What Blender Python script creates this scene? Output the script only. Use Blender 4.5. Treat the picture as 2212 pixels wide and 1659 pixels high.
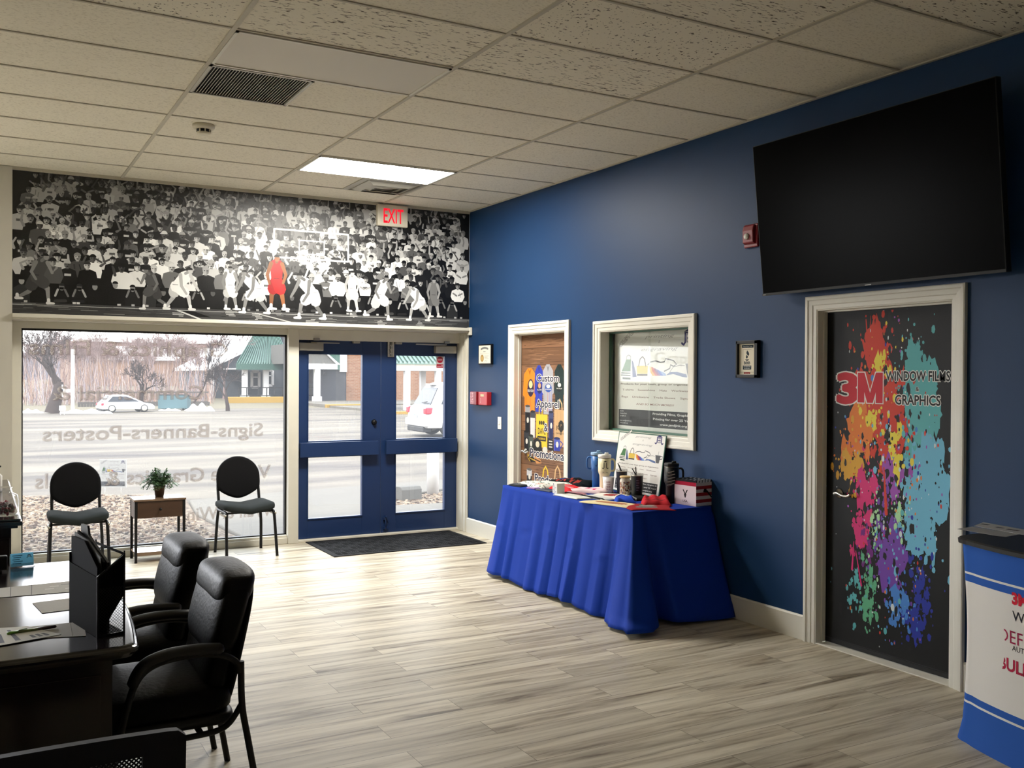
import bpy, bmesh, math, random
from mathutils import Vector, Matrix

# ---------------------------------------------------------------- camera, world, sun, exposure
SC = bpy.context.scene
COL = SC.collection
for o in list(bpy.data.objects):
    bpy.data.objects.remove(o)
FPX, YAW, PITCH, ROLL = 2070.4, 0.511286, -0.007619, 0.005175
CAM = Vector((-4.54265, -9.02816, 1.64273))
FW = Vector((math.sin(YAW) * math.cos(PITCH), math.cos(YAW) * math.cos(PITCH), math.sin(PITCH)))
_r = Vector((math.cos(YAW), -math.sin(YAW), 0))
_u = _r.cross(FW)
RT = math.cos(ROLL) * _r + math.sin(ROLL) * _u
UP = -math.sin(ROLL) * _r + math.cos(ROLL) * _u
cd = bpy.data.cameras.new('camera')
cam = bpy.data.objects.new('camera', cd)
COL.objects.link(cam)
cd.sensor_fit = 'HORIZONTAL'
cd.sensor_width = 36.0
cd.lens = 36.0 * FPX / 2212.0
cd.clip_end = 400
m = Matrix((RT, UP, -FW)).transposed().to_4x4()
m.translation = CAM
cam.matrix_world = m
SC.camera = cam

SKY, SUN, LAMP = 24.0, 17.0, 72.0
TINT, VEIL = 0.26, 0.014  # TINT darkens the view outside, VEIL mixes a milky haze into the glass
SC.view_settings.view_transform = 'Standard'
SC.view_settings.look = 'None'
SC.view_settings.gamma = 1.0
SC.view_settings.exposure = 0.12
SC.view_settings.use_curve_mapping = False
w = bpy.data.worlds.new('world')
SC.world = w
w.use_nodes = True
nt = w.node_tree
nt.nodes.clear()
no = nt.nodes.new('ShaderNodeOutputWorld')
bg = nt.nodes.new('ShaderNodeBackground')
tc = nt.nodes.new('ShaderNodeTexCoord')
sx = nt.nodes.new('ShaderNodeSeparateXYZ')
cr = nt.nodes.new('ShaderNodeValToRGB')
cr.color_ramp.elements[0].position = 0.0
cr.color_ramp.elements[0].color = (0.98, 0.98, 1.0, 1)
cr.color_ramp.elements[1].position = 0.6
cr.color_ramp.elements[1].color = (0.78, 0.88, 1.0, 1)
nt.links.new(tc.outputs['Generated'], sx.inputs[0])
nt.links.new(sx.outputs['Z'], cr.inputs[0])
nt.links.new(cr.outputs[0], bg.inputs['Color'])
bg.inputs['Strength'].default_value = SKY
nt.links.new(bg.outputs[0], no.inputs[0])
sl = bpy.data.lights.new('sun', 'SUN')
sl.energy = SUN
sl.angle = math.radians(6)
sl.color = (1.0, 0.95, 0.86)
so = bpy.data.objects.new('sun', sl)
COL.objects.link(so)
so.rotation_euler = Vector((0.75, 0.55, -1.0)).to_track_quat('-Z', 'Y').to_euler()
so.location = (-20, -20, 30)
cy = SC.cycles
cy.use_denoising = True
cy.max_bounces = 8
cy.diffuse_bounces = 5
cy.glossy_bounces = 4
cy.transmission_bounces = 6
cy.transparent_max_bounces = 16
cy.caustics_reflective = False
cy.caustics_refractive = False
cy.sample_clamp_indirect = 6.0

# ---------------------------------------------------------------- helpers
R = math.radians
PI = math.pi


def at(px, py, ax, v):
    """the point of the place seen at a pixel of the photograph, on a known plane"""
    d = FW + RT * (px - 1106) / FPX + UP * (829.5 - py) / FPX
    i = 'xyz'.index(ax)
    return CAM + d * ((v - CAM[i]) / d[i])


def up_at(px, py, gx, gy, gz):
    """height z seen at a pixel, straight above the ground point seen at (gx, gy)"""
    q = at(gx, gy, 'z', gz)
    d = FW + RT * (px - 1106) / FPX + UP * (829.5 - py) / FPX
    return CAM + d * ((q - CAM).dot(FW))


def lin(c):
    return tuple((x / 255 / 12.92) if x / 255 <= 0.04045 else ((x / 255 + 0.055) / 1.055) ** 2.4 for x in c[:3])


def catmull(pts, n=6, closed=False):
    P = [Vector(p) for p in pts]
    out = []
    N = len(P)
    rng = range(N if closed else N - 1)
    for i in rng:
        if closed:
            a, b, c, d = P[i - 1], P[i], P[(i + 1) % N], P[(i + 2) % N]
        else:
            a, b, c, d = P[max(i - 1, 0)], P[i], P[i + 1], P[min(i + 2, N - 1)]
        for k in range(n):
            t = k / n
            out.append(0.5 * ((2 * b) + (c - a) * t + (2 * a - 5 * b + 4 * c - d) * t * t + (3 * b - a - 3 * c + d) * t ** 3))
    if not closed:
        out.append(P[-1])
    return out


class MB:
    """collects faces (with a printed colour and a smooth flag) and builds them as one mesh object"""

    def __init__(s, M=None):
        s.v, s.f, s.c, s.s = [], [], [], []
        s.M = M or Matrix.Identity(4)
        s.col = (1, 1, 1)

    def add(s, vs, fs, col=None, smooth=False):
        b = len(s.v)
        s.v += [s.M @ Vector(p) for p in vs]
        c = lin(col) if col is not None else s.col
        for f in fs:
            s.f.append([b + i for i in f])
            s.c.append(c)
            s.s.append(smooth)
        return s

    def box(s, x0, x1, y0, y1, z0, z1, col=None):
        vs = [(x, y, z) for z in (z0, z1) for y in (y0, y1) for x in (x0, x1)]
        return s.add(vs, [(0, 2, 3, 1), (4, 5, 7, 6), (0, 1, 5, 4), (2, 6, 7, 3), (0, 4, 6, 2), (1, 3, 7, 5)], col)

    def quad(s, a, b, c, d, col=None):
        return s.add([a, b, c, d], [(0, 1, 2, 3)], col)

    def prism(s, pts, axis, a0, a1, col=None, smooth=False):
        """polygon pts (2D) extruded along axis; axis x -> (y,z), y -> (x,z), z -> (x,y)"""
        n = len(pts)

        def p3(p, a):
            return {'x': (a, p[0], p[1]), 'y': (p[0], a, p[1]), 'z': (p[0], p[1], a)}[axis]
        vs = [p3(p, a0) for p in pts] + [p3(p, a1) for p in pts]
        s.add(vs, [tuple(range(n))[::-1], tuple(range(n, 2 * n))], col)
        return s.add(vs, [(i, (i + 1) % n, n + (i + 1) % n, n + i) for i in range(n)], col, smooth)

    def tube(s, pts, r, seg=10, col=None, cap=True, closed=False):
        P = [Vector(p) for p in pts]
        n = len(P)
        rr = r if isinstance(r, (list, tuple)) else [r] * n
        vs, fs = [], []
        nrm = None
        for i, p in enumerate(P):
            if closed:
                t = (P[(i + 1) % n] - P[i - 1])
            else:
                t = P[min(i + 1, n - 1)] - P[max(i - 1, 0)]
            t = t.normalized() if t.length > 1e-9 else Vector((0, 0, 1))
            if nrm is None:
                nrm = t.cross(Vector((0, 0, 1)))
                if nrm.length < 1e-3:
                    nrm = t.cross(Vector((0, 1, 0)))
            nrm = (nrm - t * nrm.dot(t))
            nrm.normalize()
            b = t.cross(nrm)
            for k in range(seg):
                a = 2 * PI * k / seg
                vs.append(p + (nrm * math.cos(a) + b * math.sin(a)) * rr[i])
        for i in range(n if closed else n - 1):
            j = (i + 1) % n
            for k in range(seg):
                fs.append((i * seg + k, i * seg + (k + 1) % seg, j * seg + (k + 1) % seg, j * seg + k))
        s.add(vs, fs, col, True)
        if cap and not closed:
            s.add(vs[:seg], [tuple(range(seg))[::-1]], col)
            s.add(vs[-seg:], [tuple(range(seg))], col)
        return s

    def lathe(s, prof, c=(0, 0, 0), seg=24, col=None, smooth=True, axis='z'):
        vs, fs = [], []
        for r, z in prof:
            for k in range(seg):
                a = 2 * PI * k / seg
                p = (r * math.cos(a), r * math.sin(a), z)
                if axis == 'y':
                    p = (p[0], p[2], p[1])
                if axis == 'x':
                    p = (p[2], p[0], p[1])
                vs.append((c[0] + p[0], c[1] + p[1], c[2] + p[2]))
        for i in range(len(prof) - 1):
            for k in range(seg):
                fs.append((i * seg + k, i * seg + (k + 1) % seg, (i + 1) * seg + (k + 1) % seg, (i + 1) * seg + k))
        s.add(vs, fs, col, smooth)
        if prof[0][0] > 1e-6:
            s.add(vs[:seg], [tuple(range(seg))[::-1]], col)
        if prof[-1][0] > 1e-6:
            s.add(vs[-seg:], [tuple(range(seg))], col)
        return s

    def pillow(s, w, d, h, c=(0, 0, 0), e1=0.45, e2=0.35, nu=28, nv=14, fn=None, col=None):
        """superellipsoid cushion w x d x h about c; fn may bend each point"""
        def sg(x, e):
            return math.copysign(abs(x) ** e, x)
        vs, fs = [], []
        for i in range(nv + 1):
            p = -PI / 2 + PI * i / nv
            for k in range(nu):
                t = 2 * PI * k / nu
                q = Vector((w / 2 * sg(math.cos(p), e1) * sg(math.cos(t), e2), d / 2 * sg(math.cos(p), e1) * sg(math.sin(t), e2), h / 2 * sg(math.sin(p), e1)))
                if fn:
                    q = Vector(fn(q))
                vs.append(q + Vector(c))
        for i in range(nv):
            for k in range(nu):
                fs.append((i * nu + k, i * nu + (k + 1) % nu, (i + 1) * nu + (k + 1) % nu, (i + 1) * nu + k))
        return s.add(vs, fs, col, True)

    def grid(s, nx, ny, fn, col=None, colfn=None, smooth=True):
        vs = [fn(i / nx, j / ny) for j in range(ny + 1) for i in range(nx + 1)]
        for j in range(ny):
            for i in range(nx):
                a = j * (nx + 1) + i
                q = [vs[a], vs[a + 1], vs[a + nx + 2], vs[a + nx + 1]]
                s._gridface(q, colfn((i + .5) / nx, (j + .5) / ny) if colfn else col, smooth)
        return s

    def _gridface(s, q, col, smooth):
        s.add(q, [(0, 1, 2, 3)], col, smooth)

    def build(s, name, mat, parent=None, bevel=0, seg=2, weld=True, kind=None, label=None, sub=0, angle=40):
        me = bpy.data.meshes.new(name)
        me.from_pydata([tuple(p) for p in s.v], [], s.f)
        me.polygons.foreach_set('use_smooth', s.s)
        if any(c != (1, 1, 1) for c in s.c):
            ca = me.color_attributes.new('Col', 'FLOAT_COLOR', 'CORNER')
            buf = []
            for f, c in zip(s.f, s.c):
                buf += [c[0], c[1], c[2], 1.0] * len(f)
            ca.data.foreach_set('color', buf)
        if weld:
            bm = bmesh.new()
            bm.from_mesh(me)
            bmesh.ops.remove_doubles(bm, verts=bm.verts, dist=1e-5)
            bmesh.ops.recalc_face_normals(bm, faces=bm.faces)
            bm.to_mesh(me)
            bm.free()
        me.materials.append(mat)
        me.update()
        o = bpy.data.objects.new(name, me)
        COL.objects.link(o)
        if parent:
            o.parent = parent
        if bevel:
            b = o.modifiers.new('bevel', 'BEVEL')
            b.width = bevel
            b.segments = seg
            b.limit_method = 'ANGLE'
            b.angle_limit = R(angle)
            b.harden_normals = False
        if sub:
            q = o.modifiers.new('sub', 'SUBSURF')
            q.levels = sub
            q.render_levels = sub
        if kind:
            o['kind'] = kind
        if label:
            o['label'] = label
        return o


def tag(o, label, cat, group=None, kind=None):
    o['label'] = label
    o['category'] = cat
    if group:
        o['group'] = group
    if kind:
        o['kind'] = kind
    return o


def thing(name, label, cat, loc=(0, 0, 0), rz=0, group=None, kind=None):
    o = bpy.data.objects.new(name, None)
    COL.objects.link(o)
    o.location = loc
    o.rotation_euler = (0, 0, rz)
    o.empty_display_size = 0.1
    return tag(o, label, cat, group, kind)


def dup(o, loc=None, rz=None, label=None, parent=None):
    c = o.copy()
    COL.objects.link(c)
    if parent:
        c.parent = parent
    else:
        c.location = loc
        c.rotation_euler = (0, 0, rz)
        c['label'] = label
    for ch in list(o.children):
        dup(ch, parent=c)
    return c


# ---- flat print work: polygons, strokes and lettering laid on a plane, each layer a hair above the last
_TXT = {}


def text_geo(s, off=0.0, shear=0.0):
    k = (s, off, shear)
    if k in _TXT:
        return _TXT[k]
    cu = bpy.data.curves.new('t', 'FONT')
    cu.body = s
    cu.size = 1.0
    cu.offset = off
    cu.shear = shear
    cu.fill_mode = 'FRONT'
    cu.resolution_u = 3
    o = bpy.data.objects.new('t', cu)
    COL.objects.link(o)
    bpy.context.view_layer.update()
    dg = bpy.context.evaluated_depsgraph_get()
    me = bpy.data.meshes.new_from_object(o.evaluated_get(dg))
    vs = [(v.co.x, v.co.y) for v in me.vertices]
    fs = [tuple(p.vertices) for p in me.polygons]
    bpy.data.objects.remove(o)
    bpy.data.curves.remove(cu)
    bpy.data.meshes.remove(me)
    _TXT[k] = (vs, fs)
    return _TXT[k]


class Print:
    """painter's-order print work: every shape is laid just above whatever it overlaps"""

    def __init__(s, o, u, v, n, step=0.00003, mb=None, cell=0.003):
        s.o, s.u, s.v, s.n = Vector(o), Vector(u).normalized(), Vector(v).normalized(), Vector(n).normalized()
        s.step = 0.00003
        s.cell = cell
        s.lv = {}
        s.mb = mb or MB()

    def p(s, x, y, L):
        return s.o + s.u * x + s.v * y + s.n * (L * s.step)

    def level(s, pts):
        c = s.cell
        x0, x1 = int(min(p[0] for p in pts) // c), int(max(p[0] for p in pts) // c)
        y0, y1 = int(min(p[1] for p in pts) // c), int(max(p[1] for p in pts) // c)
        if (x1 - x0 + 1) * (y1 - y0 + 1) > 40000:
            k = 1 + max(s.lv.values(), default=0)
        else:
            g = s.lv.get
            k = 1 + max(g((i, j), 0) for i in range(x0, x1 + 1) for j in range(y0, y1 + 1))
        for i in range(x0, x1 + 1):
            for j in range(y0, y1 + 1):
                s.lv[(i, j)] = k
        return k

    def poly(s, pts, col, L=0):
        k = s.level(pts)
        s.mb.add([s.p(x, y, k) for x, y in pts], [tuple(range(len(pts)))], col)

    def rect(s, x0, x1, y0, y1, col, L=0):
        s.poly([(x0, y0), (x1, y0), (x1, y1), (x0, y1)], col, L)

    def ell(s, cx, cy, rx, ry, col, L=0, n=12, a0=0, a1=2 * PI):
        full = abs(a1 - a0 - 2 * PI) < 1e-6
        m_ = n if full else n + 1
        s.poly([(cx + rx * math.cos(a0 + (a1 - a0) * k / n), cy + ry * math.sin(a0 + (a1 - a0) * k / n)) for k in range(m_)], col, L)

    def stroke(s, pts, wd, col, L=0, caps=True):
        n = len(pts)
        ww = wd if isinstance(wd, (list, tuple)) else [wd] * n
        Lf, Rg = [], []
        for i in range(n):
            a, b = pts[max(i - 1, 0)], pts[min(i + 1, n - 1)]
            dx, dy = b[0] - a[0], b[1] - a[1]
            l = math.hypot(dx, dy) or 1
            nx, ny = -dy / l * ww[i] / 2, dx / l * ww[i] / 2
            Lf.append((pts[i][0] + nx, pts[i][1] + ny))
            Rg.append((pts[i][0] - nx, pts[i][1] - ny))
        for i in range(n - 1):
            s.poly([Rg[i], Rg[i + 1], Lf[i + 1], Lf[i]], col, L)
        if caps:
            for i in range(n):
                s.ell(pts[i][0], pts[i][1], ww[i] / 2, ww[i] / 2, col, L + 0.15, 8)

    def text(s, t, x, y, h, col, L=0, w=None, align='l', bold=0.0, shear=0.0, rot=0.0, mirror=False):
        b0 = min(bold, .012)
        ex = bold - b0
        vs, fs = text_geo(t, b0, shear)
        if not vs:
            return
        x0 = min(a for a, b in vs)
        x1 = max(a for a, b in vs)
        k = h / 0.73
        kx = (w / (x1 - x0)) if w else k
        W = (x1 - x0) * kx
        ox = {'l': 0, 'c': -W / 2, 'r': -W}[align]
        c, sn = math.cos(rot), math.sin(rot)
        n = 8 if ex > .02 else 4
        sh = [(0, 0)] if ex < .004 else [(ex * math.cos(2 * PI * i / n), ex * math.sin(2 * PI * i / n)) for i in range(n)]
        for dx, dy in sh:
            P = []
            for a, b in vs:
                xx = (a - x0 + dx) * kx + ox
                if mirror:
                    xx = -xx
                yy = (b + dy) * k
                P.append((x + xx * c - yy * sn, y + xx * sn + yy * c))
            k_ = s.level(P)
            s.mb.add([s.p(a, b, k_) for a, b in P], fs, col)

    def otext(s, t, x, y, h, col, ocol, L=0, ow=0.03, bold=0.01, **kw):
        s.text(t, x, y, h, ocol, L, bold=bold + ow + .012, **kw)
        s.text(t, x, y, h, col, L + 1, bold=bold, **kw)

# ---------------------------------------------------------------- materials
def mat(name, col, rough=0.5, metal=0.0, spec=0.5, bump=None, var=None, coat=0.0, sheen=0.0, trans=0.0):
    m = bpy.data.materials.new(name)
    m.use_nodes = True
    nt = m.node_tree
    b = nt.nodes['Principled BSDF']
    b.inputs['Base Color'].default_value = (*lin(col), 1)
    b.inputs['Roughness'].default_value = rough
    b.inputs['Metallic'].default_value = metal
    b.inputs['Specular IOR Level'].default_value = spec
    b.inputs['Coat Weight'].default_value = coat
    b.inputs['Sheen Weight'].default_value = sheen
    if var or bump:
        tc = nt.nodes.new('ShaderNodeTexCoord')
    if var:
        sc, amt = var[0], var[1]
        mp = nt.nodes.new('ShaderNodeMapping')
        mp.inputs['Scale'].default_value = var[2] if len(var) > 2 else (1, 1, 1)
        nt.links.new(tc.outputs['Object'], mp.inputs[0])
        n = nt.nodes.new('ShaderNodeTexNoise')
        n.inputs['Scale'].default_value = sc
        n.inputs['Detail'].default_value = 5
        nt.links.new(mp.outputs[0], n.inputs[0])
        mx = nt.nodes.new('ShaderNodeMix')
        mx.data_type = 'RGBA'
        c = lin(col)
        mx.inputs[6].default_value = (*[x * (1 - amt) for x in c], 1)
        mx.inputs[7].default_value = (*[min(1, x * (1 + amt)) for x in c], 1)
        nt.links.new(n.outputs[0], mx.inputs[0])
        nt.links.new(mx.outputs[2], b.inputs['Base Color'])
    if bump:
        n = nt.nodes.new('ShaderNodeTexNoise')
        n.inputs['Scale'].default_value = bump[0]
        n.inputs['Detail'].default_value = 3
        nt.links.new(tc.outputs['Object'], n.inputs[0])
        bp = nt.nodes.new('ShaderNodeBump')
        bp.inputs['Strength'].default_value = bump[1]
        bp.inputs['Distance'].default_value = bump[2] if len(bump) > 2 else 0.002
        nt.links.new(n.outputs[0], bp.inputs['Height'])
        nt.links.new(bp.outputs[0], b.inputs['Normal'])
    return m


def print_mat(name, rough, spec=0.5, bump=None):
    m = mat(name, (200, 200, 200), rough, spec=spec, bump=bump)
    nt = m.node_tree
    a = nt.nodes.new('ShaderNodeVertexColor')
    a.layer_name = 'Col'
    nt.links.new(a.outputs[0], nt.nodes['Principled BSDF'].inputs['Base Color'])
    return m


def emit_mat(name, col, st):
    m = bpy.data.materials.new(name)
    m.use_nodes = True
    nt = m.node_tree
    nt.nodes.clear()
    o = nt.nodes.new('ShaderNodeOutputMaterial')
    e = nt.nodes.new('ShaderNodeEmission')
    e.inputs[0].default_value = (*lin(col), 1)
    e.inputs[1].default_value = st
    nt.links.new(e.outputs[0], o.inputs[0])
    return m


def glass_mat(name, tint, veil, refl=1.0, col=(1, 1, 1)):
    """thin pane: tinted see-through, a milky veil mixing haze into the pane, fresnel reflection"""
    m = bpy.data.materials.new(name)
    m.use_nodes = True
    nt = m.node_tree
    nt.nodes.clear()
    o = nt.nodes.new('ShaderNodeOutputMaterial')
    t = nt.nodes.new('ShaderNodeBsdfTransparent')
    t.inputs[0].default_value = (tint * col[0], tint * col[1], tint * col[2], 1)
    last = t
    if veil:
        tr = nt.nodes.new('ShaderNodeBsdfTranslucent')
        tr.inputs[0].default_value = (0.9, 0.9, 0.9, 1)
        mx = nt.nodes.new('ShaderNodeMixShader')
        mx.inputs[0].default_value = veil
        nt.links.new(t.outputs[0], mx.inputs[1])
        nt.links.new(tr.outputs[0], mx.inputs[2])
        last = mx
    g = nt.nodes.new('ShaderNodeBsdfGlossy')
    g.inputs['Roughness'].default_value = 0.02
    f = nt.nodes.new('ShaderNodeLayerWeight')
    f.inputs[0].default_value = 0.5
    pw = nt.nodes.new('ShaderNodeMath')
    pw.operation = 'POWER'
    pw.inputs[1].default_value = 4.0
    nt.links.new(f.outputs['Facing'], pw.inputs[0])
    mul = nt.nodes.new('ShaderNodeMath')
    mul.operation = 'MULTIPLY_ADD'
    mul.inputs[1].default_value = 0.9
    mul.inputs[2].default_value = 0.045 * refl
    nt.links.new(pw.outputs[0], mul.inputs[0])
    m2 = nt.nodes.new('ShaderNodeMixShader')
    nt.links.new(mul.outputs[0], m2.inputs[0])
    nt.links.new(last.outputs[0], m2.inputs[1])
    nt.links.new(g.outputs[0], m2.inputs[2])
    nt.links.new(m2.outputs[0], o.inputs[0])
    return m


def film_mat(name, col, alpha):
    m = bpy.data.materials.new(name)
    m.use_nodes = True
    nt = m.node_tree
    nt.nodes.clear()
    o = nt.nodes.new('ShaderNodeOutputMaterial')
    t = nt.nodes.new('ShaderNodeBsdfTransparent')
    d = nt.nodes.new('ShaderNodeBsdfTranslucent')
    d.inputs[0].default_value = (*lin(col), 1)
    mx = nt.nodes.new('ShaderNodeMixShader')
    mx.inputs[0].default_value = alpha
    nt.links.new(t.outputs[0], mx.inputs[1])
    nt.links.new(d.outputs[0], mx.inputs[2])
    nt.links.new(mx.outputs[0], o.inputs[0])
    return m


def floor_mat():
    m = bpy.data.materials.new('vinyl_planks')
    m.use_nodes = True
    nt = m.node_tree
    N, L = nt.nodes.new, nt.links.new
    b = nt.nodes['Principled BSDF']
    tc = N('ShaderNodeTexCoord')
    br = N('ShaderNodeTexBrick')
    br.offset = 0.37
    br.inputs['Color1'].default_value = (0, 0, 0, 1)
    br.inputs['Color2'].default_value = (1, 1, 1, 1)
    br.inputs['Mortar'].default_value = (0.5, 0.5, 0.5, 1)
    br.inputs['Scale'].default_value = 1.0
    br.inputs['Mortar Size'].default_value = 0.0012
    br.inputs['Brick Width'].default_value = 1.22
    br.inputs['Row Height'].default_value = 0.178
    L(tc.outputs['Object'], br.inputs['Vector'])
    mp = N('ShaderNodeMapping')
    mp.inputs['Scale'].default_value = (0.9, 12, 1)
    L(tc.outputs['Object'], mp.inputs[0])
    cmb = N('ShaderNodeCombineXYZ')
    mul = N('ShaderNodeMath')
    mul.operation = 'MULTIPLY'
    mul.inputs[1].default_value = 37.0
    L(br.outputs['Color'], mul.inputs[0])
    L(mul.outputs[0], cmb.inputs[2])
    L(mul.outputs[0], cmb.inputs[0])
    ad = N('ShaderNodeVectorMath')
    L(mp.outputs[0], ad.inputs[0])
    L(cmb.outputs[0], ad.inputs[1])
    n1 = N('ShaderNodeTexNoise')
    n1.inputs['Scale'].default_value = 1.3
    n1.inputs['Detail'].default_value = 7
    n1.inputs['Roughness'].default_value = 0.62
    n1.inputs['Distortion'].default_value = 0.6
    L(ad.outputs[0], n1.inputs[0])
    ramp = N('ShaderNodeValToRGB')
    e = ramp.color_ramp.elements
    e[0].position = 0.30
    e[0].color = (*lin((100, 89, 74)), 1)
    e[1].position = 0.72
    e[1].color = (*lin((216, 208, 189)), 1)
    k = e.new(0.42)
    k.color = (*lin((168, 157, 137)), 1)
    k = e.new(0.55)
    k.color = (*lin((198, 189, 168)), 1)
    L(n1.outputs[0], ramp.inputs[0])
    hs = N('ShaderNodeHueSaturation')
    mr = N('ShaderNodeMapRange')
    mr.inputs['To Min'].default_value = 0.86
    mr.inputs['To Max'].default_value = 1.12
    L(br.outputs['Color'], mr.inputs[0])
    L(mr.outputs[0], hs.inputs['Value'])
    L(ramp.outputs[0], hs.inputs['Color'])
    mx = N('ShaderNodeMix')
    mx.data_type = 'RGBA'
    mx.inputs[7].default_value = (*lin((95, 86, 74)), 1)
    L(br.outputs['Fac'], mx.inputs[0])
    L(hs.outputs[0], mx.inputs[6])
    L(mx.outputs[2], b.inputs['Base Color'])
    b.inputs['Roughness'].default_value = 0.42
    b.inputs['Specular IOR Level'].default_value = 0.16
    n2 = N('ShaderNodeTexNoise')
    n2.inputs['Scale'].default_value = 9.0
    n2.inputs['Detail'].default_value = 6
    L(ad.outputs[0], n2.inputs[0])
    bp = N('ShaderNodeBump')
    bp.inputs['Strength'].default_value = 0.12
    bp.inputs['Distance'].default_value = 0.002
    L(n2.outputs[0], bp.inputs['Height'])
    L(bp.outputs[0], b.inputs['Normal'])
    return m


def tile_mat(name, kind):
    m = mat(name, (234, 228, 212), 0.95, spec=0.1)
    nt = m.node_tree
    N, L = nt.nodes.new, nt.links.new
    b = nt.nodes['Principled BSDF']
    tc = N('ShaderNodeTexCoord')
    mp = N('ShaderNodeMapping')
    L(tc.outputs['Object'], mp.inputs[0])
    n = N('ShaderNodeTexNoise')
    ramp = N('ShaderNodeValToRGB')
    e = ramp.color_ramp.elements
    n.inputs['Detail'].default_value = 2
    if kind == 'fine':
        n.inputs['Scale'].default_value = 95
        mp.inputs['Scale'].default_value = (0.6, 1.2, 1)
        e[0].position, e[1].position = 0.30, 0.46
        e[0].color = (*lin((206, 199, 182)), 1)
    elif kind == 'fissure':
        n.inputs['Scale'].default_value = 60
        mp.inputs['Scale'].default_value = (0.45, 1.7, 1)
        e[0].position, e[1].position = 0.33, 0.40
        e[0].color = (*lin((100, 93, 80)), 1)
    else:
        n.inputs['Scale'].default_value = 55
        e[0].position, e[1].position = 0.31, 0.38
        e[0].color = (*lin((100, 93, 80)), 1)
    e[1].color = (*lin((234, 228, 212)), 1)
    L(mp.outputs[0], n.inputs[0])
    L(n.outputs[0], ramp.inputs[0])
    L(ramp.outputs[0], b.inputs['Base Color'])
    return m


def stone_mat(name, c0, c1, c2, scale, rough=0.9):
    m = mat(name, c1, rough, spec=0.2)
    nt = m.node_tree
    N, L = nt.nodes.new, nt.links.new
    b = nt.nodes['Principled BSDF']
    tc = N('ShaderNodeTexCoord')
    v = N('ShaderNodeTexVoronoi')
    v.inputs['Scale'].default_value = scale
    L(tc.outputs['Object'], v.inputs[0])
    sp = N('ShaderNodeSeparateColor')
    L(v.outputs['Color'], sp.inputs[0])
    ramp = N('ShaderNodeValToRGB')
    e = ramp.color_ramp.elements
    e[0].color = (*lin(c0), 1)
    e[1].color = (*lin(c2), 1)
    k = e.new(0.5)
    k.color = (*lin(c1), 1)
    L(sp.outputs[0], ramp.inputs[0])
    L(ramp.outputs[0], b.inputs['Base Color'])
    bp = N('ShaderNodeBump')
    bp.inputs['Strength'].default_value = 0.6
    bp.inputs['Distance'].default_value = 0.01
    L(v.outputs['Distance'], bp.inputs['Height'])
    L(bp.outputs[0], b.inputs['Normal'])
    return m


def streak_mat(name, c0, c1, scale, stretch, rough=0.9):
    m = mat(name, c1, rough, spec=0.25)
    nt = m.node_tree
    N, L = nt.nodes.new, nt.links.new
    b = nt.nodes['Principled BSDF']
    tc = N('ShaderNodeTexCoord')
    mp = N('ShaderNodeMapping')
    mp.inputs['Scale'].default_value = stretch
    L(tc.outputs['Object'], mp.inputs[0])
    n = N('ShaderNodeTexNoise')
    n.inputs['Scale'].default_value = scale
    n.inputs['Detail'].default_value = 8
    n.inputs['Roughness'].default_value = 0.65
    L(mp.outputs[0], n.inputs[0])
    ramp = N('ShaderNodeValToRGB')
    e = ramp.color_ramp.elements
    e[0].position, e[1].position = 0.34, 0.62
    e[0].color = (*lin(c0), 1)
    e[1].color = (*lin(c1), 1)
    L(n.outputs[0], ramp.inputs[0])
    L(ramp.outputs[0], b.inputs['Base Color'])
    return m


def brick_mat(name, c1, c2, mort, bw, rh, ms):
    m = mat(name, c1, 0.9, spec=0.2)
    nt = m.node_tree
    N, L = nt.nodes.new, nt.links.new
    tc = N('ShaderNodeTexCoord')
    mp = N('ShaderNodeMapping')
    mp.inputs['Rotation'].default_value = (R(90), 0, 0)
    L(tc.outputs['Object'], mp.inputs[0])
    br = N('ShaderNodeTexBrick')
    br.inputs['Color1'].default_value = (*lin(c1), 1)
    br.inputs['Color2'].default_value = (*lin(c2), 1)
    br.inputs['Mortar'].default_value = (*lin(mort), 1)
    br.inputs['Scale'].default_value = 1
    br.inputs['Brick Width'].default_value = bw
    br.inputs['Row Height'].default_value = rh
    br.inputs['Mortar Size'].default_value = ms
    L(mp.outputs[0], br.inputs['Vector'])
    L(br.outputs['Color'], nt.nodes['Principled BSDF'].inputs['Base Color'])
    return m


M = {}
M['floor'] = floor_mat()
M['tile'] = tile_mat('ceiling_tile_fine', 'fine')
M['tile_f'] = tile_mat('ceiling_tile_fissured', 'fissure')
M['tile_p'] = tile_mat('ceiling_tile_pitted', 'pit')
M['grid'] = mat('ceiling_grid_paint', (188, 182, 166), 0.6)
M['white_wall'] = mat('white_wall_paint', (205, 201, 190), 0.8, var=(2, .03))
M['trim'] = mat('white_trim_paint', (222, 219, 208), 0.45, var=(6, .03))
M['trim_old'] = mat('aged_white_trim_paint', (214, 210, 196), 0.5, var=(5, .07), bump=(30, .1))
M['blue_wall'] = mat('navy_wall_paint', (22, 55, 94), 0.5, spec=0.26, var=(1.3, .10), bump=(160, .06))
M['blue_door'] = mat('navy_door_paint', (22, 48, 90), 0.42, spec=0.5, var=(4, .06))
M['glass'] = glass_mat('tinted_glass', TINT, VEIL, 0.8, (1.0, 0.985, 0.965))
M['clear'] = glass_mat('clear_glass', 0.92, 0.0, 1.0)
M['pane'] = glass_mat('interior_glass', 0.98, 0.0, 0.6, (0.99, 1.0, 0.99))
M['acrylic'] = glass_mat('acrylic', 0.9, 0.03, 1.0)
M['gasket'] = mat('black_gasket', (22, 22, 24), 0.6)
M['print'] = print_mat('printed_vinyl', 0.5, 0.4)
M['print_gloss'] = print_mat('mural_print', 0.27, 0.5, bump=(300, 0.5, 0.002))
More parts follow.
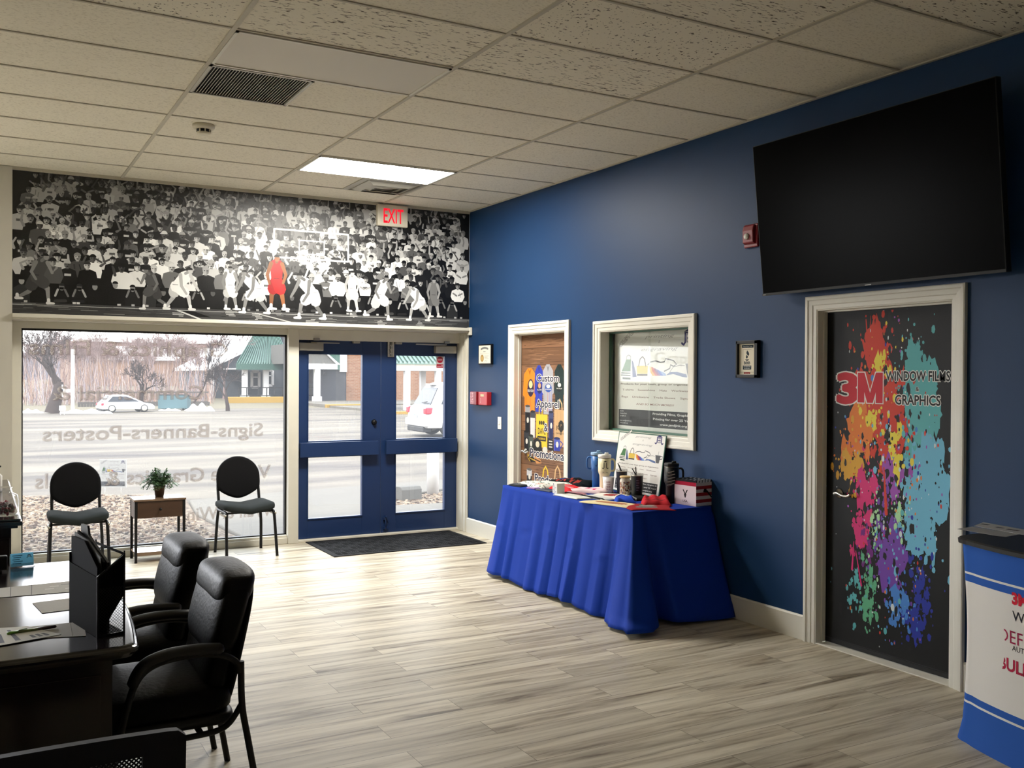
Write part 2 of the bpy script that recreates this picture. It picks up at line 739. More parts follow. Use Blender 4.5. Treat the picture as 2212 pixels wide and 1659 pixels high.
M['door_print'] = print_mat('door_wrap_print', 0.5, 0.22)
M['cloth_print'] = print_mat('printed_cotton', 0.9, 0.1)
M['metal'] = mat('brushed_metal', (178, 174, 164), 0.35, 1.0, bump=(60, .05))
M['silver'] = mat('silver_paint', (172, 168, 156), 0.4, 0.5, var=(8, .1))
M['chrome'] = mat('satin_nickel', (190, 186, 178), 0.25, 1.0)
M['black_metal'] = mat('black_powder_coat', (11, 11, 12), 0.5, spec=.35)
M['black_plastic'] = mat('black_plastic', (11, 11, 12), 0.5, spec=.35)
M['matte_black'] = mat('matte_black_steel', (8, 8, 9), .7, spec=.03)
M['matte_navy'] = mat('matte_navy_card', (8, 10, 20), .7, spec=.04)
M['dark_plastic'] = mat('dark_grey_plastic', (26, 26, 28), 0.55, spec=.35)
M['navy_plastic'] = mat('navy_black_plastic', (8, 10, 20), 0.6, spec=.25)
M['black_fabric'] = mat('black_woven_fabric', (20, 20, 22), 0.95, spec=0.15, sheen=0.05, bump=(900, .2))
M['grey_fabric'] = mat('charcoal_woven_fabric', (42, 46, 46), 0.95, spec=0.15, bump=(900, .2))
M['leather'] = mat('black_leather', (8, 8, 9), 0.48, spec=0.12, bump=(60, .4, .004))
M['espresso'] = mat('espresso_wood', (24, 18, 18), 0.16, spec=0.5, var=(3, .2, (1, 12, 1)))
M['desk_top'] = mat('polished_espresso_top', (26, 22, 23), 0.13, spec=0.6, var=(3, .2, (1, 12, 1)))
M['rustic'] = mat('rustic_brown_wood', (70, 47, 30), 0.5, var=(3.2, .45, (1, 1, 5)))
M['rustic_top'] = mat('polished_brown_top', (120, 96, 76), 0.16, spec=0.8, var=(3, .3, (1, 8, 1)))
M['tv'] = mat('television_screen', (4, 4, 4), 0.25, spec=0.02)
M['red_paint'] = mat('red_plastic', (176, 40, 48), 0.4)
M['dark_red'] = mat('deep_red_plastic', (128, 26, 36), 0.4)
M['white_plastic'] = mat('white_plastic', (225, 222, 212), 0.4)
M['ivory'] = mat('ivory_plastic', (214, 207, 188), 0.5)
M['cloth'] = mat('royal_blue_polyester', (11, 52, 150), 0.7, spec=0.14, bump=(700, .05))
M['rubber'] = mat('black_rubber_mat', (26, 26, 27), 0.85, spec=0.25, bump=(200, .2))
M['lamp'] = emit_mat('lit_diffuser', (255, 250, 240), LAMP)
M['off'] = mat('unlit_diffuser', (214, 208, 196), 0.5)
M['exit_red'] = emit_mat('exit_letters_red', (255, 30, 50), 1.1)
M['leaf'] = mat('leaf_green', (62, 92, 52), 0.6, var=(20, .35))
M['pot'] = mat('brown_pot', (84, 62, 44), 0.6)
M['asphalt'] = streak_mat('worn_asphalt', (76, 68, 62), (134, 124, 108), 0.42, (0.3, 1.5, 1))
M['concrete'] = mat('sidewalk_concrete', (118, 112, 102), 0.9, var=(2, .08), spec=0.2)
M['gravel'] = stone_mat('river_gravel', (66, 50, 38), (112, 94, 76), (152, 138, 118), 26)
M['block'] = mat('concrete_block', (98, 96, 91), 0.9, var=(9, .12), spec=0.2, bump=(40, .3))
M['white_paint'] = mat('white_exterior_paint', (190, 188, 185), 0.6)
M['siding'] = mat('grey_siding', (72, 77, 84), 0.8, var=(1, .05))
M['dark_siding'] = mat('dark_grey_siding', (52, 53, 58), 0.8, var=(1.5, .2))
M['brick'] = brick_mat('tan_brick', (124, 82, 56), (138, 98, 72), (142, 122, 104), 0.3, 0.1, 0.012)
M['green_metal'] = mat('green_metal_roof', (104, 132, 118), 0.5)
M['green_dark'] = mat('green_fascia', (38, 80, 66), 0.6)
M['yellow'] = mat('yellow_curb_paint', (150, 116, 30), 0.7, var=(2, .08))
M['bark'] = mat('grey_bark', (66, 57, 54), 0.9, spec=0.1, var=(4, .2))
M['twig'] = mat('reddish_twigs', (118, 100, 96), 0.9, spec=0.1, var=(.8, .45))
M['fence'] = mat('weathered_fence_wood', (80, 75, 71), 0.9, var=(3, .15, (8, 1, 1)))
M['snow'] = mat('old_snow', (238, 238, 238), 0.9, var=(1, .04))
M['orange_wall'] = mat('orange_brick_wall', (128, 100, 82), 0.9, var=(.3, .12))
M['car_white'] = mat('white_car_paint', (178, 178, 178), 0.25, coat=0.6)
M['car_glass'] = mat('car_window', (58, 62, 68), 0.3, spec=0.15)
M['tail'] = mat('red_tail_lamp', (190, 30, 54), 0.25)
M['tyre'] = mat('tyre_rubber', (30, 30, 32), 0.8)
M['teal_dump'] = mat('pale_teal_steel', (70, 100, 106), 0.7)
M['cap_plastic'] = mat('green_tint_edge', (52, 92, 76), 0.4)
M['paper'] = print_mat('printed_paper', 0.7, 0.25)
M['blue_steel'] = mat('blue_powder_coat', (46, 104, 170), 0.4)
M['cream_steel'] = mat('cream_powder_coat', (226, 218, 180), 0.4)
M['dark_steel'] = mat('dark_navy_powder_coat', (34, 36, 48), 0.4)
M['green_steel'] = mat('dark_green_powder_coat', (36, 42, 34), 0.4)
M['lid_blue'] = mat('pale_blue_lid', (140, 174, 206), 0.35)
M['lid_white'] = mat('white_lid', (236, 234, 226), 0.35)
M['mug_white'] = mat('white_ceramic', (226, 222, 222), 0.3)
M['bamboo'] = mat('bamboo_lid', (206, 176, 124), 0.5)
M['fabric_counter'] = print_mat('stretch_fabric_print', 0.8, 0.2)


def dim(m, f):
    for n in m.node_tree.nodes:
        if n.type == 'BSDF_PRINCIPLED' and not n.inputs['Base Color'].is_linked:
            c = n.inputs['Base Color'].default_value
            n.inputs['Base Color'].default_value = (c[0] * f, c[1] * f, c[2] * f, 1)
        if n.type == 'MIX':
            for i in (6, 7):
                c = n.inputs[i].default_value
                n.inputs[i].default_value = (c[0] * f, c[1] * f, c[2] * f, 1)
        if n.type == 'VALTORGB':
            for e in n.color_ramp.elements:
                e.color = (e.color[0] * f, e.color[1] * f, e.color[2] * f, 1)
        if n.type == 'TEX_BRICK':
            for k in ('Color1', 'Color2', 'Mortar'):
                c = n.inputs[k].default_value
                n.inputs[k].default_value = (c[0] * f, c[1] * f, c[2] * f, 1)


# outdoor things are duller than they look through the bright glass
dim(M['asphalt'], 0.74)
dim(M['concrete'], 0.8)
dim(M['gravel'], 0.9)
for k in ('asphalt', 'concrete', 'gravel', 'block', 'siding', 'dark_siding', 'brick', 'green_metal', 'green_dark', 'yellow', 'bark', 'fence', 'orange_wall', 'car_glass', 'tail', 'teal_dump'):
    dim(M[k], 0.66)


M['card'] = print_mat('thin_card', .6, .2)
_nt = M['card'].node_tree
_tr = _nt.nodes.new('ShaderNodeBsdfTranslucent')
_mx = _nt.nodes.new('ShaderNodeMixShader')
_mx.inputs[0].default_value = 0.55
_vc = [n for n in _nt.nodes if n.type == 'VERTEX_COLOR'][0]
_nt.links.new(_vc.outputs[0], _tr.inputs[0])
_nt.links.new(_nt.nodes['Principled BSDF'].outputs[0], _mx.inputs[1])
_nt.links.new(_tr.outputs[0], _mx.inputs[2])
_nt.links.new(_mx.outputs[0], [n for n in _nt.nodes if n.type == 'OUTPUT_MATERIAL'][0].inputs[0])


M['print_out'] = print_mat('dimmed_sign_print', .8, .1)  # white sign print, colours darkened to offset the strong outdoor light
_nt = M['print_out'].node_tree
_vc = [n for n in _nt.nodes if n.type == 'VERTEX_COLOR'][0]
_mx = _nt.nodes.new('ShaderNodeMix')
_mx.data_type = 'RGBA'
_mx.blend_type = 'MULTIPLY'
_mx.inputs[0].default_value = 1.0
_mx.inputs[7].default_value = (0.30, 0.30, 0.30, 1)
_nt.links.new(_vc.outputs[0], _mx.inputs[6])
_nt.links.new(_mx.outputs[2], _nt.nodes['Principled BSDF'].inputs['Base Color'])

# ---------------------------------------------------------------- the room
H = 3.368
XL, YB = -9.6, -12.0
YS = 0.25                                     # inner face of the recessed storefront
TX, TY = 1.2192, 0.6096
XC, Y6 = -0.9759, -0.5086
rnd = random.Random(7)

fb = MB()
fb.quad((XL, YB, 0), (0.12, YB, 0), (0.12, 0.32, 0), (XL, 0.32, 0))
tag(fb.build('floor', M['floor'], kind='structure'), 'pale grey wood-look plank floor with dark streaks', 'floor')

xs = [0.0, XC] + [XC - TX * k for k in range(1, 8)]
xs = [x for x in xs if x > XL] + [XL]
ys = [0.0, Y6]
while ys[-1] - TY > YB:
    ys.append(ys[-1] - TY)
ys.append(YB)


def jrow(j):
    return Y6 + (j - 6) * TY


skip = {(1, 2), (2, 5), (2, 6)}               # (column, row) cells filled by light panels and the return grille
coarse_f = {(2, 7), (1, 7), (1, 9), (0, 10), (3, 10), (2, 9), (3, 12)}
coarse_p = {(1, 8), (3, 7), (2, 10), (4, 9)}
tiles = {'tile': MB(), 'tile_f': MB(), 'tile_p': MB()}
for c in range(len(xs) - 1):
    for r in range(len(ys) - 1):
        if (c, r) in skip:
            continue
        k = 'tile_f' if (c, r) in coarse_f else 'tile_p' if (c, r) in coarse_p else 'tile'
        z = H + 0.007
        tiles[k].quad((xs[c + 1], ys[r + 1], z), (xs[c + 1], ys[r], z), (xs[c], ys[r], z), (xs[c], ys[r + 1], z))
ceil = tag(tiles['tile'].build('ceiling', M['tile'], kind='structure', weld=False), 'suspended ceiling of off-white acoustic tiles', 'ceiling')
tiles['tile_f'].build('fissured_tiles', M['tile_f'], ceil, weld=False)
tiles['tile_p'].build('pitted_tiles', M['tile_p'], ceil, weld=False)
g = MB()
for x in xs[1:-1]:
    g.box(x - .012, x + .012, YB, 0, H - .001, H + .02)
for y in ys[1:-1]:
    g.box(XL, 0, y - .008, y + .008, H + .001, H + .02)
g.box(-.022, 0, YB, 0, H - .002, H + .02)
g.box(XL, 0, -.022, 0, H - .002, H + .02)
g.build('ceiling_grid', M['grid'], ceil, weld=False)
rb = MB()
rb.box(XL - .2, 2.2, YB - .2, .4, H + .35, H + .45)
tag(rb.build('ceiling_slab', M['white_wall'], kind='structure'), 'roof deck hidden above the suspended ceiling', 'roof')

# front wall: header over the storefront, pier on the left, far left pier
b = MB()
b.box(-5.25, 0.0, 0.0, .32, 2.1, H + .3)
b.box(XL, -5.25, 0.0, .32, 3.0, H + .3)
b.box(-5.25, -4.268, -.03, .32, 0, H)
b.box(XL - .1, -8.35, -.03, .32, 0, 3.0)
b.box(-8.35, -5.25, .1, .32, 0, .12)
tag(b.build('wall_front', M['white_wall'], kind='structure'), 'off-white front wall header and pier around the storefront glass', 'wall')
# right wall with its openings
D2 = (-0.98, -1.885, 2.05)
D3 = (-4.79, -5.725, 2.06)
W2 = (-2.435, -3.565, 1.20, 2.025)
b = MB()
T = .13
b.box(0, T, D2[0], .32, 0, H + .02)
b.box(0, T, D2[1], D2[0], D2[2], H + .02)
b.box(0, T, W2[0], D2[1], 0, H + .02)
b.box(0, T, W2[1], W2[0], 0, W2[2])
b.box(0, T, W2[1], W2[0], W2[3], H + .02)
b.box(0, T, D3[0], W2[1], 0, H + .02)
b.box(0, T, D3[1], D3[0], D3[2], H + .02)
b.box(0, T, YB, D3[1], 0, H + .02)
tag(b.build('wall_right', M['blue_wall'], kind='structure', weld=False), 'long navy blue painted side wall', 'wall')
b = MB()
b.box(XL - .1, XL, YB, .32, 0, H + .3)
tag(b.build('wall_left', M['white_wall'], kind='structure'), 'plain off-white wall opposite the navy wall', 'wall')
b = MB()
b.box(XL, T, YB - .1, YB, 0, H + .3)
tag(b.build('wall_back', M['white_wall'], kind='structure'), 'plain off-white wall behind the viewer', 'wall')
b = MB()
b.box(T, 1.9, -4.3, -4.2, 0, 2.7)
b.box(T, 1.9, -1.95, -1.9, 0, 2.7)
b.box(1.9, 2.0, -4.3, -1.9, 0, 2.7)
b.box(T, 2.0, -4.3, -1.9, 2.7, 2.75)
b.box(T, 2.0, -4.3, -1.9, -.05, 0)
tag(b.build('wall_office', M['white_wall'], kind='structure', weld=False), 'walls of the small office behind the sliding window', 'wall')

# baseboards
b = MB()
for y0, y1 in ((-.889, .19), (-4.704, -1.975), (YB, -5.81)):
    b.prism([(-.0145, 0), (-.0145, .145), (-.008, .155), (0, .155), (0, 0)], 'y', y0, y1)
tag(b.build('baseboard_right', M['trim'], kind='structure', weld=False), 'white baseboard along the foot of the navy wall', 'baseboard')

# ledge trim under the mural
b = MB()
b.box(-4.268, -.003, -.03, 0.0, 2.105, 2.15)
b.box(-4.268, -.003, -.075, -.03, 2.118, 2.15)
b.box(-.03, -.003, -.085, -.0, 2.075, 2.155)
tag(b.build('trim_1', M['trim_old'], kind='structure', bevel=.004), 'white ledge moulding running under the crowd mural', 'trim')
b = MB()
b.box(-4.268, -.003, -.018, 0.0, H - .02, H - .003)
tag(b.build('trim_2', M['grid'], kind='structure'), 'thin off-white angle along the top edge of the mural', 'trim')

# storefront window
win = thing('window_1', 'large storefront window with mirrored lettering on the glass', 'window', (-3.03, .27, 0), kind='structure')


def child(mb, name, mt, parent, **kw):
    o = mb.build(name, mt, parent, **kw)
    if parent:
        o.matrix_parent_inverse = Matrix.Translation(-Vector(parent.location)) if parent.rotation_euler.z == 0 else parent.matrix_basis.inverted()
    return o


b = MB()
b.box(-4.268, -1.80, .20, .30, 2.04, 2.10)
b.box(-4.268, -4.19, .20, .30, .0, 2.04)
b.box(-1.875, -1.772, .17, .30, .0, 2.10)
b.box(-4.19, -1.875, .20, .30, .055, .085)
b.box(-4.268, -1.875, .185, .30, 0, .06)
child(b, 'window_frame', M['trim_old'], win, bevel=.004)
b = MB()
for x0, x1, z0, z1 in ((-4.19, -4.178, .085, 2.04), (-1.893, -1.875, .085, 2.04), (-4.19, -1.875, 2.022, 2.04), (-4.19, -1.875, .085, .097)):
    b.box(x0, x1, .235, .285, z0, z1)
child(b, 'gasket', M['gasket'], win)
b = MB()
b.quad((-4.18, .262, .09), (-1.88, .262, .09), (-1.88, .262, 2.03), (-4.18, .262, 2.03))
child(b, 'glass_pane', M['glass'], win)
M['letter'] = film_mat('window_lettering_film', (70, 48, 40), .09)
M['letter_in'] = film_mat('window_lettering_film_core', (178, 168, 150), .36)
for mm, k in (('letter', 1), ('letter_in', 0)):
    for s, pxr, pxl, py, ph in (('Graphics & Films', 492, 62, 771, 32), ('Commercial &', 442, 114, 862, 30), ('Signs-Banners-Posters', 568, 92, 941, 29), ('Vehicle Graphics & Decals', 585, 76, 1032, 30), ('Wall & Window', 588, 330, 1113, 28)):
        pr = Print((0, .268 - .002 * (1 - k), 0), (1, 0, 0), (0, 0, 1), (0, -1, 0))
        a, c = at(pxr, py, 'y', .262), at(pxl, py, 'y', .262)
        hh = (at(pxr, py - ph, 'y', .262) - a).z
        pr.text(s, a.x, a.z, hh, (255, 255, 255), 0, w=a.x - c.x, bold=.035 if k else -.004, mirror=True)
        child(pr.mb, 'lettering' if k else 'lettering_core', M[mm], win, weld=False)
# unseen storefront added further left, sized for its daylight fill
w3 = thing('window_added', 'clear storefront window further along the front wall', 'window', (-6.8, .27, 0), kind='structure')
b = MB()
for x in (-8.35, -6.83, -5.31):
    b.box(x, x + .06, .20, .30, .12, 3.0)
b.box(-8.35, -5.25, .20, .30, 2.94, 3.0)
b.box(-8.35, -5.25, .20, .30, .12, .16)
child(b, 'window_frame', M['trim_old'], w3)
b = MB()
b.quad((-8.29, .262, .16), (-5.31, .262, .16), (-5.31, .262, 2.94), (-8.29, .262, 2.94))
child(b, 'glass_pane', M['clear'], w3)

# entrance: pair of navy doors
d1 = thing('door_1', 'pair of navy blue glazed entrance doors in a white frame', 'door', (-.89, .27, 0), kind='structure')
b = MB()
b.box(-1.772, 0, .185, .31, 1.995, 2.10)
b.box(-.014, 0, .0, .31, 0, 2.10)
b.box(-.024, -.014, .02, .06, 0, 2.08)
b.box(-.022, -.014, .10, .23, 0, 2.08)
b.box(-1.772, 0, .20, .34, 0, .022)
child(b, 'door_frame', M['trim_old'], d1, bevel=.004)
b = MB()
for x in (-1.20, -.74):
    b.box(x, x + .07, .205, .25, 1.972, 1.995)
child(b, 'strike_plate', M['silver'], d1, bevel=.003)
for nm, x0, x1, hx0, hx1, bx0, bx1, side in (('a', -1.768, -.888, -1.652, -1.09, -1.757, -.938, 0), ('b', -.884, -.018, -.719, -.161, -.855, -.045, 1)):
    b = MB()
    y0, y1 = YS, YS + .045
    b.box(x0, hx0, y0, y1, .024, 1.9945)
    b.box(hx1, x1, y0, y1, .024, 1.9945)
    b.box(hx0, hx1, y0, y1, 1.856, 1.9945)
    b.box(hx0, hx1, y0, y1, .828, .992)
    b.box(hx0, hx1, y0, y1, .024, .222)
    for z0, z1 in ((.222, .828), (.992, 1.856)):
        for q in ((hx0 - .012, hx0, z0 - .012, z1 + .012), (hx1, hx1 + .012, z0 - .012, z1 + .012), (hx0, hx1, z0 - .012, z0), (hx0, hx1, z1, z1 + .012)):
            b.box(q[0], q[1], y0 - .008, y0, q[2], q[3])
    leaf = child(b, 'door_leaf', M['blue_door'], d1, bevel=.002, weld=False)

    def sub(mb, name, mt, **kw):
        o = mb.build(name, mt, leaf, **kw)
        return o
    b = MB()
    for z0, z1 in ((.215, .835), (.985, 1.865)):
        b.quad((hx0 - .005, y0 + .02, z0), (hx1 + .005, y0 + .02, z0), (hx1 + .005, y0 + .02, z1), (hx0 - .005, y0 + .02, z1))
    sub(b, 'glass_pane', M['glass'], weld=False)
    b = MB()
    b.box(bx0, bx1, .17, .205, .838, .982)
    b.box(bx0 + .03, bx0 + .07, .205, .25, .86, .96)
    b.box(bx1 - .07, bx1 - .03, .205, .25, .86, .96)
    sub(b, 'push_bar', M['blue_door'], bevel=.004)
    b = MB()
    if side == 0:
        p0, p1 = at(646, 757, 'y', .2), at(699, 741, 'y', .2)
        q0, q1 = at(683, 733, 'y', .19), at(739, 741, 'y', .1)
    else:
        p0, p1 = at(941, 763, 'y', .2), at(986, 748, 'y', .2)
        q0, q1 = at(964, 740, 'y', .19), at(905, 743, 'y', .1)
    b.box(p0.x, p1.x, .195, YS, p0.z, p1.z)
    sub(b, 'door_closer', M['silver'], bevel=.006)
    b = MB()
    b.box(min(q0.x, q1.x), max(q0.x, q1.x), .17, .185, q1.z - .006, q1.z + .006)
    b.box(q0.x - .03, q0.x + .03, .165, .2, q0.z - .012, q0.z + .012)
    b.tube([(q1.x, .18, q1.z), (p0.x * .5 + p1.x * .5, .215, p1.z + .005)], .006)
    sub(b, 'closer_arm', M['metal'], bevel=.002)
    b = MB()
    if side == 0:
        c = at(808, 912, 'y', YS)
        b.lathe([(.001, -.03), (.02, -.03), (.024, -.012), (.03, 0)], (c.x, YS, c.z), axis='y')
        b.box(c.x - .004, c.x + .004, YS - .045, YS - .03, c.z - .014, c.z + .014)
        sub(b, 'lock_knob', M['black_metal'])
    else:
        p0, p1 = at(838, 771, 'y', .23), at(852, 739, 'y', .23)
        b.box(p0.x, p0.x + .02, .235, YS, p0.z, p1.z)
        b.box(p1.x - .02, p1.x, .235, YS, p0.z, p1.z)
        b.box(p0.x, p1.x, .243, YS, p0.z, p1.z)
        b.tube([((p0.x + p1.x) / 2, .232, p0.z + .01), ((p0.x + p1.x) / 2, .232, p1.z + .03)], .009)
        for z in (.03, .07, .11):
            b.box(p0.x + .015, p1.x - .015, .222, .24, p0.z + z, p0.z + z + .012)
        sub(b, 'slide_bolt', M['metal'])
        b = MB()
        c = at(832, 1126, 'y', YS)
        b.tube([(c.x, YS - .014, .05), (c.x, YS - .014, c.z + .05)], .008)
        for z in (.075, c.z + .03):
            b.box(c.x - .026, c.x + .026, YS - .02, YS, z - .012, z + .012)
        b.tube([(c.x, YS - .014, c.z + .05), (c.x, YS - .045, c.z + .05)], .01)
        sub(b, 'foot_bolt', M['blue_door'])
        pr = Print((0, YS + .0195, 0), (1, 0, 0), (0, 0, 1), (0, -1, 0))
        p0, p1 = at(944, 795, 'y', YS), at(960, 769, 'y', YS)
        x0_, x1_, z0_, z1_ = p0.x, p1.x, p0.z, p1.z
        W_, H_ = x1_ - x0_, z1_ - z0_
        pr.rect(x0_, x1_, z0_, z1_, (210, 200, 200), 1)
        pr.ell(x0_ + W_ / 2, z0_ + H_ * .68, W_ * .42, W_ * .42, (176, 34, 56), 2, 8, PI / 8, PI / 8 + 2 * PI)
        pr.rect(x0_ + .004, x1_ - .004, z0_ + .004, z0_ + H_ * .32, (168, 34, 54), 2)
        for k in range(2):
            pr.rect(x0_ + W_ * .2, x0_ + W_ * .8, z0_ + H_ * (.62 + .09 * k), z0_ + H_ * (.66 + .09 * k), (226, 200, 204), 3)
        pr.rect(x0_ + W_ * .12, x0_ + W_ * .66, z0_ + H_ * .12, z0_ + H_ * .17, (226, 190, 196), 3)
        pr.rect(x0_ + W_ * .74, x0_ + W_ * .86, z0_ + H_ * .10, z0_ + H_ * .26, (236, 220, 220), 3)
        sub(pr.mb, 'sticker', M['print'], weld=False)

# door mat
b = MB()
b.box(-1.70, -.14, -.69, .175, 0, .008)
for i in range(26):
    for j in range(14):
        x, y = -1.65 + i * .057, -.645 + j * .057
        if (i // 2 + j // 2) % 2:
            for k in range(3):
                b.box(x + .004 + k * .018, x + .012 + k * .018, y + .004, y + .05, .008, .0105)
        else:
            for k in range(3):
                b.box(x + .004, x + .05, y + .004 + k * .018, y + .012 + k * .018, .008, .0105)
tag(b.build('door_mat', M['rubber'], weld=False), 'black ribbed rubber mat on the floor before the navy entrance doors', 'mat')


# ---- casings and the two printed doors on the navy wall
def casing(name_parent, y0, y1, zt, wdt, zb=0.0, full=False, depth=.07):
    b = MB()
    prof = [(0, 0), (0, .022), (.006, .026), (wdt * .26, .026), (wdt * .32, .019), (wdt * .62, .017), (wdt * .68, .012), (wdt * .94, .011), (wdt, .007), (wdt, -.004)]
    rows_ = []
    for a_, t_ in prof:
        lo = zb + a_ if full else zb
        rows_.append([(-t_, y0 + a_, lo), (-t_, y0 + a_, zt - a_), (-t_, y1 - a_, zt - a_), (-t_, y1 - a_, lo)])
    for i in range(len(prof) - 1):
        for k in range(4 if full else 3):
            k2 = (k + 1) % 4
            b.add([rows_[i][k], rows_[i][k2], rows_[i + 1][k2], rows_[i + 1][k]], [(0, 1, 2, 3)])
    iy0, iy1, iz = y0 + wdt, y1 - wdt, zt - wdt
    b.box(-.006, depth + .04, iy0 - .012, iy0 + .004, zb, iz + .01)
    b.box(-.006, depth + .04, iy1 - .004, iy1 + .012, zb, iz + .01)
    b.box(-.006, depth + .04, iy0, iy1, iz - .004, iz + .012)
    if full:
        b.box(-.006, depth + .04, iy0, iy1, zb + wdt - .012, zb + wdt + .004)
    else:
        for yy in ((iy0, iy0 + .014), (iy1 - .014, iy1)):
            b.box(depth - .03, depth - .002, yy[0], yy[1], zb, iz)
        b.box(depth - .03, depth - .002, iy0, iy1, iz - .014, iz)
    return child(b, 'door_casing' if not full else 'window_casing', M['trim'], name_parent, weld=False)


def lever(parent, x, y, z, sgn):
    b = MB()
    b.lathe([(.03, 0), (.03, -.006), (.024, -.012), (.012, -.016), (.011, -.045)], (x, y, z), axis='x', seg=20)
    pts = catmull([(x - .045, y, z), (x - .05, y + sgn * .03, z + .006), (x - .05, y + sgn * .07, z - .006), (x - .048, y + sgn * .105, z - .004), (x - .046, y + sgn * .12, z + .008)], 5)
    n = len(pts)
    b.tube(pts, [.011 - .004 * i / n for i in range(n)], 10)
    return b.build('door_handle', M['chrome'], parent)


XD = .075
d2 = thing('door_2', 'narrow door printed with clothing and promotional goods on brown planks', 'door', (XD, -1.43, 0), kind='structure')
casing(d2, -1.975, -.889, 2.143, .09)
b = MB()
b.box(XD, XD + .04, D2[1] - .003, D2[0] + .003, .012, D2[2] - .004)
leaf2 = child(b, 'door_leaf', M['gasket'], d2)
lever(leaf2, XD, -1.075, .93, -1)
d3 = thing('door_3', 'black door covered in bright paint splatter and bold lettering', 'door', (XD, -5.26, 0), kind='structure')
casing(d3, -5.81, -4.704, 2.148, .085)
b = MB()
b.box(XD, XD + .04, D3[1] - .003, D3[0] + .003, .012, D3[2] - .004)
leaf3 = child(b, 'door_leaf', M['gasket'], d3)
b = MB()
b.box(-.008, XD + .05, D3[1], D3[0], 0, .008)
child(b, 'threshold', M['trim_old'], d3, bevel=.003)
b = MB()
b.box(XD - .006, XD, D3[1] + .01, D3[0] - .01, .014, .04)
b.build('door_sweep', M['black_plastic'], leaf3)
lever(leaf3, XD, -4.90, .94, -1)

# sliding office window
w2 = thing('window_2', 'small sliding window in a white moulded frame on the navy wall', 'window', (0, -3.0, 1.6), kind='structure')
casing(w2, -3.652, -2.348, 2.107, .086, zb=1.114, full=True)
b = MB()
b.box(.085, .115, W2[1], W2[0], W2[2], W2[2] + .02)
b.box(.085, .115, W2[1], W2[0], W2[3] - .02, W2[3])
b.box(.085, .115, W2[0] - .014, W2[0], W2[2], W2[3])
b.box(.085, .115, W2[1], W2[1] + .014, W2[2], W2[3])
child(b, 'glass_track', M['cap_plastic'], w2)
for x, ya, yb, pa in ((.092, -2.985, -2.44, 0), (.106, -3.56, -2.945, 1)):
    b = MB()
    b.box(x, x + .006, ya, yb, W2[2] + .012, W2[3] - .012)
    child(b, 'glass_pane', M['pane'], w2)

# ---------------------------------------------------------------- ceiling fixtures
b = MB()
b.quad((-2.80, jrow(1), H + .007), (-2.80, jrow(2), H + .007), (-2.195, jrow(2), H + .007), (-2.195, jrow(1), H + .007))
b.box(-2.815, -2.795, jrow(1), jrow(2), H - .001, H + .02)
b.build('half_tile', M['tile'], ceil, weld=False)


def troffer(x0, x1, y0, y1, mt, label, group=None):
    t = thing('ceiling_light', label, 'light', ((x0 + x1) / 2, (y0 + y1) / 2, H), group=group)
    X, Y = (x1 - x0) / 2 - .012, (y1 - y0) / 2 - .010
    b = MB()
    b.box(-X, X, -Y, -Y + .016, -.006, .06)
    b.box(-X, X, Y - .016, Y, -.006, .06)
    b.box(-X, -X + .016, -Y, Y, -.006, .06)
    b.box(X - .016, X, -Y, Y, -.006, .06)
    b.box(-X, X, -Y, Y, .06, .07)
    b.build('light_frame', M['trim'], t, weld=False)
    b = MB()
    b.quad((-X + .016, -Y + .016, .0), (-X + .016, Y - .016, .0), (X - .016, Y - .016, .0), (X - .016, -Y + .016, .0))
    b.build('diffuser', mt, t, weld=False)
    return t


troffer(-2.195, -.976, jrow(4), jrow(5), M['lamp'], 'glowing white ceiling light panel near the exit sign')
troffer(-3.414, -2.195, jrow(0), jrow(1), M['off'], 'unlit plain white ceiling light panel beside the ribbed return grille')
t = thing('air_grille', 'grey ribbed return air grille set in the ceiling', 'vent', (-3.105, jrow(1) + .305, H))
b = MB()
for a in ((-.30, .30, -.295, -.277), (-.30, .30, .277, .295), (-.30, -.282, -.295, .295), (.282, .30, -.295, .295)):
    b.box(*a, -.004, .03)
b.build('grille_frame', M['silver'], t, weld=False)
b = MB()
for i in range(34):
    x = -.278 + i * .01685
    b.add([(x, -.277, 0), (x + .004, -.277, 0), (x + .012, -.277, .014), (x + .008, -.277, .014), (x, .277, 0), (x + .004, .277, 0), (x + .012, .277, .014), (x + .008, .277, .014)],
          [(0, 1, 5, 4), (1, 2, 6, 5), (3, 0, 4, 7), (0, 3, 2, 1), (4, 5, 6, 7)])
b.build('blades', M['silver'], t, weld=False)
b = MB()
b.box(-.30, .30, -.295, .295, .03, .035)
b.build('backing', M['dark_plastic'], t)

t = thing('air_diffuser', 'square stepped supply air diffuser beside the glowing ceiling panel', 'vent', (-1.281, jrow(5) + .305, H))
b = MB()
for k, (r0, r1, z0, z1) in enumerate(((.296, .255, .0, -.006), (.235, .17, -.004, -.03), (.155, .10, -.002, -.026), (.085, .0, -.004, -.022))):
    q0 = [(-r0, -r0, z0), (r0, -r0, z0), (r0, r0, z0), (-r0, r0, z0)]
    q1 = [(-r1, -r1, z1), (r1, -r1, z1), (r1, r1, z1), (-r1, r1, z1)]
    b.add(q0 + q1, [(i, (i + 1) % 4, 4 + (i + 1) % 4, 4 + i) for i in range(4)] + ([(4, 5, 6, 7)] if k == 3 else []))
b.build('vanes', M['silver'], t, weld=False)
b = MB()
b.box(-.298, .298, -.298, .298, .001, .004)
b.build('back_plate', M['grid'], t)

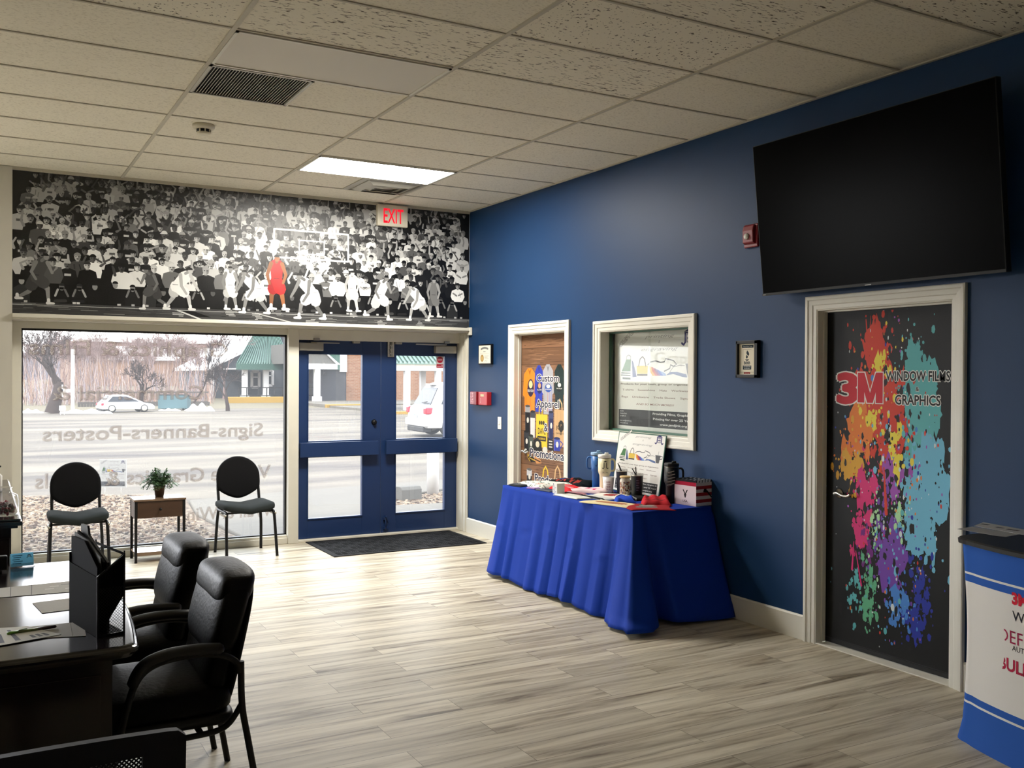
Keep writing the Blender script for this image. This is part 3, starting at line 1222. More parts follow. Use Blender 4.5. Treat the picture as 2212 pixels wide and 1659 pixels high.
t = thing('smoke_detector', 'round cream smoke detector on the ceiling', 'smoke detector', at(440, 272, 'z', H))
b = MB()
b.lathe([(.074, 0.007), (.074, -.012), (.066, -.022), (.05, -.026)], seg=28)
b.build('base', M['ivory'], t)
b = MB()
b.lathe([(.047, -.026), (.045, -.046)], seg=28)
b.build('sensor_slots', M['black_plastic'], t)
b = MB()
b.lathe([(.047, -.046), (.044, -.056), (.03, -.062), (.001, -.063)], seg=28)
for k in range(8):
    a = k * PI / 4
    c, s_ = math.cos(a), math.sin(a)
    b.box(.046 * c - .004, .046 * c + .004, .046 * s_ - .004, .046 * s_ + .004, -.048, -.024)
b.build('cap', M['ivory'], t)

# exit sign
p0, p1 = at(816, 487, 'y', -.05), at(881, 443, 'y', -.05)
xa, xb, za, zb_ = p0.x, p1.x, p0.z + .004, H - .012
t = thing('exit_sign', 'illuminated exit sign with glowing red letters above the entrance', 'sign', ((xa + xb) / 2, 0, za))
w_, h_ = xb - xa, zb_ - za
b = MB()
b.box(-w_ / 2, w_ / 2, -.05, -.002, 0, h_)
b.build('housing', M['ivory'], t, bevel=.004)
b = MB()
b.box(-w_ / 2 + .02, w_ / 2 - .02, -.052, -.05, .012, h_ - .012)
b.build('face_plate', M['ivory'], t)
pr = Print((0, -.0545, 0), (1, 0, 0), (0, 0, 1), (0, -1, 0))
pr.text('EXIT', .005, .032, h_ - .064, (255, 255, 255), 0, w=w_ * .66, align='c', bold=.012)
pr.mb.build('letters', M['exit_red'], t, weld=False)

# ---------------------------------------------------------------- the crowd mural (a plain stand-in crowd at a ball game)
MX0, MZ0 = -4.266, 2.142
MW, MH = 4.262, H - .012 - MZ0
pr = Print((MX0, -.0012, MZ0), (1, 0, 0), (0, 0, 1), (0, -1, 0), cell=.007)
rn = random.Random(21)


def gcol(v):
    v = max(0, min(255, v))
    return (v, v, v * .985 + 1)


def mm(px, py):
    q = at(px, py, 'y', 0)
    return q.x - MX0, q.z - MZ0


pr.rect(0, MW, 0, MH, gcol(16), 0)


def person(x, y, s, L, dim=1.0, full=False):
    sh = rn.random()
    shirt = rn.uniform(190, 246) if sh < .40 else rn.uniform(10, 34) if sh < .80 else rn.uniform(60, 130)
    skin = rn.choice((140, 165, 180, 105, 80, 195)) + rn.uniform(-15, 15)
    shirt *= dim
    skin *= dim
    wv = rn.uniform(.9, 1.2)
    lean = rn.uniform(-.15, .15) * s
    # torso
    pr.poly([(x - .3 * s, y - .05 * s), (x - 1.05 * s * wv, y - .38 * s), (x - 1.28 * s * wv, y - 1.5 * s), (x - 1.0 * s, y - 2.5 * s), (x + 1.0 * s, y - 2.5 * s), (x + 1.28 * s * wv, y - 1.5 * s), (x + 1.05 * s * wv, y - .38 * s), (x + .3 * s, y - .05 * s)], gcol(shirt), L)
    if rn.random() < .5:
        for k in range(2):
            a = x + rn.uniform(-.7, .7) * s
            pr.stroke([(a, y - rn.uniform(.5, .9) * s), (a + rn.uniform(-.3, .3) * s, y - rn.uniform(1.2, 1.9) * s)], rn.uniform(.08, .22) * s, gcol(shirt * rn.choice((.55, .7, .8))), L + 1, caps=False)
    if rn.random() < .3:
        pr.rect(x - .45 * s, x + .45 * s, y - 1.2 * s, y - .85 * s, gcol(shirt * .4 if shirt > 100 else 190 * dim), L + 1)
    q = rn.random()
    if q < .30:
        for sg in (-1, 1):
            if rn.random() < .75:
                pr.stroke([(x + sg * 1.0 * s, y - .6 * s), (x + sg * rn.uniform(1.1, 1.6) * s, y + rn.uniform(-.3, .4) * s), (x + sg * rn.uniform(.4, 1.5) * s, y + rn.uniform(.6, 1.5) * s)], [.42 * s, .34 * s, .26 * s], gcol(skin * .92), L + 2)
    elif q < .55:
        pr.stroke([(x - .95 * s, y - .9 * s), (x - .2 * s, y - 1.35 * s)], .3 * s, gcol(skin * .85), L + 2)
        pr.stroke([(x + .95 * s, y - .9 * s), (x + .2 * s, y - 1.25 * s)], .3 * s, gcol(skin * .9), L + 2)
    # head
    hx, hy = x + lean, y + .5 * s
    pr.rect(hx - .2 * s, hx + .2 * s, y - .2 * s, y + .2 * s, gcol(skin * .7), L + 3)
    pr.ell(hx, hy, .44 * s, .58 * s, gcol(skin), L + 4, 10)
    pr.poly([(hx + .05 * s, hy + .5 * s), (hx + .44 * s, hy + .2 * s), (hx + .36 * s, hy - .35 * s), (hx + .08 * s, hy - .5 * s)], gcol(skin * .72), L + 5)
    hc = rn.uniform(12, 55) if rn.random() < .72 else rn.uniform(120, 220) * dim
    pr.ell(hx, hy + .16 * s, .5 * s, .5 * s, gcol(hc), L + 5.5, 8, 0, PI)
    if rn.random() < .25:
        pr.rect(hx - .62 * s, hx + .4 * s, hy + .12 * s, hy + .24 * s, gcol(hc), L + 6)
    pr.rect(hx - .3 * s, hx - .08 * s, hy - .02 * s, hy + .08 * s, gcol(skin * .3), L + 6)
    pr.rect(hx + .08 * s, hx + .3 * s, hy - .02 * s, hy + .08 * s, gcol(skin * .3), L + 6)
    if rn.random() < .55:
        pr.ell(hx, hy - .3 * s, .15 * s, .1 * s, gcol(skin * .25), L + 6, 6)


L = 2
rows = 14
for r in range(rows):
    f = r / (rows - 1)
    y = MH - .01 - f * (MH - .43)
    s = .046 + .014 * f
    n = int(MW / (s * 2.35))
    for par in (0, 1):
        for i in range(n):
            if i % 2 != par:
                continue
            x = (i + .5 + .5 * (r % 2)) * MW / n + rn.uniform(-.35, .35) * s
            if x < .05 or x > MW - .05:
                continue
            dim = (.72 + .28 * min(1, f * 1.6)) * (.86 if x < 1.2 and f < .4 else 1)
            yy = min(y + rn.uniform(-.25, .25) * s, MH - 1.12 * s)
            if rn.random() < .9:
                person(x, yy, s * rn.uniform(.85, 1.1), L, dim)
        L += 8
# darker courtside band with seated photographers
pr.rect(0, MW, .10, .20, gcol(14), L)
L += 1
for i in range(30):
    x = .08 + i * MW / 30 + rn.uniform(-.03, .03)
    y = rn.uniform(.20, .27)
    s = .052
    pr.poly([(x - .065, .10), (x - .06, y - .03), (x - .02, y), (x + .02, y), (x + .06, y - .03), (x + .065, .10)], gcol(rn.choice((14, 20, 30, 46, 24, 18))), L)
    pr.ell(x, y + .03, .022, .03, gcol(rn.uniform(70, 165)), L + 1, 9)
    pr.ell(x, y + .042, .025, .024, gcol(rn.uniform(10, 40)), L + 2, 8, 0, PI)
    if rn.random() < .55:
        pr.rect(x - .018, x + .016, y + .012, y + .03, gcol(8), L + 2.5)
        pr.stroke([(x - .05, y - .045), (x - .03, y + .01)], .017, gcol(rn.uniform(90, 180)), L + 3)
        pr.stroke([(x + .05, y - .045), (x + .025, y + .01)], .017, gcol(rn.uniform(90, 180)), L + 3)
    if rn.random() < .5:
        pr.stroke([(x - .05, .125), (x + .03, .13)], .026, gcol(rn.uniform(20, 60)), L + 3)
    for k in range(2):
        if rn.random() < .5:
            a = x + rn.uniform(-.05, .05)
            pr.rect(a - .012, a + .014, .105, .122, gcol(rn.uniform(120, 215)), L + 3.5)
L += 6
# court floor
pr.rect(0, MW, 0, .105, gcol(62), L)
for i in range(150):
    x, y = rn.uniform(0, MW), rn.uniform(0, .1)
    pr.rect(max(0, x - rn.uniform(.02, .16)), min(MW, x + rn.uniform(.02, .16)), y, min(.104, y + .0035), gcol(rn.choice((40, 52, 84, 100, 130))), L + 1)
pr.rect(0, MW, .084, .0875, gcol(190), L + 2)
pr.poly([(1.35, .084), (1.45, .084), (1.62, .03), (1.5, .03)], gcol(20), L + 2)
pr.stroke([(1.32, .085), (1.55, .0)], .012, gcol(200), L + 3)
pr.stroke([(2.02, .085), (2.36, .01)], .010, gcol(170), L + 3)
L += 5
# backboard, hoop, stand
bx0, by0 = mm(592, 555)
bx1, by1 = mm(752, 507)
for q in (((bx0, by0), (bx1, by0)), ((bx0, by1), (bx1, by1)), ((bx0, by0), (bx0, by1)), ((bx1, by0), (bx1, by1))):
    pr.stroke(q, .017, gcol(226), L)
ix0, iy0 = mm(646, 548)
ix1, iy1 = mm(700, 523)
for q in (((ix0, iy0), (ix1, iy0)), ((ix0, iy1), (ix1, iy1)), ((ix0, iy0), (ix0, iy1)), ((ix1, iy0), (ix1, iy1))):
    pr.stroke(q, .011, gcol(226), L)
hx, hy = mm(674, 552)
pr.stroke([(hx - .075 + .15 * k / 8, hy + .012 * math.sin(k / 8 * PI)) for k in range(9)], .009, gcol(240), L + 1)
for k in range(7):
    a = -1 + 2 * k / 6
    pr.stroke([(hx + .07 * a, hy), (hx + .045 * (a + .25), hy - .045), (hx + .035 * (a - .1), hy - .085)], .006, gcol(220), L + 1, caps=False)
sx0, sy0 = mm(668, 575)
pr.stroke([(sx0, sy0), (sx0 - .06, sy0 - .16)], .018, gcol(200), L + 1)
pr.poly([(sx0 - .14, sy0 - .36), (sx0 - .13, sy0 - .17), (sx0 + .12, sy0 - .17), (sx0 + .15, sy0 - .36)], gcol(14), L + 1.5)
L += 4


def player(px, py, h, kit, skin, pose, flip=1):
    """one generic player; joints in units of height h from the ground point"""
    global L
    x0, y0 = mm(px, py)

    def P(*q):
        return [(x0 + flip * a * h, y0 + c * h) for a, c in q]
    J = {'stand': dict(lf=(-.10, .02), lk=(-.09, .26), hip=(0, .50), rk=(.10, .26), rf=(.14, .02), ch=(.0, .80), le=(-.17, .62), lh=(-.13, .46), re=(.17, .63), rh=(.12, .48), hd=(.01, .93)),
         'crouch': dict(lf=(-.26, .02), lk=(-.10, .24), hip=(-.06, .44), rk=(.20, .26), rf=(.24, .02), ch=(.14, .68), le=(.06, .48), lh=(.16, .32), re=(.32, .54), rh=(.40, .40), hd=(.24, .80)),
         'run': dict(lf=(-.34, .10), lk=(-.14, .22), hip=(-.02, .48), rk=(.18, .30), rf=(.20, .02), ch=(.08, .76), le=(-.10, .60), lh=(-.02, .46), re=(.26, .60), rh=(.34, .70), hd=(.16, .90))}[pose]
    sk, kc = gcol(skin) if not isinstance(skin, tuple) else skin, gcol(kit) if not isinstance(kit, tuple) else kit
    dk = tuple(c * .8 for c in kc)
    for hp, kn, ft, mul in (('hip', 'lk', 'lf', .85), ('hip', 'rk', 'rf', 1.0)):
        sc = tuple(c * mul for c in sk)
        pr.stroke(P(J[hp], J[kn], J[ft]), [.12 * h, .085 * h, .05 * h], sc, L)
        f_ = J[ft]
        pr.stroke(P((f_[0], f_[1] + .06), f_), [.055 * h, .06 * h], gcol(225), L + 1)
        pr.stroke(P((f_[0] - .02, f_[1] - .01), (f_[0] + .09, f_[1] - .015)), [.06 * h, .04 * h], gcol(215 if kit != 60 else 30), L + 1.5)
    for kn in ('lk', 'rk'):
        q = J[kn]
        mid = ((J['hip'][0] + 2 * q[0]) / 3, (J['hip'][1] + 2 * q[1]) / 3 + .03)
        pr.stroke(P((J['hip'][0], J['hip'][1] + .04), mid), [.20 * h, .22 * h], dk if kn == 'lk' else kc, L + 2)
    pr.stroke(P(J['hip'], J['ch']), [.19 * h, .24 * h], kc, L + 3)
    pr.stroke(P((J['hip'][0] - .05, J['hip'][1] + .06), (J['hip'][0] + .05, J['hip'][1] + .06)), .012 * h, tuple(c * .55 for c in kc), L + 3.5)
    for e, hn, mul in (('le', 'lh', .9), ('re', 'rh', 1.0)):
        sh = (J['ch'][0] + (-.10 if e == 'le' else .10), J['ch'][1] + .03)
        pr.stroke(P(sh, J[e], J[hn]), [.075 * h, .06 * h, .045 * h], tuple(c * mul for c in sk), L + 4)
    pr.stroke(P((J['ch'][0], J['ch'][1] + .06), J['hd']), .06 * h, tuple(c * .8 for c in sk), L + 4)
    hd = P(J['hd'])[0]
    pr.ell(hd[0], hd[1], .05 * h, .066 * h, sk, L + 5, 10)
    pr.ell(hd[0] - flip * .008 * h, hd[1] + .016 * h, .053 * h, .052 * h, gcol(24), L + 5.5, 8, 0, PI)
    for k in range(5):
        yy = y0 - .012 - .013 * k
        if yy > .006:
            pr.rect(x0 - .05 * h + rn.uniform(-.03, .03), x0 + .10 * h + rn.uniform(-.03, .03), yy, yy + .006, gcol(kit * .72 if not isinstance(kit, tuple) else 110), L + .5)
    L += 7


player(80, 655, .44, 70, 140, 'run')
player(330, 668, .38, 72, 120, 'run', -1)
player(385, 668, .44, 232, 190, 'crouch')
player(497, 668, .40, 226, 140, 'stand')
player(552, 676, .46, 236, 130, 'crouch', -1)
player(597, 668, .52, (188, 40, 42), (150, 96, 62), 'stand')
player(672, 688, .50, 238, 120, 'crouch', -1)
player(760, 672, .40, 222, 180, 'stand')
player(820, 690, .46, 234, 130, 'run')
player(905, 692, .42, 232, 170, 'crouch', -1)
player(936, 684, .40, 120, 160, 'stand')
mural = pr.mb.build('wall_mural', M['print_gloss'], weld=False)
tag(mural, 'black and white mural of a cheering basketball crowd with one red player', 'mural')

# ---------------------------------------------------------------- things on the navy wall


def wall_print(y_left, z0, x):
    """print frame on the navy wall: u runs to the viewer's right (towards -y)"""
    return Print((x, y_left, z0), (0, -1, 0), (0, 0, 1), (-1, 0, 0), step=.0002)


# certificate
t = thing('certificate', 'framed certificate with a gold seal in a thin black frame', 'certificate', (0, -.41, 1.765))
b = MB()
b.box(-.028, -.001, -.14, .14, 0, .205)
b.build('frame', M['black_plastic'], t, bevel=.003)
p = wall_print(.128, .012, -.0286)
p.rect(0, .256, 0, .181, (226, 222, 208), 0)
p.stroke([(.055 + .146 * k / 8, .145 + .012 * math.sin(k / 8 * PI)) for k in range(9)], .02, (120, 122, 120), 1)
p.rect(.10, .15, .115, .121, (130, 130, 126), 1)
p.rect(.03, .226, .097, .099, (170, 168, 158), 1)
p.ell(.075, .052, .036, .036, (164, 132, 74), 1, 18)
p.ell(.075, .052, .022, .022, (196, 168, 108), 2, 14)
for k in range(3):
    p.rect(.125, .215 - .02 * (k % 2), .072 - .014 * k, .075 - .014 * k, (140, 138, 130), 1)
p.stroke([(.13, .02), (.15, .03), (.16, .02), (.185, .026)], .003, (90, 90, 90), 1)
p.mb.build('document', M['paper'], t, weld=False)

# fire alarm pull station and its alarm box
t = thing('alarm_box', 'red emergency alarm box with a small display beside the white-lettered cover', 'alarm', (0, -.40, 1.352))
b = MB()
b.box(-.055, 0, -.115, .075, 0, .135)
b.build('housing', M['red_paint'], t, bevel=.006)
p = wall_print(.075, 0, -.0556)
p.rect(.05, .125, .088, .112, (196, 186, 140), 0)
for k in range(4):
    p.ell(.055, .025 + .013 * k, .004, .004, (236, 220, 210), 0, 8)
    p.ell(.07, .028 + .013 * k, .003, .003, (40, 16, 18), 0, 8)
p.mb.build('face_marks', M['print'], t, weld=False)
t = thing('pull_station', 'dark red fire alarm pull cover printed with white letters', 'alarm', (0, -.235, 1.352))
b = MB()
b.prism([(0, -.08), (-.07, -.075), (-.055, .095), (0, .10)], 'z', 0, .135)
b.build('housing', M['dark_red'], t, bevel=.005)
p = Print((-.0556, .0975, 0), Vector((-.015, -.17, 0)), (0, 0, 1), (-1, .088, 0), step=.0003)
p.rect(.012, .098, .008, .127, (206, 160, 166), 1)
p.rect(.050, .058, .008, .127, (128, 26, 36), 2)
p.text('FIRE', .047, .014, .026, (140, 24, 36), 2, w=.104, rot=PI / 2, bold=.02)
p.text('PULL', .092, .014, .026, (140, 24, 36), 2, w=.104, rot=PI / 2, bold=.02)
p.mb.build('lettering', M['print'], t, weld=False)

# light switch
t = thing('light_switch', 'narrow white light switch plate on the navy wall beside the brown door', 'switch', (0, -.69, 1.122))
b = MB()
b.box(-.006, 0, -.036, .036, 0, .122)
b.build('plate', M['white_plastic'], t, bevel=.002)
b = MB()
b.prism([(-.006, .045), (-.013, .048), (-.006, .078)], 'y', -.012, .012)
b.build('toggle', M['ivory'], t)

# framed plaque
t = thing('plaque', 'framed accreditation plaque with a torch emblem in a thick black frame', 'plaque', (0, -4.193, 1.643))
b = MB()
y0, y1, hh = -.102, .102, .25
for q in ((y0, y1, 0, .022), (y0, y1, hh - .022, hh), (y0, y0 + .028, 0, hh), (y1 - .014, y1, 0, hh)):
    b.box(-.032, -.001, q[0], q[1], q[2], q[3])
b.build('frame', M['black_plastic'], t, bevel=.002, weld=False)
p = wall_print(.09, .02, -.012)
W_, H_ = .166, .21
p.rect(0, W_, 0, H_, (222, 214, 192), 0)
nb = (34, 48, 58)
p.rect(.028, W_ - .028, H_ - .028, H_ - .008, nb, 1)
p.text('Start With Trust', W_ / 2, H_ - .0215, .007, (210, 210, 205), 2, w=.085, align='c')
for q in (((.014, .018), (.014, H_ - .014)), ((W_ - .014, .018), (W_ - .014, H_ - .014)), ((.014, .018), (W_ - .014, .018)), ((.04, .045), (.04, H_ - .04)), ((.04, H_ - .04), (.118, H_ - .04))):
    p.stroke(q, .0022, (150, 140, 120), 1)
p.poly([(.078, .166), (.094, .15), (.098, .138), (.09, .126), (.074, .14), (.07, .148)], nb, 2)
p.poly([(.072, .136), (.088, .122), (.076, .108), (.066, .118)], nb, 2)
p.poly([(.058, .104), (.098, .104), (.09, .099), (.084, .095), (.07, .095), (.066, .099)], nb, 2)
p.text('BBB', .078, .071, .02, nb, 2, w=.058, align='c', bold=.03)
p.rect(.038, .118, .036, .063, nb, 1)
p.text('ACCREDITED', .078, .0525, .006, (215, 215, 210), 2, w=.066, align='c', bold=.01)
p.text('BUSINESS', .078, .0415, .006, (215, 215, 210), 2, w=.052, align='c', bold=.01)
p.rect(.048, .108, .006, .018, (140, 40, 38), 1)
p.text('bbb.org', .078, .0095, .005, (220, 190, 180), 2, w=.04, align='c')
p.mb.build('document', M['paper'], t, weld=False)

# horn strobe, half behind the television
t = thing('fire_strobe', 'dark red fire alarm strobe with a clear lens beside the television', 'alarm', (0, -4.205, 2.515))
b = MB()
b.box(-.02, 0, -.075, .055, 0, .155)
b.prism([(-.02, .02), (-.042, .03), (-.045, .11), (-.036, .145), (-.02, .15)], 'y', -.055, .045)
b.build('housing', M['dark_red'], t, bevel=.006)
b = MB()
b.lathe([(.022, -.044), (.018, -.056), (.001, -.06)], (0, .0, .072), axis='x', seg=16)
b.build('lens', M['white_plastic'], t)

# television, tipped a little forward
t = thing('television', 'large black wall television hanging over the splatter door', 'television', (-.10, -5.265, 2.172))
t.rotation_euler = (0, R(-6.0), 0)
b = MB()
b.box(-.012, .03, -.836, .836, .0, .952)
b.build('casing', M['black_plastic'], t, bevel=.004)
b = MB()
b.quad((-.0128, -.83, .016), (-.0128, .83, .016), (-.0128, .83, .947), (-.0128, -.83, .947))
b.build('screen', M['tv'], t)
b = MB()
b.box(-.016, -.012, -.836, .836, 0, .014)
b.build('bottom_bezel', M['dark_plastic'], t)
p = Print((-.0163, 0, 0), (0, -1, 0), (0, 0, 1), (-1, 0, 0))
p.rect(-.022, .022, .003, .007, (190, 190, 190), 1)
p.mb.build('logo_mark', M['print'], t, weld=False)
p = Print((-.0163, 0, 0), (0, -1, 0), (0, 0, 1), (-1, 0, 0))
p.rect(-.83, -.806, .004, .008, (170, 170, 170), 1)
p.mb.build('logo_mark', M['print'], t, weld=False)
b = MB()
b.box(.03, .085, -.25, .25, .18, .55)
b.build('wall_bracket', M['black_metal'], t)

# ---------------------------------------------------------------- printed door wraps
pr = Print((XD - .0008, D3[0] + .003, .0), (0, -1, 0), (0, 0, 1), (-1, 0, 0), step=.00006)
W_, H_ = (D3[0] - D3[1]) + .002, 2.05
pr.rect(0, W_, .045, H_, (13, 13, 13), 0)
rn = random.Random(5)


def dpx(px, py):
    q = at(px, py, 'x', XD)
    return D3[0] - q.y, q.z


def blob(x, y, rx, ry, col, L, n=18, rough=.35, drip=False):
    x = min(max(x, rx + .004), W_ - rx - .004)
    pts = []
    for k in range(n):
        a = 2 * PI * k / n
        r = 1 + rn.uniform(-rough, rough) * .7
        yy = math.sin(a) * ry * r
        if drip and rn.random() < .4:
            yy *= rn.uniform(1.2, 2.1)
        pts.append((min(max(x + math.cos(a) * rx * r, .003), W_ - .003), min(max(y + yy, .05), H_ - .01)))
    pr.poly(pts, col, L)


RED, ORG, YEL, AMB, TEAL, LBL, BLU, NAV, PUR, VIO, MAG, GRN, MINT, WHT = (200, 58, 40), (218, 120, 48), (226, 206, 70), (212, 158, 52), (92, 172, 176), (110, 178, 206), (72, 128, 200), (38, 52, 150), (112, 66, 160), (150, 78, 168), (206, 44, 112), (96, 170, 130), (170, 214, 160), (206, 214, 214)
regions = [  # px, py, radius across, radius up, colour, blobs, specks
    (1895, 855, .16, .22, RED, 26, 70), (1890, 740, .10, .16, RED, 10, 60), (1860, 930, .13, .16, ORG, 16, 40), (1835, 1010, .08, .12, AMB, 12, 60),
    (1990, 880, .15, .22, TEAL, 26, 60), (1975, 770, .07, .13, TEAL, 12, 50), (2000, 1040, .16, .26, LBL, 30, 80), (1945, 905, .09, .2, RED, 8, 40),
    (1905, 985, .07, .1, RED, 12, 30), (1870, 1060, .10, .14, MAG, 16, 40), (1862, 1140, .07, .16, MAG, 14, 30), (1935, 1030, .08, .14, VIO, 12, 40),
    (1910, 1150, .05, .16, PUR, 12, 40), (1880, 1190, .05, .09, (110, 34, 120), 8, 20), (1925, 1210, .10, .18, PUR, 22, 60), (1985, 1160, .13, .16, LBL, 14, 110),
    (1880, 1250, .04, .14, GRN, 10, 40), (1876, 1310, .035, .08, GRN, 7, 70), (1990, 1270, .06, .14, NAV, 16, 60), (1975, 1340, .08, .1, NAV, 10, 40),
    (1940, 1310, .07, .12, BLU, 8, 60), (1850, 1280, .05, .1, TEAL, 6, 24), (1893, 1140, .03, .14, MINT, 7, 30), (1940, 1105, .04, .08, MINT, 5, 24),
    (1885, 900, .05, .08, YEL, 7, 30), (1905, 780, .08, .1, YEL, 5, 24), (1930, 960, .08, .16, YEL, 5, 20)]
L = 1
for px, py, rx, ry, col, nb_, ns in regions:
    cx, cy_ = dpx(px, py)
    for k in range(nb_):
        r = rx * rn.uniform(.16, .42)
        blob(rn.gauss(cx, rx * .40), rn.gauss(cy_, ry * .42), r, r * rn.uniform(.9, 1.9), col, L, drip=True)
    for k in range(ns):
        r = rn.uniform(.0022, .008) if rn.random() < .8 else rn.uniform(.008, .014)
        blob(rn.gauss(cx, rx * .85), rn.gauss(cy_, ry * .85), r, r * rn.uniform(1.1, 2.4), col, L, n=7, rough=.2)
    L += 1
for k in range(420):                        # loose specks over everything
    cx, cy_ = dpx(rn.gauss(1930, 58), rn.gauss(1050, 190))
    r = rn.uniform(.002, .007)
    blob(cx, cy_, r, r * rn.uniform(1, 2.6), rn.choice((RED, ORG, TEAL, LBL, WHT, (20, 20, 20), (20, 20, 20), (20, 20, 20), WHT, NAV, VIO)), L, n=7, rough=.2)
for k in range(60):
    cx, cy_ = dpx(rn.gauss(1925, 45), rn.gauss(1020, 170))
    r = rn.uniform(.006, .016)
    blob(cx, cy_, r, r * 2.2, (22, 20, 20), L, n=9, rough=.6)
for k in range(26):
    cx, cy_ = dpx(rn.gauss(1935, 40), rn.gauss(970, 140))
    r = rn.uniform(.007, .014)
    blob(cx, cy_, r, r * 1.7, rn.choice((LBL, BLU, WHT, TEAL, YEL)), L + 1, n=12, rough=.05)
for px0, py0, px1, py1, wd in ((1872, 690, 1880, 800, .016), (1865, 735, 1880, 790, .035), (1882, 682, 1880, 720, .006), (1911, 1010, 1916, 1110, .022), (1846, 1170, 1842, 1230, .014), (1850, 1190, 1862, 1265, .012)):
    pr.stroke([dpx(px0, py0), dpx(px1, py1)], [wd * .4, wd], RED if py0 < 1100 else MAG, L)
L += 3
a, c_ = dpx(1812, 868), dpx(1908, 870)
hh = dpx(1858, 805)[1] - a[1]
w3, wm = (c_[0] - a[0]) * .43, (c_[0] - a[0]) * .55
pr.otext('3', a[0], a[1], hh, (190, 24, 44), (226, 220, 214), L, ow=.022, bold=.05, w=w3)


def block_m(x, y, w, h, col, g=0.0):
    sw = w * .27
    for q in ([(x - g, y - g), (x + sw + g, y - g), (x + sw + g, y + h + g), (x - g, y + h + g)],
              [(x + w - sw - g, y - g), (x + w + g, y - g), (x + w + g, y + h + g), (x + w - sw - g, y + h + g)],
              [(x + w / 2 - sw * .42 - g, y - g), (x + w / 2 + sw * .42 + g, y - g), (x + sw + g, y + h + g), (x - g + sw * .2, y + h + g)],
              [(x + w / 2 - sw * .42 - g, y - g), (x + w / 2 + sw * .42 + g, y - g), (x + w - sw * .2 + g, y + h + g), (x + w - sw - g, y + h + g)]):
        pr.poly(q, col)


xm = c_[0] - wm
block_m(xm, a[1], wm, hh, (226, 220, 214), .006)
block_m(xm, a[1], wm, hh, (190, 24, 44))
a, c_ = dpx(1915, 822), dpx(2054, 822)
pr.otext('WINDOW FILMS', a[0], a[1], dpx(1980, 801)[1] - a[1], (18, 18, 18), (222, 222, 216), L, ow=.05, bold=.025, w=min(c_[0] - a[0], W_ - a[0] - .012))
a = dpx(1983, 845)
pr.otext('&', a[0], a[1], .026, (18, 18, 18), (222, 222, 216), L, ow=.04, bold=.02, align='c')
a, c_ = dpx(1935, 873), dpx(2033, 873)
pr.otext('GRAPHICS', a[0], a[1], dpx(1983, 853)[1] - a[1], (18, 18, 18), (222, 222, 216), L, ow=.05, bold=.025, w=c_[0] - a[0])
pr.mb.build('door_graphic', M['door_print'], leaf3, weld=False)

# the brown plank door with clothing and promotional goods
pr = Print((XD - .0008, D2[0] + .003, 0), (0, -1, 0), (0, 0, 1), (-1, 0, 0), step=.0002)
W_, H_ = (D2[0] - D2[1]) + .006, 2.046
rn = random.Random(9)


def epx(px, py):
    q = at(px, py, 'x', XD)
    return min(max(D2[0] - q.y, .004), W_ - .004), q.z


z = .02
while z < H_:
    z1 = min(z + .158, H_)
    v = rn.uniform(.86, 1.1)
    pr.rect(0, W_, z, z1 - .004, (124 * v, 90 * v, 66 * v), 0)
    pr.rect(0, W_, z1 - .004, z1, (58, 40, 28), 0)
    for k in range(60):
        x, l_, y = rn.uniform(0, W_), rn.uniform(.05, .3), rn.uniform(z + .006, z1 - .012)
        dy = rn.uniform(-.006, .006)
        c_ = rn.choice(((92, 64, 46), (80, 54, 38), (150, 112, 84), (140, 104, 78), (106, 76, 56)))
        x1 = min(x + l_, W_)
        pr.poly([(x, y), (x1, y + dy), (x1, y + dy + .002), ((x + x1) / 2, y + dy + rn.uniform(.003, .007)), (x, y + .001)], c_, 1 + k % 3 * .3)
    z += .158


def shirt(pxc, pyt, pyb, wpx, col, L):
    x, zt = epx(pxc, pyt)
    _, zb = epx(pxc, pyb)
    w = epx(pxc + wpx / 2, pyt)[0] - epx(pxc - wpx / 2, pyt)[0]
    X = lambda f: min(max(x + f * w, .002), W_ - .002)
    dk = tuple(c * .72 for c in col)
    pr.poly([(X(-.16), zt), (X(-.5), zt - .06), (X(-.58), zt - .26), (X(-.44), zt - .28), (X(-.42), zb), (X(.42), zb), (X(.44), zt - .28), (X(.58), zt - .26), (X(.5), zt - .06), (X(.16), zt)], col, L)
    pr.poly([(X(-.16), zt), (X(0), zt - .07), (X(.16), zt), (X(0), zt - .03)], dk, L + .5)
    for k in range(5):
        a = rn.uniform(-.35, .35)
        pr.stroke([(X(a), zt - .2), (X(a + rn.uniform(-.1, .1)), zb + .02)], [.004, .016], tuple(c * rn.choice((.8, .88, 1.1)) if c * 1.1 < 255 else 255 for c in col), L + .5, caps=False)


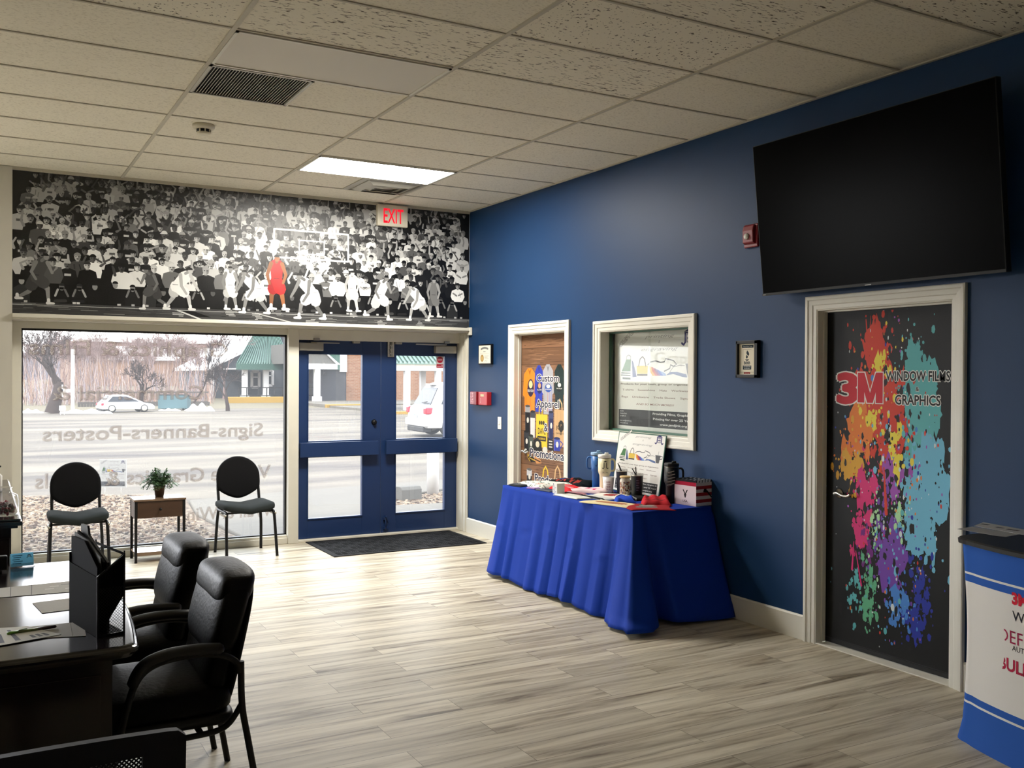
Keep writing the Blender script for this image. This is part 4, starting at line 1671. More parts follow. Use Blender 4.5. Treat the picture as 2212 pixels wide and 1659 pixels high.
shirt(1145, 795, 890, 25, (232, 132, 36), 4)
shirt(1165, 789, 890, 17, (44, 60, 164), 3)
shirt(1184.5, 787, 895, 22, (164, 164, 170), 4)
shirt(1209, 787, 880, 20, (28, 46, 44), 3)
x, z = epx(1217, 850)
pr.rect(W_ - .03, W_ - .003, z - .12, z + .16, (150, 40, 44), 2.5)
for px, py, w, h, c0, c1, t0 in ((1147, 838, .12, .17, (44, 34, 60), (236, 200, 150), 'BEACH DASH'), (1166, 838, .09, .11, (24, 30, 84), (210, 150, 110), 'ALL-STARS'), (1185, 838, .12, .08, (48, 82, 156), (214, 210, 200), 'SAVANNAH'), (1209, 836, .10, .09, (20, 30, 30), (210, 214, 206), 'PINE VALLEY')):
    x, z = epx(px, py)
    if x + w / 2 > W_ - .004:
        x = W_ - .004 - w / 2
    pr.ell(x, z, w / 2, h / 2, c0, 5.5, 16)
    pr.ell(x, z + h * .2, w * .3, h * .22, c1, 6, 12)
    pr.rect(x - w * .52, x + w * .52, z - h * .26, z - h * .02, c0, 6.5)
    pr.text(t0, x, z - h * .22, h * .14, (226, 224, 214), 7, w=w * .94, align='c', bold=.01)
# bags
x0, z0 = epx(1159, 964)
x1, z1 = epx(1183, 896)
pr.stroke([(x0 + .05, z1), (x0 + .055, z1 + .09), (x0 + .075, z1 + .12), (x0 + .10, z1 + .09), (x0 + .105, z1)], .016, (214, 176, 44), 7)
pr.poly([(x0, z0), (x0 - .003, z1), (x1 + .003, z1), (x1, z0 - .01)], (224, 188, 52), 7)
pr.rect(x0 + .02, x1 - .02, z0 + .055, z0 + .10, (34, 30, 26), 7.6)
pr.text('DAVE', (x0 + x1) / 2, z0 + .12, .06, (34, 30, 26), 7.6, w=(x1 - x0) * .7, align='c', bold=.02)
pr.text('CATERING', (x0 + x1) / 2, z0 + .067, .02, (224, 188, 52), 8, w=(x1 - x0) * .66, align='c', bold=.01)
for k in (-1, 0, 1):
    pr.ell((x0 + x1) / 2 + k * .035, z0 + .225, .016, .02, (34, 30, 26), 7.6, 9)
x0, z0 = epx(1198, 962)
x1, z1 = W_ - .004, epx(1198, 884)[1]
pr.stroke([(x0 + .05, z1), (x0 + .055, z1 + .05), (x0 + .09, z1 + .09), (x0 + .125, z1 + .05), (x0 + .13, z1)], .018, (206, 170, 126), 6)
pr.poly([(x0, z0), (x0 - .004, z1), (x1, z1 - .01), (x1, z0 - .012)], (196, 158, 112), 6)
for k in range(3):
    pr.stroke([(x0 + .04 + .06 * k, z0 + .01), (x0 + .05 + .06 * k, z1 - .02)], .003, (176, 138, 94), 6.4, caps=False)
for k in range(10):
    a = k * 2 * PI / 10
    pr.ell(x0 + .115 + .03 * math.cos(a), z1 - .15 + .035 * math.sin(a), .02, .02, (42, 38, 30), 6.8, 8)
pr.rect(x0 + .108, x0 + .122, z1 - .23, z1 - .14, (42, 38, 30), 6.8)
pr.text('JOHNSON', x0 + .03, z0 + .15, .035, (42, 38, 30), 6.8, w=x1 - x0 - .04, bold=.02)
pr.text('FAMILY REUNION', x0 + .03, z0 + .105, .016, (42, 38, 30), 6.8, w=x1 - x0 - .04)


def bottle(pxc, pyt, pyb, wpx, body, lid, L, taper=.9):
    x, zt = epx(pxc, pyt)
    _, zb = epx(pxc, pyb)
    w = epx(pxc + wpx / 2, pyt)[0] - epx(pxc - wpx / 2, pyt)[0]
    x = max(x, w / 2 + .004)
    pr.poly([(x - w / 2 * taper, zb), (x - w / 2, zt - .04), (x + w / 2, zt - .04), (x + w / 2 * taper, zb)], body, L)
    pr.poly([(x - w / 2 * taper, zb), (x - w / 2, zt - .04), (x - w / 2 + .012, zt - .04), (x - w / 2 * taper + .012, zb)], tuple(min(255, c * 1.35 + 14) for c in body), L + .5)
    pr.rect(x - w / 2, x + w / 2, zt - .06, zt, lid, L + .3)
    pr.ell(x, zt, w / 2, .012, tuple(c * .5 for c in lid), L + .6, 12)
    pr.ell(x + .004, (zt + zb) / 2, w * .22, .028, (214, 210, 200), L + .7, 10)


bottle(1140.5, 877, 938, 11, (24, 26, 32), (150, 152, 156), 8)
bottle(1151.5, 889, 945, 10, (206, 204, 200), (60, 62, 70), 9)
bottle(1138, 932, 974, 11, (26, 28, 34), (52, 54, 60), 10)
bottle(1147.5, 941, 976, 10, (44, 52, 46), (74, 82, 76), 11)
bottle(1191, 890, 949, 10, (32, 38, 80), (60, 66, 104), 8)
x, z = epx(1163, 968)
pr.poly([(x - .10, z - .03), (x - .085, z + .07), (x - .02, z + .10), (x + .06, z + .06), (x + .07, z - .02), (x + .12, z - .06), (x, z - .05)], (26, 26, 28), 10)
pr.ell(x - .01, z + .035, .035, .03, (206, 196, 170), 10.6, 12)
x, z = epx(1190, 960)
pr.poly([(x - .055, z - .05), (x - .055, z + .06), (x + .05, z + .04), (x + .055, z - .06)], (30, 30, 38), 9)
for k in range(3):
    pr.rect(x - .03, x + .03, z - .03 + .026 * k, z - .018 + .026 * k, (196, 190, 178), 9.5)
bottle(1204, 947, 974, 13, (38, 54, 150), (70, 84, 170), 9, 1.0)
x, z = epx(1204, 960)
pr.stroke([(x + .06, z + .03), (x + .10, z + .01), (x + .06, z - .03)], .012, (38, 54, 150), 8.8)
x, z = epx(1178, 972)
pr.ell(x, z, .045, .03, (206, 204, 196), 9, 14)
for px, py, c0, c1 in ((1147, 990, (196, 160, 60), (40, 38, 34)), (1150, 992, (40, 38, 34), (196, 160, 60)), (1162, 995, (198, 138, 86), (60, 44, 34))):
    x, z = epx(px, py)
    pr.poly([(x - .06, z + .04), (x + .05, z + .012), (x + .07, z - .02), (x - .02, z - .03), (x - .06, z + .005)], c0, 9)
    pr.stroke([(x - .05, z + .01), (x + .05, z - .008)], .012, c1, 9.5)
bottle(1144, 1014, 1045, 11, (40, 40, 44), (190, 190, 194), 9)
for px, c_ in ((1179, (222, 186, 52)), (1205, (206, 168, 120))):
    x, z = epx(px, 1028)
    pr.stroke([(x - .05, z - .03), (x - .035, z + .05), (x, z + .085), (x + .035, z + .05), (x + .05, z - .03)], .02, c_, 9)
for s, pxl, pxr, py, ph in (('Custom', 1160, 1208, 824, 16), ('Apparel', 1159, 1208, 879, 17), ('Promotional', 1146, 1222, 985, 18), ('Products', 1156, 1212, 1040, 18)):
    a, c_ = epx(pxl, py), epx(pxr, py)
    hh = epx(pxl, py - ph)[1] - a[1]
    pr.otext(s, a[0], a[1], hh, (36, 38, 66), (226, 222, 214), 13, ow=.045, bold=.02, w=min(c_[0], W_ - .006) - a[0])
a = epx(1180, 932)
pr.otext('&', a[0], a[1], epx(1180, 914)[1] - a[1], (36, 38, 66), (226, 222, 214), 13, ow=.05, bold=.02, align='c')
pr.mb.build('door_graphic', M['door_print'], leaf2, weld=False)


# ---------------------------------------------------------------- the "printing & engraving" poster artwork
def emblem(p, x, y, s, col, L):
    p.poly([(x - .5 * s, y + .32 * s), (x, y + .52 * s), (x + .5 * s, y + .32 * s)], col, L)
    p.rect(x - .44 * s, x + .44 * s, y + .22 * s, y + .30 * s, col, L)
    for sg in (-1, 1):
        p.stroke([(x + sg * .36 * s, y + .2 * s), (x + sg * .36 * s, y - .28 * s), (x + sg * .5 * s, y - .42 * s), (x + sg * .66 * s, y - .34 * s)], .14 * s, col, L + .2)
    p.rect(x - .24 * s, x + .24 * s, y - .3 * s, y + .2 * s, col, L)
    for i in (-1, 1):
        for j in (0, 1):
            p.rect(x + i * .11 * s - .08 * s, x + i * .11 * s + .08 * s, y - .26 * s + j * .24 * s, y - .08 * s + j * .24 * s, (226, 224, 220), L + .6)


def poster(p, W, Hh, L=0, k=1.0, edge=None):
    ink, gry = (60, 60, 64), (150, 150, 150)
    X, Y = (lambda f: f * W), (lambda f: f * Hh)
    p.rect(0, W, 0, Hh, edge or (226, 226, 222), L)
    if edge:
        p.rect(.008, W - .008, .008, Hh - .008, (228, 227, 222), L + .5)
    p.otext('CUSTOM', X(.07), Y(.845), Y(.045), (228, 227, 222), (50, 50, 54), L + 1, ow=.05, bold=.02, w=X(.25), rot=.55)
    p.text('printing', X(.37), Y(.925), Y(.033), gry, L + 1, w=X(.34), shear=.35)
    p.text('&', X(.54), Y(.872), Y(.030), gry, L + 1, align='c', shear=.3)
    p.text('engraving', X(.33), Y(.80), Y(.033), gry, L + 1, w=X(.42), shear=.35)
    emblem(p, X(.87), Y(.915), X(.12), (44, 42, 104), L + 1)
    # towels
    g, bl = (74, 116, 76), (72, 88, 134)
    p.poly([(X(.145), Y(.72)), (X(.205), Y(.72)), (X(.20), Y(.60)), (X(.09), Y(.60))], g, L + 1)
    for q in range(2):
        p.poly([(X(.085 - .004 * q), Y(.590 - .022 * q)), (X(.20), Y(.585 - .022 * q)), (X(.20), Y(.575 - .022 * q)), (X(.081 - .004 * q), Y(.578 - .022 * q))], (46, 70, 50), L + 1)
    p.poly([(X(.10), Y(.54)), (X(.20), Y(.535)), (X(.20), Y(.515)), (X(.10), Y(.52))], (46, 70, 50), L + 1)
    p.poly([(X(.215), Y(.715)), (X(.235), Y(.69)), (X(.275), Y(.545)), (X(.225), Y(.54))], bl, L + 1)
    p.stroke([(X(.15), Y(.725)), (X(.15), Y(.75)), (X(.175), Y(.765)), (X(.20), Y(.75)), (X(.20), Y(.725))], X(.010), gry, L + 1)
    # tote bag
    p.poly([(X(.275), Y(.655)), (X(.41), Y(.655)), (X(.405), Y(.575)), (X(.28), Y(.575))], (214, 182, 78), L + 1)
    p.rect(X(.28), X(.405), Y(.553), Y(.573), (66, 58, 50), L + 1)
    p.stroke([(X(.30), Y(.65)), (X(.315), Y(.72)), (X(.345), Y(.745)), (X(.37), Y(.72)), (X(.385), Y(.65))], X(.010), (80, 72, 74), L + 1.5)
    # swoosh of colours
    for i, c in enumerate(((226, 166, 74), (196, 84, 66), (120, 62, 116), (76, 104, 190), (130, 160, 210))):
        a = .42 + .03 * i
        p.poly([(X(a), Y(.655 - .012 * i)), (X(a + .02), Y(.65 - .012 * i)), (X(a + .075), Y(.575)), (X(a + .08), Y(.555)), (X(a + .045), Y(.556)), (X(a + .012), Y(.60))], c, L + 1)
    # shirt outline
    pts = [(.41, .665), (.44, .69), (.50, .70), (.555, .685), (.60, .69), (.615, .72), (.70, .70), (.735, .665), (.70, .645), (.67, .66), (.66, .625), (.60, .60)]
    p.stroke([(X(a), Y(b_)) for a, b_ in pts], X(.009), (86, 88, 92), L + 1.5)
    # cap and peak
    p.poly([(X(.62), Y(.56)), (X(.66), Y(.59)), (X(.74), Y(.592)), (X(.84), Y(.57)), (X(.85), Y(.54)), (X(.80), Y(.545)), (X(.70), Y(.572))], (92, 112, 156), L + 1)
    p.stroke([(X(.66), Y(.59)), (X(.70), Y(.64)), (X(.77), Y(.655)), (X(.82), Y(.65))], X(.006), gry, L + 1)
    # tumbler
    p.poly([(X(.83), Y(.67)), (X(.94), Y(.67)), (X(.925), Y(.60)), (X(.915), Y(.545)), (X(.855), Y(.545)), (X(.845), Y(.60))], (88, 90, 94), L + 1.2)
    p.stroke([(X(.94), Y(.66)), (X(.975), Y(.655)), (X(.972), Y(.62)), (X(.93), Y(.61))], X(.010), (88, 90, 94), L + 1.2)
    p.stroke([(X(.885), Y(.67)), (X(.89), Y(.73))], X(.006), gry, L + 1.2)
    # words
    p.text('Products for your team, group or organization', X(.08), Y(.465), Y(.018), (96, 84, 82), L + 1, w=X(.84), bold=.02)
    p.text('T-shirts    Sweatshirts    Hats    Workwear', X(.10), Y(.405), Y(.019), (128, 108, 104), L + 1, w=X(.78), bold=.01)
    p.text('Bags    Drinkware    Trade Shows    Signage', X(.09), Y(.335), Y(.019), (128, 104, 100), L + 1, w=X(.82), bold=.01)
    p.text('AND SO MUCH MORE!!!', X(.27), Y(.265), Y(.019), (140, 104, 102), L + 1, w=X(.44), shear=.25, bold=.01)
    p.rect(X(.055), X(.945), Y(.05), Y(.215), (56, 58, 62), L + 1)
    for i, s in enumerate(('J & J Ink', 'Chatham Road', 'Springfield, IL', '', 'Email: sales@jandjink.org', 'www.jandjink.org')):
        if s:
            p.text(s, X(.07), Y(.19 - .024 * i), Y(.014), (220, 220, 220), L + 2)
    for i, s in enumerate(('Providing Films, Graphics &', 'Printing for over 25 Years!', 'www.jandjink.org')):
        p.text(s, X(.70), Y(.175 - .05 * i), Y(.022), (232, 232, 232), L + 2, w=X((.46, .45, .30)[i]), align='c', bold=.015)


# big poster hanging behind the sliding window
t = thing('poster', 'large custom printing poster hanging behind the sliding window glass', 'poster', (.1315, -3.0, 1.206))
b = MB()
b.box(.002, .008, -.55, .55, 0, .81)
b.build('backing_board', M['white_plastic'], t)
p = Print((.0018, .548, .0), (0, -1, 0), (0, 0, 1), (-1, 0, 0))
poster(p, 1.10, .81)
p.mb.build('artwork', M['paper'], t, weld=False)

# ---------------------------------------------------------------- display table with a royal blue cloth
TX0, TX1, TY0, TY1, TZ = -.715, -.035, -3.86, -2.06, .742
t = thing('folding_table', 'folding table hidden under the royal blue cloth', 'table', ((TX0 + TX1) / 2, (TY0 + TY1) / 2, 0))
b = MB()
hx, hy = (TX1 - TX0) / 2 - .006, (TY1 - TY0) / 2 - .006
b.box(-hx, hx, -hy, hy, TZ - .045, TZ - .004)
b.build('tabletop', M['white_plastic'], t, bevel=.01)
for sx_ in (-1, 1):
    for sy_ in (-1, 1):
        b = MB()
        b.tube([(sx_ * (hx - .08), sy_ * (hy - .2), 0), (sx_ * (hx - .08), sy_ * (hy - .2), TZ - .045)], .015)
        b.build('leg', M['black_metal'], t)

rn = random.Random(3)
NS, NT = 420, 26
per = []
cr_ = .025


def perim(k):
    """points round the table edge, counterclockwise seen from above, front side (low x) first"""
    Lx, Ly = TX1 - TX0, TY1 - TY0
    tot = 2 * (Lx + Ly)
    s = (k / NS) * tot
    if s < Ly:
        return (TX0, TY1 - s), (-1, 0), s, 0
    s -= Ly
    if s < Lx:
        return (TX0 + s, TY0), (0, -1), s, 1
    s -= Lx
    if s < Ly:
        return (TX1, TY0 + s), (1, 0), s, 2
    s -= Ly
    return (TX1 - s, TY1), (0, 1), s, 3


def tri(x):
    x = x % 1.0
    return x / .62 if x < .62 else (1 - x) / .38


pleat = [0.0, .20, .335, .545, .70, .905, 1.04, 1.25, 1.40, 1.58, 1.72, 1.80]


def fold(side, s):
    if side == 0:
        for i in range(len(pleat) - 1):
            if pleat[i] <= s < pleat[i + 1]:
                u_ = (s - pleat[i]) / (pleat[i + 1] - pleat[i])
                a = .55 + .45 * math.sin(i * 2.3)
                return a * (tri(u_) - .35) if i % 2 == 0 else a * .6 * (math.sin(u_ * PI) - .3)
        return 0
    if side == 1:
        return .5 * math.sin(s * 17) * math.exp(-((s - .1) / .2) ** 2) + .3 * math.sin(s * 9 + 1)
    return .35 * math.sin(s * 12)


vs, fs = [], []
for j in range(NT + 1):
    tt = j / NT
    for k in range(NS):
        (x, y), (nx, ny), s, side = perim(k)
        Ls = (TY1 - TY0) if side in (0, 2) else (TX1 - TX0)
        # blend the normal round the corners
        e0, e1 = s, Ls - s
        order = [(-1, 0), (0, -1), (1, 0), (0, 1)]
        n = Vector((nx, ny))
        q = .13
        if e0 < q:
            pn = Vector(order[side - 1])
            f = .5 * (1 - e0 / q)
            n = (n * (1 - f) + pn * f).normalized()
        if e1 < q:
            pn = Vector(order[(side + 1) % 4])
            f = .5 * (1 - e1 / q)
            n = (n * (1 - f) + pn * f).normalized()
        cor = max(0, 1 - min(e0, e1) / .16)
        fl = {0: .13, 1: .17, 2: .015, 3: .03}[side]
        if side == 1:
            fl = .235
        if side == 3:
            fl = .03; cor *= .55
        if side == 2:
            fl, cor = .02, 0
        if side == 1 and s > Ls / 2 or side == 3 and s < Ls / 2:
            cor *= .1
        if side == 0 and s < Ls / 2 or side == 3:
            cor *= .15
        d = fl * (tt ** 1.15) + cor * .13 * tt ** 1.4
        d += fold(side, s) * .056 * (tt ** .7) * (1 if side in (0, 1) else .3)
        # two ironed creases running along the drop
        if side == 0:
            zc = .44 + .05 * math.sin(s * 6)
            d += .009 * math.exp(-((tt - zc) / .018) ** 2) * math.sin(s * 9 + .5)
            d -= .006 * math.exp(-((s - .9) / .012) ** 2)
        if side == 1:
            d -= .20 * math.exp(-((s - .13) / .05) ** 2) * tt ** .8
        if side == 0:
            d -= .06 * math.exp(-((Ls - s - .16) / .05) ** 2) * tt ** .8
        d = max(d, .003)
        z = TZ - (TZ - .012 - (.012 * (1 + math.sin(s * 7 + side)))) * tt
        if tt < .04:
            d *= .3
        if cor > .6 and tt > .93:
            d += .03
        vs.append((min(x + n.x * d, -.018), y + n.y * d, z))
for j in range(NT):
    for k in range(NS):
        fs.append((j * NS + k, j * NS + (k + 1) % NS, (j + 1) * NS + (k + 1) % NS, (j + 1) * NS + k))
b = MB()
b.add(vs, fs, None, True)
b.add(vs[:NS], [tuple(range(NS))], None, False)
cl = b.build('tablecloth', M['cloth'])
sd = cl.modifiers.new('sol', 'SOLIDIFY')
sd.thickness = .002
sd.offset = -1
tag(cl, 'royal blue pleated cloth draped to the floor over the display table', 'tablecloth')
TOP = TZ + .0015


def onT(x, y):
    return Vector((x, y, TOP))


# ---- tumblers, mugs and cans
def cup(name, label, cat, px, py, prof, body, parts=(), grp=None, rz=0.0):
    q = onT(px, py)
    t = thing(name, label, cat, (q.x, q.y, TOP), rz, grp)
    b = MB()
    b.lathe(prof, seg=32)
    b.build('body', body, t)
    return t


def big_tumbler(px, py, h, r, body, lidm, label, hand, hm, band=None, logo=None, brim=True):
    prof = [(.001, 0), (r * .70, 0), (r * .74, .006), (r * .78, h * .42), (r * .98, h * .50), (r, h * .53), (r, h * .86), (.001, h * .86)]
    t = cup('tumbler', label, 'tumbler', px, py, prof, body)
    b = MB()
    b.lathe([(r * .97, h * .86), (r * .97, h * .875)], seg=32)
    b.build('gasket_ring', M['gasket'] if band is None else band, t)
    b = MB()
    b.lathe([(r * 1.0, h * .875), (r * 1.03, h * .885), (r * 1.03, h * .94), (r * .95, h * .955), (.001, h * .955)], seg=32)
    b.tube([(-r * .2, -r * .5, h * .955), (-r * .2, -r * .5, h * .985), (r * .1, -r * .72, h * .985), (r * .1, -r * .72, h * .955)], .010, 8)
    b.build('lid', lidm, t)
    a = hand
    c, s_ = math.cos(a), math.sin(a)
    pts = [(r * .96, h * .82), (r * 1.35, h * .825), (r * 1.62, h * .76), (r * 1.62, h * .58), (r * 1.4, h * .53), (r * .96, h * .525)]
    b = MB()
    b.tube(catmull([(c * p, s_ * p, z) for p, z in pts], 5), .0075, 10)
    b.build('handle', hm, t)
    if logo:
        ca, sa = math.cos(logo[0]), math.sin(logo[0])
        p = Print((ca * r * 1.004, sa * r * 1.004, h * .6), (-sa, ca, 0), (0, 0, 1), (ca, sa, 0), step=.0002)
        logo[1](p, r, h)
        p.mb.build('logo', M['print'], t, weld=False)
    return t


def lg_a(p, r, h):
    for i, sg in enumerate((-1, 1)):
        p.stroke([(sg * .010, .045), (sg * .010, .008), (sg * .016, 0), (sg * .022, .004)], .006, (52, 52, 56), 8)
    p.poly([(-.02, .052), (0, .062), (.02, .052)], (52, 52, 56), 8)
    p.text('J & J Inc.', 0, -.035, .013, (110, 104, 88), 8, w=.048, align='c')


def lg_b(p, r, h):
    for i, sg in enumerate((-1, 1)):
        p.stroke([(sg * .010, .045), (sg * .010, .008), (sg * .016, 0), (sg * .022, .004)], .006, (26, 46, 84), 8)
    p.poly([(-.02, .052), (0, .062), (.02, .052)], (26, 46, 84), 8)


def lg_c(p, r, h):
    for k in range(5):
        y = .045 - .022 * k
        wd = .05 * math.sqrt(max(.1, 1 - ((y - .0) / .07) ** 2))
        p.stroke([(-wd * .6, y - .006), (wd * .6, y + .008)], .006, (150, 148, 142), 10)
        p.stroke([(-wd * .4, y - .012), (wd * .2, y - .004)], .003, (120, 118, 112), 10)


big_tumbler(-.145, -2.60, .305, .048, M['blue_steel'], M['lid_blue'], 'tall blue handled tumbler behind the cream one', R(150), M['blue_steel'], logo=(R(-108), lg_b))
big_tumbler(-.215, -2.81, .305, .0505, M['cream_steel'], M['lid_white'], 'tall cream handled tumbler with a white lid', R(-22), M['cream_steel'], logo=(R(-118), lg_a))
big_tumbler(-.17, -3.585, .298, .052, M['black_plastic'], M['black_plastic'], 'tall black handled tumbler with a silver band beside the sign', R(-25), M['black_plastic'], band=M['metal'], logo=(R(-135), lg_c))

q = onT(-.24, -2.90)
t = thing('mug', 'small white tapered mug with lettering in front of the cream tumbler', 'mug', (q.x, q.y, TOP))
b = MB()
b.lathe([(.001, .0), (.033, 0), (.036, .004), (.0455, .125), (.042, .125), (.033, .01), (.001, .01)], seg=32)
b.build('body', M['mug_white'], t)
p = Print((-.020, -.040, .02), (.9, -.44, 0), (0, 0, 1), (-.44, -.9, 0), step=.0002)
for i, s in enumerate(('RISE', 'with', 'TEAM', 'Say It')):
    p.text(s, -.022, .062 - .018 * i, .011, (140, 60, 76), 6, w=.030, bold=.01)
p.mb.build('lettering', M['print'], t, weld=False)


def straw_cup(px, py, h, r0, r1, body, label, straws, rim):
    prof = [(.001, 0), (r0, 0), (r0 + .002, .005), (r1, h * .9), (r1 * 1.02, h * .92), (.001, h * .92)]
    t = cup('tumbler', label, 'tumbler', px, py, prof, body)
    b = MB()
    b.lathe([(r1 * 1.03, h * .92), (r1 * 1.05, h * .94), (r1 * 1.03, h), (r1 * .9, h), (r1 * .88, h * .97), (.001, h * .97)], seg=32)
    b.build('lid', M['acrylic'], t)
    b = MB()
    b.lathe([(r1 * 1.06, h * .90), (r1 * 1.06, h * .925)], seg=32)
    b.build('rim_band', rim, t)
    b = MB()
    for pts in straws:
        b.tube(pts, .004, 8)
    b.build('straw', M['dark_plastic'], t)
    p = Print((-.5 * r1, -.86 * r1, h * .3), (.86, -.5, 0), (0, 0, 1), (-.5, -.86, 0), step=.0003)
    for i in range(5):
        p.rect(-.012, .006 + .006 * (i % 2), .018 * i, .018 * i + .006, (140, 140, 150), 4)
    p.mb.build('print', M['print'], t, weld=False)
    return t


straw_cup(-.175, -2.985, .19, .032, .043, M['dark_steel'], 'dark navy straw tumbler behind the patterned glass can', [[(-.005, 0, .17), (-.03, .01, .235)], [(.0, 0, .17), (-.012, .02, .22)]], M['metal'])
straw_cup(-.20, -3.215, .178, .037, .046, M['green_steel'], 'dark green straw tumbler in front of the poster board', [[(-.01, 0, .165), (-.038, .01, .215)], [(-.008, 0, .165), (-.016, -.004, .228)]], M['metal'])

q = onT(-.215, -3.085)
t = thing('glass_can', 'glass can printed with a busy colourful pattern under a bamboo lid', 'glass', (q.x, q.y, TOP))
b = MB()
b.lathe([(.001, 0), (.036, 0), (.040, .006), (.040, .112), (.034, .127), (.034, .133), (.001, .133)], seg=40, col=(216, 206, 190))
rn = random.Random(8)
for k in range(150):
    a, z, s = rn.uniform(0, 2 * PI), rn.uniform(.012, .10), rn.uniform(.003, .008)
    c, s_ = math.cos(a), math.sin(a)
    o_ = Vector((c * .0404, s_ * .0404, z))
    tu = Vector((-s_, c, 0))
    b.add([o_ - tu * s - Vector((0, 0, s)), o_ + tu * s - Vector((0, 0, s * .6)), o_ + tu * s * .7 + Vector((0, 0, s)), o_ - tu * s * .8 + Vector((0, 0, s * 1.2))], [(0, 1, 2, 3)], rn.choice(((60, 50, 44), (150, 60, 44), (204, 160, 90), (96, 84, 120), (120, 90, 60), (230, 224, 214), (170, 110, 80))))
b.build('body', M['print'], t, weld=False)
b = MB()
b.lathe([(.039, .133), (.041, .135), (.041, .145), (.039, .147), (.001, .147)], seg=32)
b.build('lid', M['bamboo'], t)

# poster board leaning on the window casing
ax_ = -.105
y_l = at(1322, 1050, 'x', ax_).y
y_r = at(1423, 1067, 'x', ax_).y
q0 = at(1337, 932, 'x', -.034)
q1 = at(1440, 940, 'x', -.034)
Wp = abs(y_l - y_r)
Wp = .5 * (Wp + abs(q0.y - q1.y))
yl = .5 * (y_l + q0.y)
top = .5 * (q0.z + q1.z)
hp = math.hypot(top - TOP, .034 - ax_ - .068)
t = thing('poster_board', 'white printing poster board with green edges leaning on the navy wall', 'poster', (ax_, yl - Wp / 2, TOP))
vdir = Vector((-.034 - ax_, 0, top - TOP)).normalized()
ndir = Vector((-vdir.z, 0, vdir.x))
hp = Vector((-.034 - ax_, 0, top - TOP)).length
b = MB()
th = .006
c8 = []
for dn in (0, th):
    for (yy, vv) in ((Wp / 2, 0), (-Wp / 2, 0), (-Wp / 2, hp), (Wp / 2, hp)):
        c8.append(Vector((0, yy, 0)) + vdir * vv - ndir * dn)
b.add(c8, [(0, 1, 2, 3), (7, 6, 5, 4), (0, 4, 5, 1), (1, 5, 6, 2), (2, 6, 7, 3), (3, 7, 4, 0)])
b.build('board', M['cap_plastic'], t)
p = Print(Vector((0, Wp / 2, 0)) + ndir * .0004, (0, -1, 0), vdir, ndir, step=.00015)
poster(p, Wp, hp, edge=(52, 92, 76))
p.mb.build('artwork', M['paper'], t, weld=False)


# ---- folded clothes and flat goods
def lump(name, label, cat, px, py, w, d, h, rz, colfn, seed, amp=.5, nx=30, ny=22, mt='cloth_print', foldy=0.0, pts=None):
    q = onT(px, py)
    t = thing(name, label, cat, (q.x, q.y, TOP), rz)
    r_ = random.Random(seed)
    waves = [(r_.uniform(4, 17), r_.uniform(4, 17), r_.uniform(0, 6), r_.uniform(.4, 1)) for _ in range(6)]

    def fn(u, v):
        ex = min(u, 1 - u) * 2
        ey = min(v, 1 - v) * 2
        e = min(1, ex * 4) * min(1, ey * 4)
        n = sum(a * math.sin(fx * u + fy * v + ph) for fx, fy, ph, a in waves) / 3.2
        z = .003 + e ** .5 * h * (1 - amp / 2 + amp / 2 * n)
        z += foldy * math.exp(-((v - .5) / .12) ** 2) * e
        jx = .06 * w * math.sin(5 * v + seed) * (1 - e * .3)
        jy = .06 * d * math.sin(4 * u + seed * 2)
        return ((u - .5) * w + jx, (v - .5) * d + jy, max(.002, z))
    b = MB()
    b.grid(nx, ny, fn, colfn=colfn)
    N_ = len(b.v)
    edge = [fn(i / nx, 0) for i in range(nx + 1)] + [fn(1, j / ny) for j in range(1, ny + 1)] + [fn(1 - i / nx, 1) for i in range(1, nx + 1)] + [fn(0, 1 - j / ny) for j in range(1, ny)]
    n = len(edge)
    c0 = colfn(.02, .02)
    b.add([(x, y, z) for x, y, z in edge] + [(x, y, 0) for x, y, z in edge], [(i, (i + 1) % n, n + (i + 1) % n, n + i) for i in range(n)], c0, True)
    b.add([(x, y, 0) for x, y, z in edge], [tuple(range(n))[::-1]], c0)
    b.build('fabric' if cat != 'sheet' else 'sheet_body', M[mt], t)
    return t


def rings(base, spots):
    def f(u, v):
        for cx, cy_, rx, ry, c in spots:
            if ((u - cx) / rx) ** 2 + ((v - cy_) / ry) ** 2 < 1:
                return c
        return base
    return f


def speck(base, spots, dens, cols, seed):
    r_ = random.Random(seed)
    g0 = rings(base, spots)
    cells = {}

    def f(u, v):
        k = (int(u * 30), int(v * 22))
        if k not in cells:
            cells[k] = r_.choice(cols) if r_.random() < dens else None
        return cells[k] or g0(u, v)
    return f


lump('shirt', 'folded white patterned shirt at the far end of the blue cloth', 'shirt', -.42, -2.27, .34, .38, .035, R(8), speck((206, 210, 200), [(.25, .3, .14, .18, (190, 140, 130))], .16, ((120, 126, 118), (150, 140, 132), (96, 104, 98)), 4), 4)
lump('shirt', 'folded black shirt with red lettering by the brown door', 'shirt', -.19, -2.30, .26, .40, .055, R(20), rings((24, 26, 30), [(.30, .28 + .12 * k, .22, .035, (150, 56, 50)) for k in range(5)] + [(.5, .8, .12, .05, (44, 60, 120))]), 11, .7, foldy=.012)
lump('shirt', 'folded bright red shirt behind the small white card block', 'shirt', -.42, -2.62, .20, .34, .032, R(-6), rings((200, 48, 54), [(.4, .35, .16, .12, (214, 150, 150)), (.5, .7, .12, .2, (176, 120, 124))]), 6)
lump('shirt', 'folded pale pink shirt printed with a pink ribbon', 'shirt', -.345, -2.80, .20, .30, .034, R(30), rings((230, 206, 208), [(.45, .3, .26, .05, (206, 60, 116)), (.55, .45, .05, .22, (206, 60, 116)), (.6, .62, .2, .05, (200, 62, 114))]), 7)
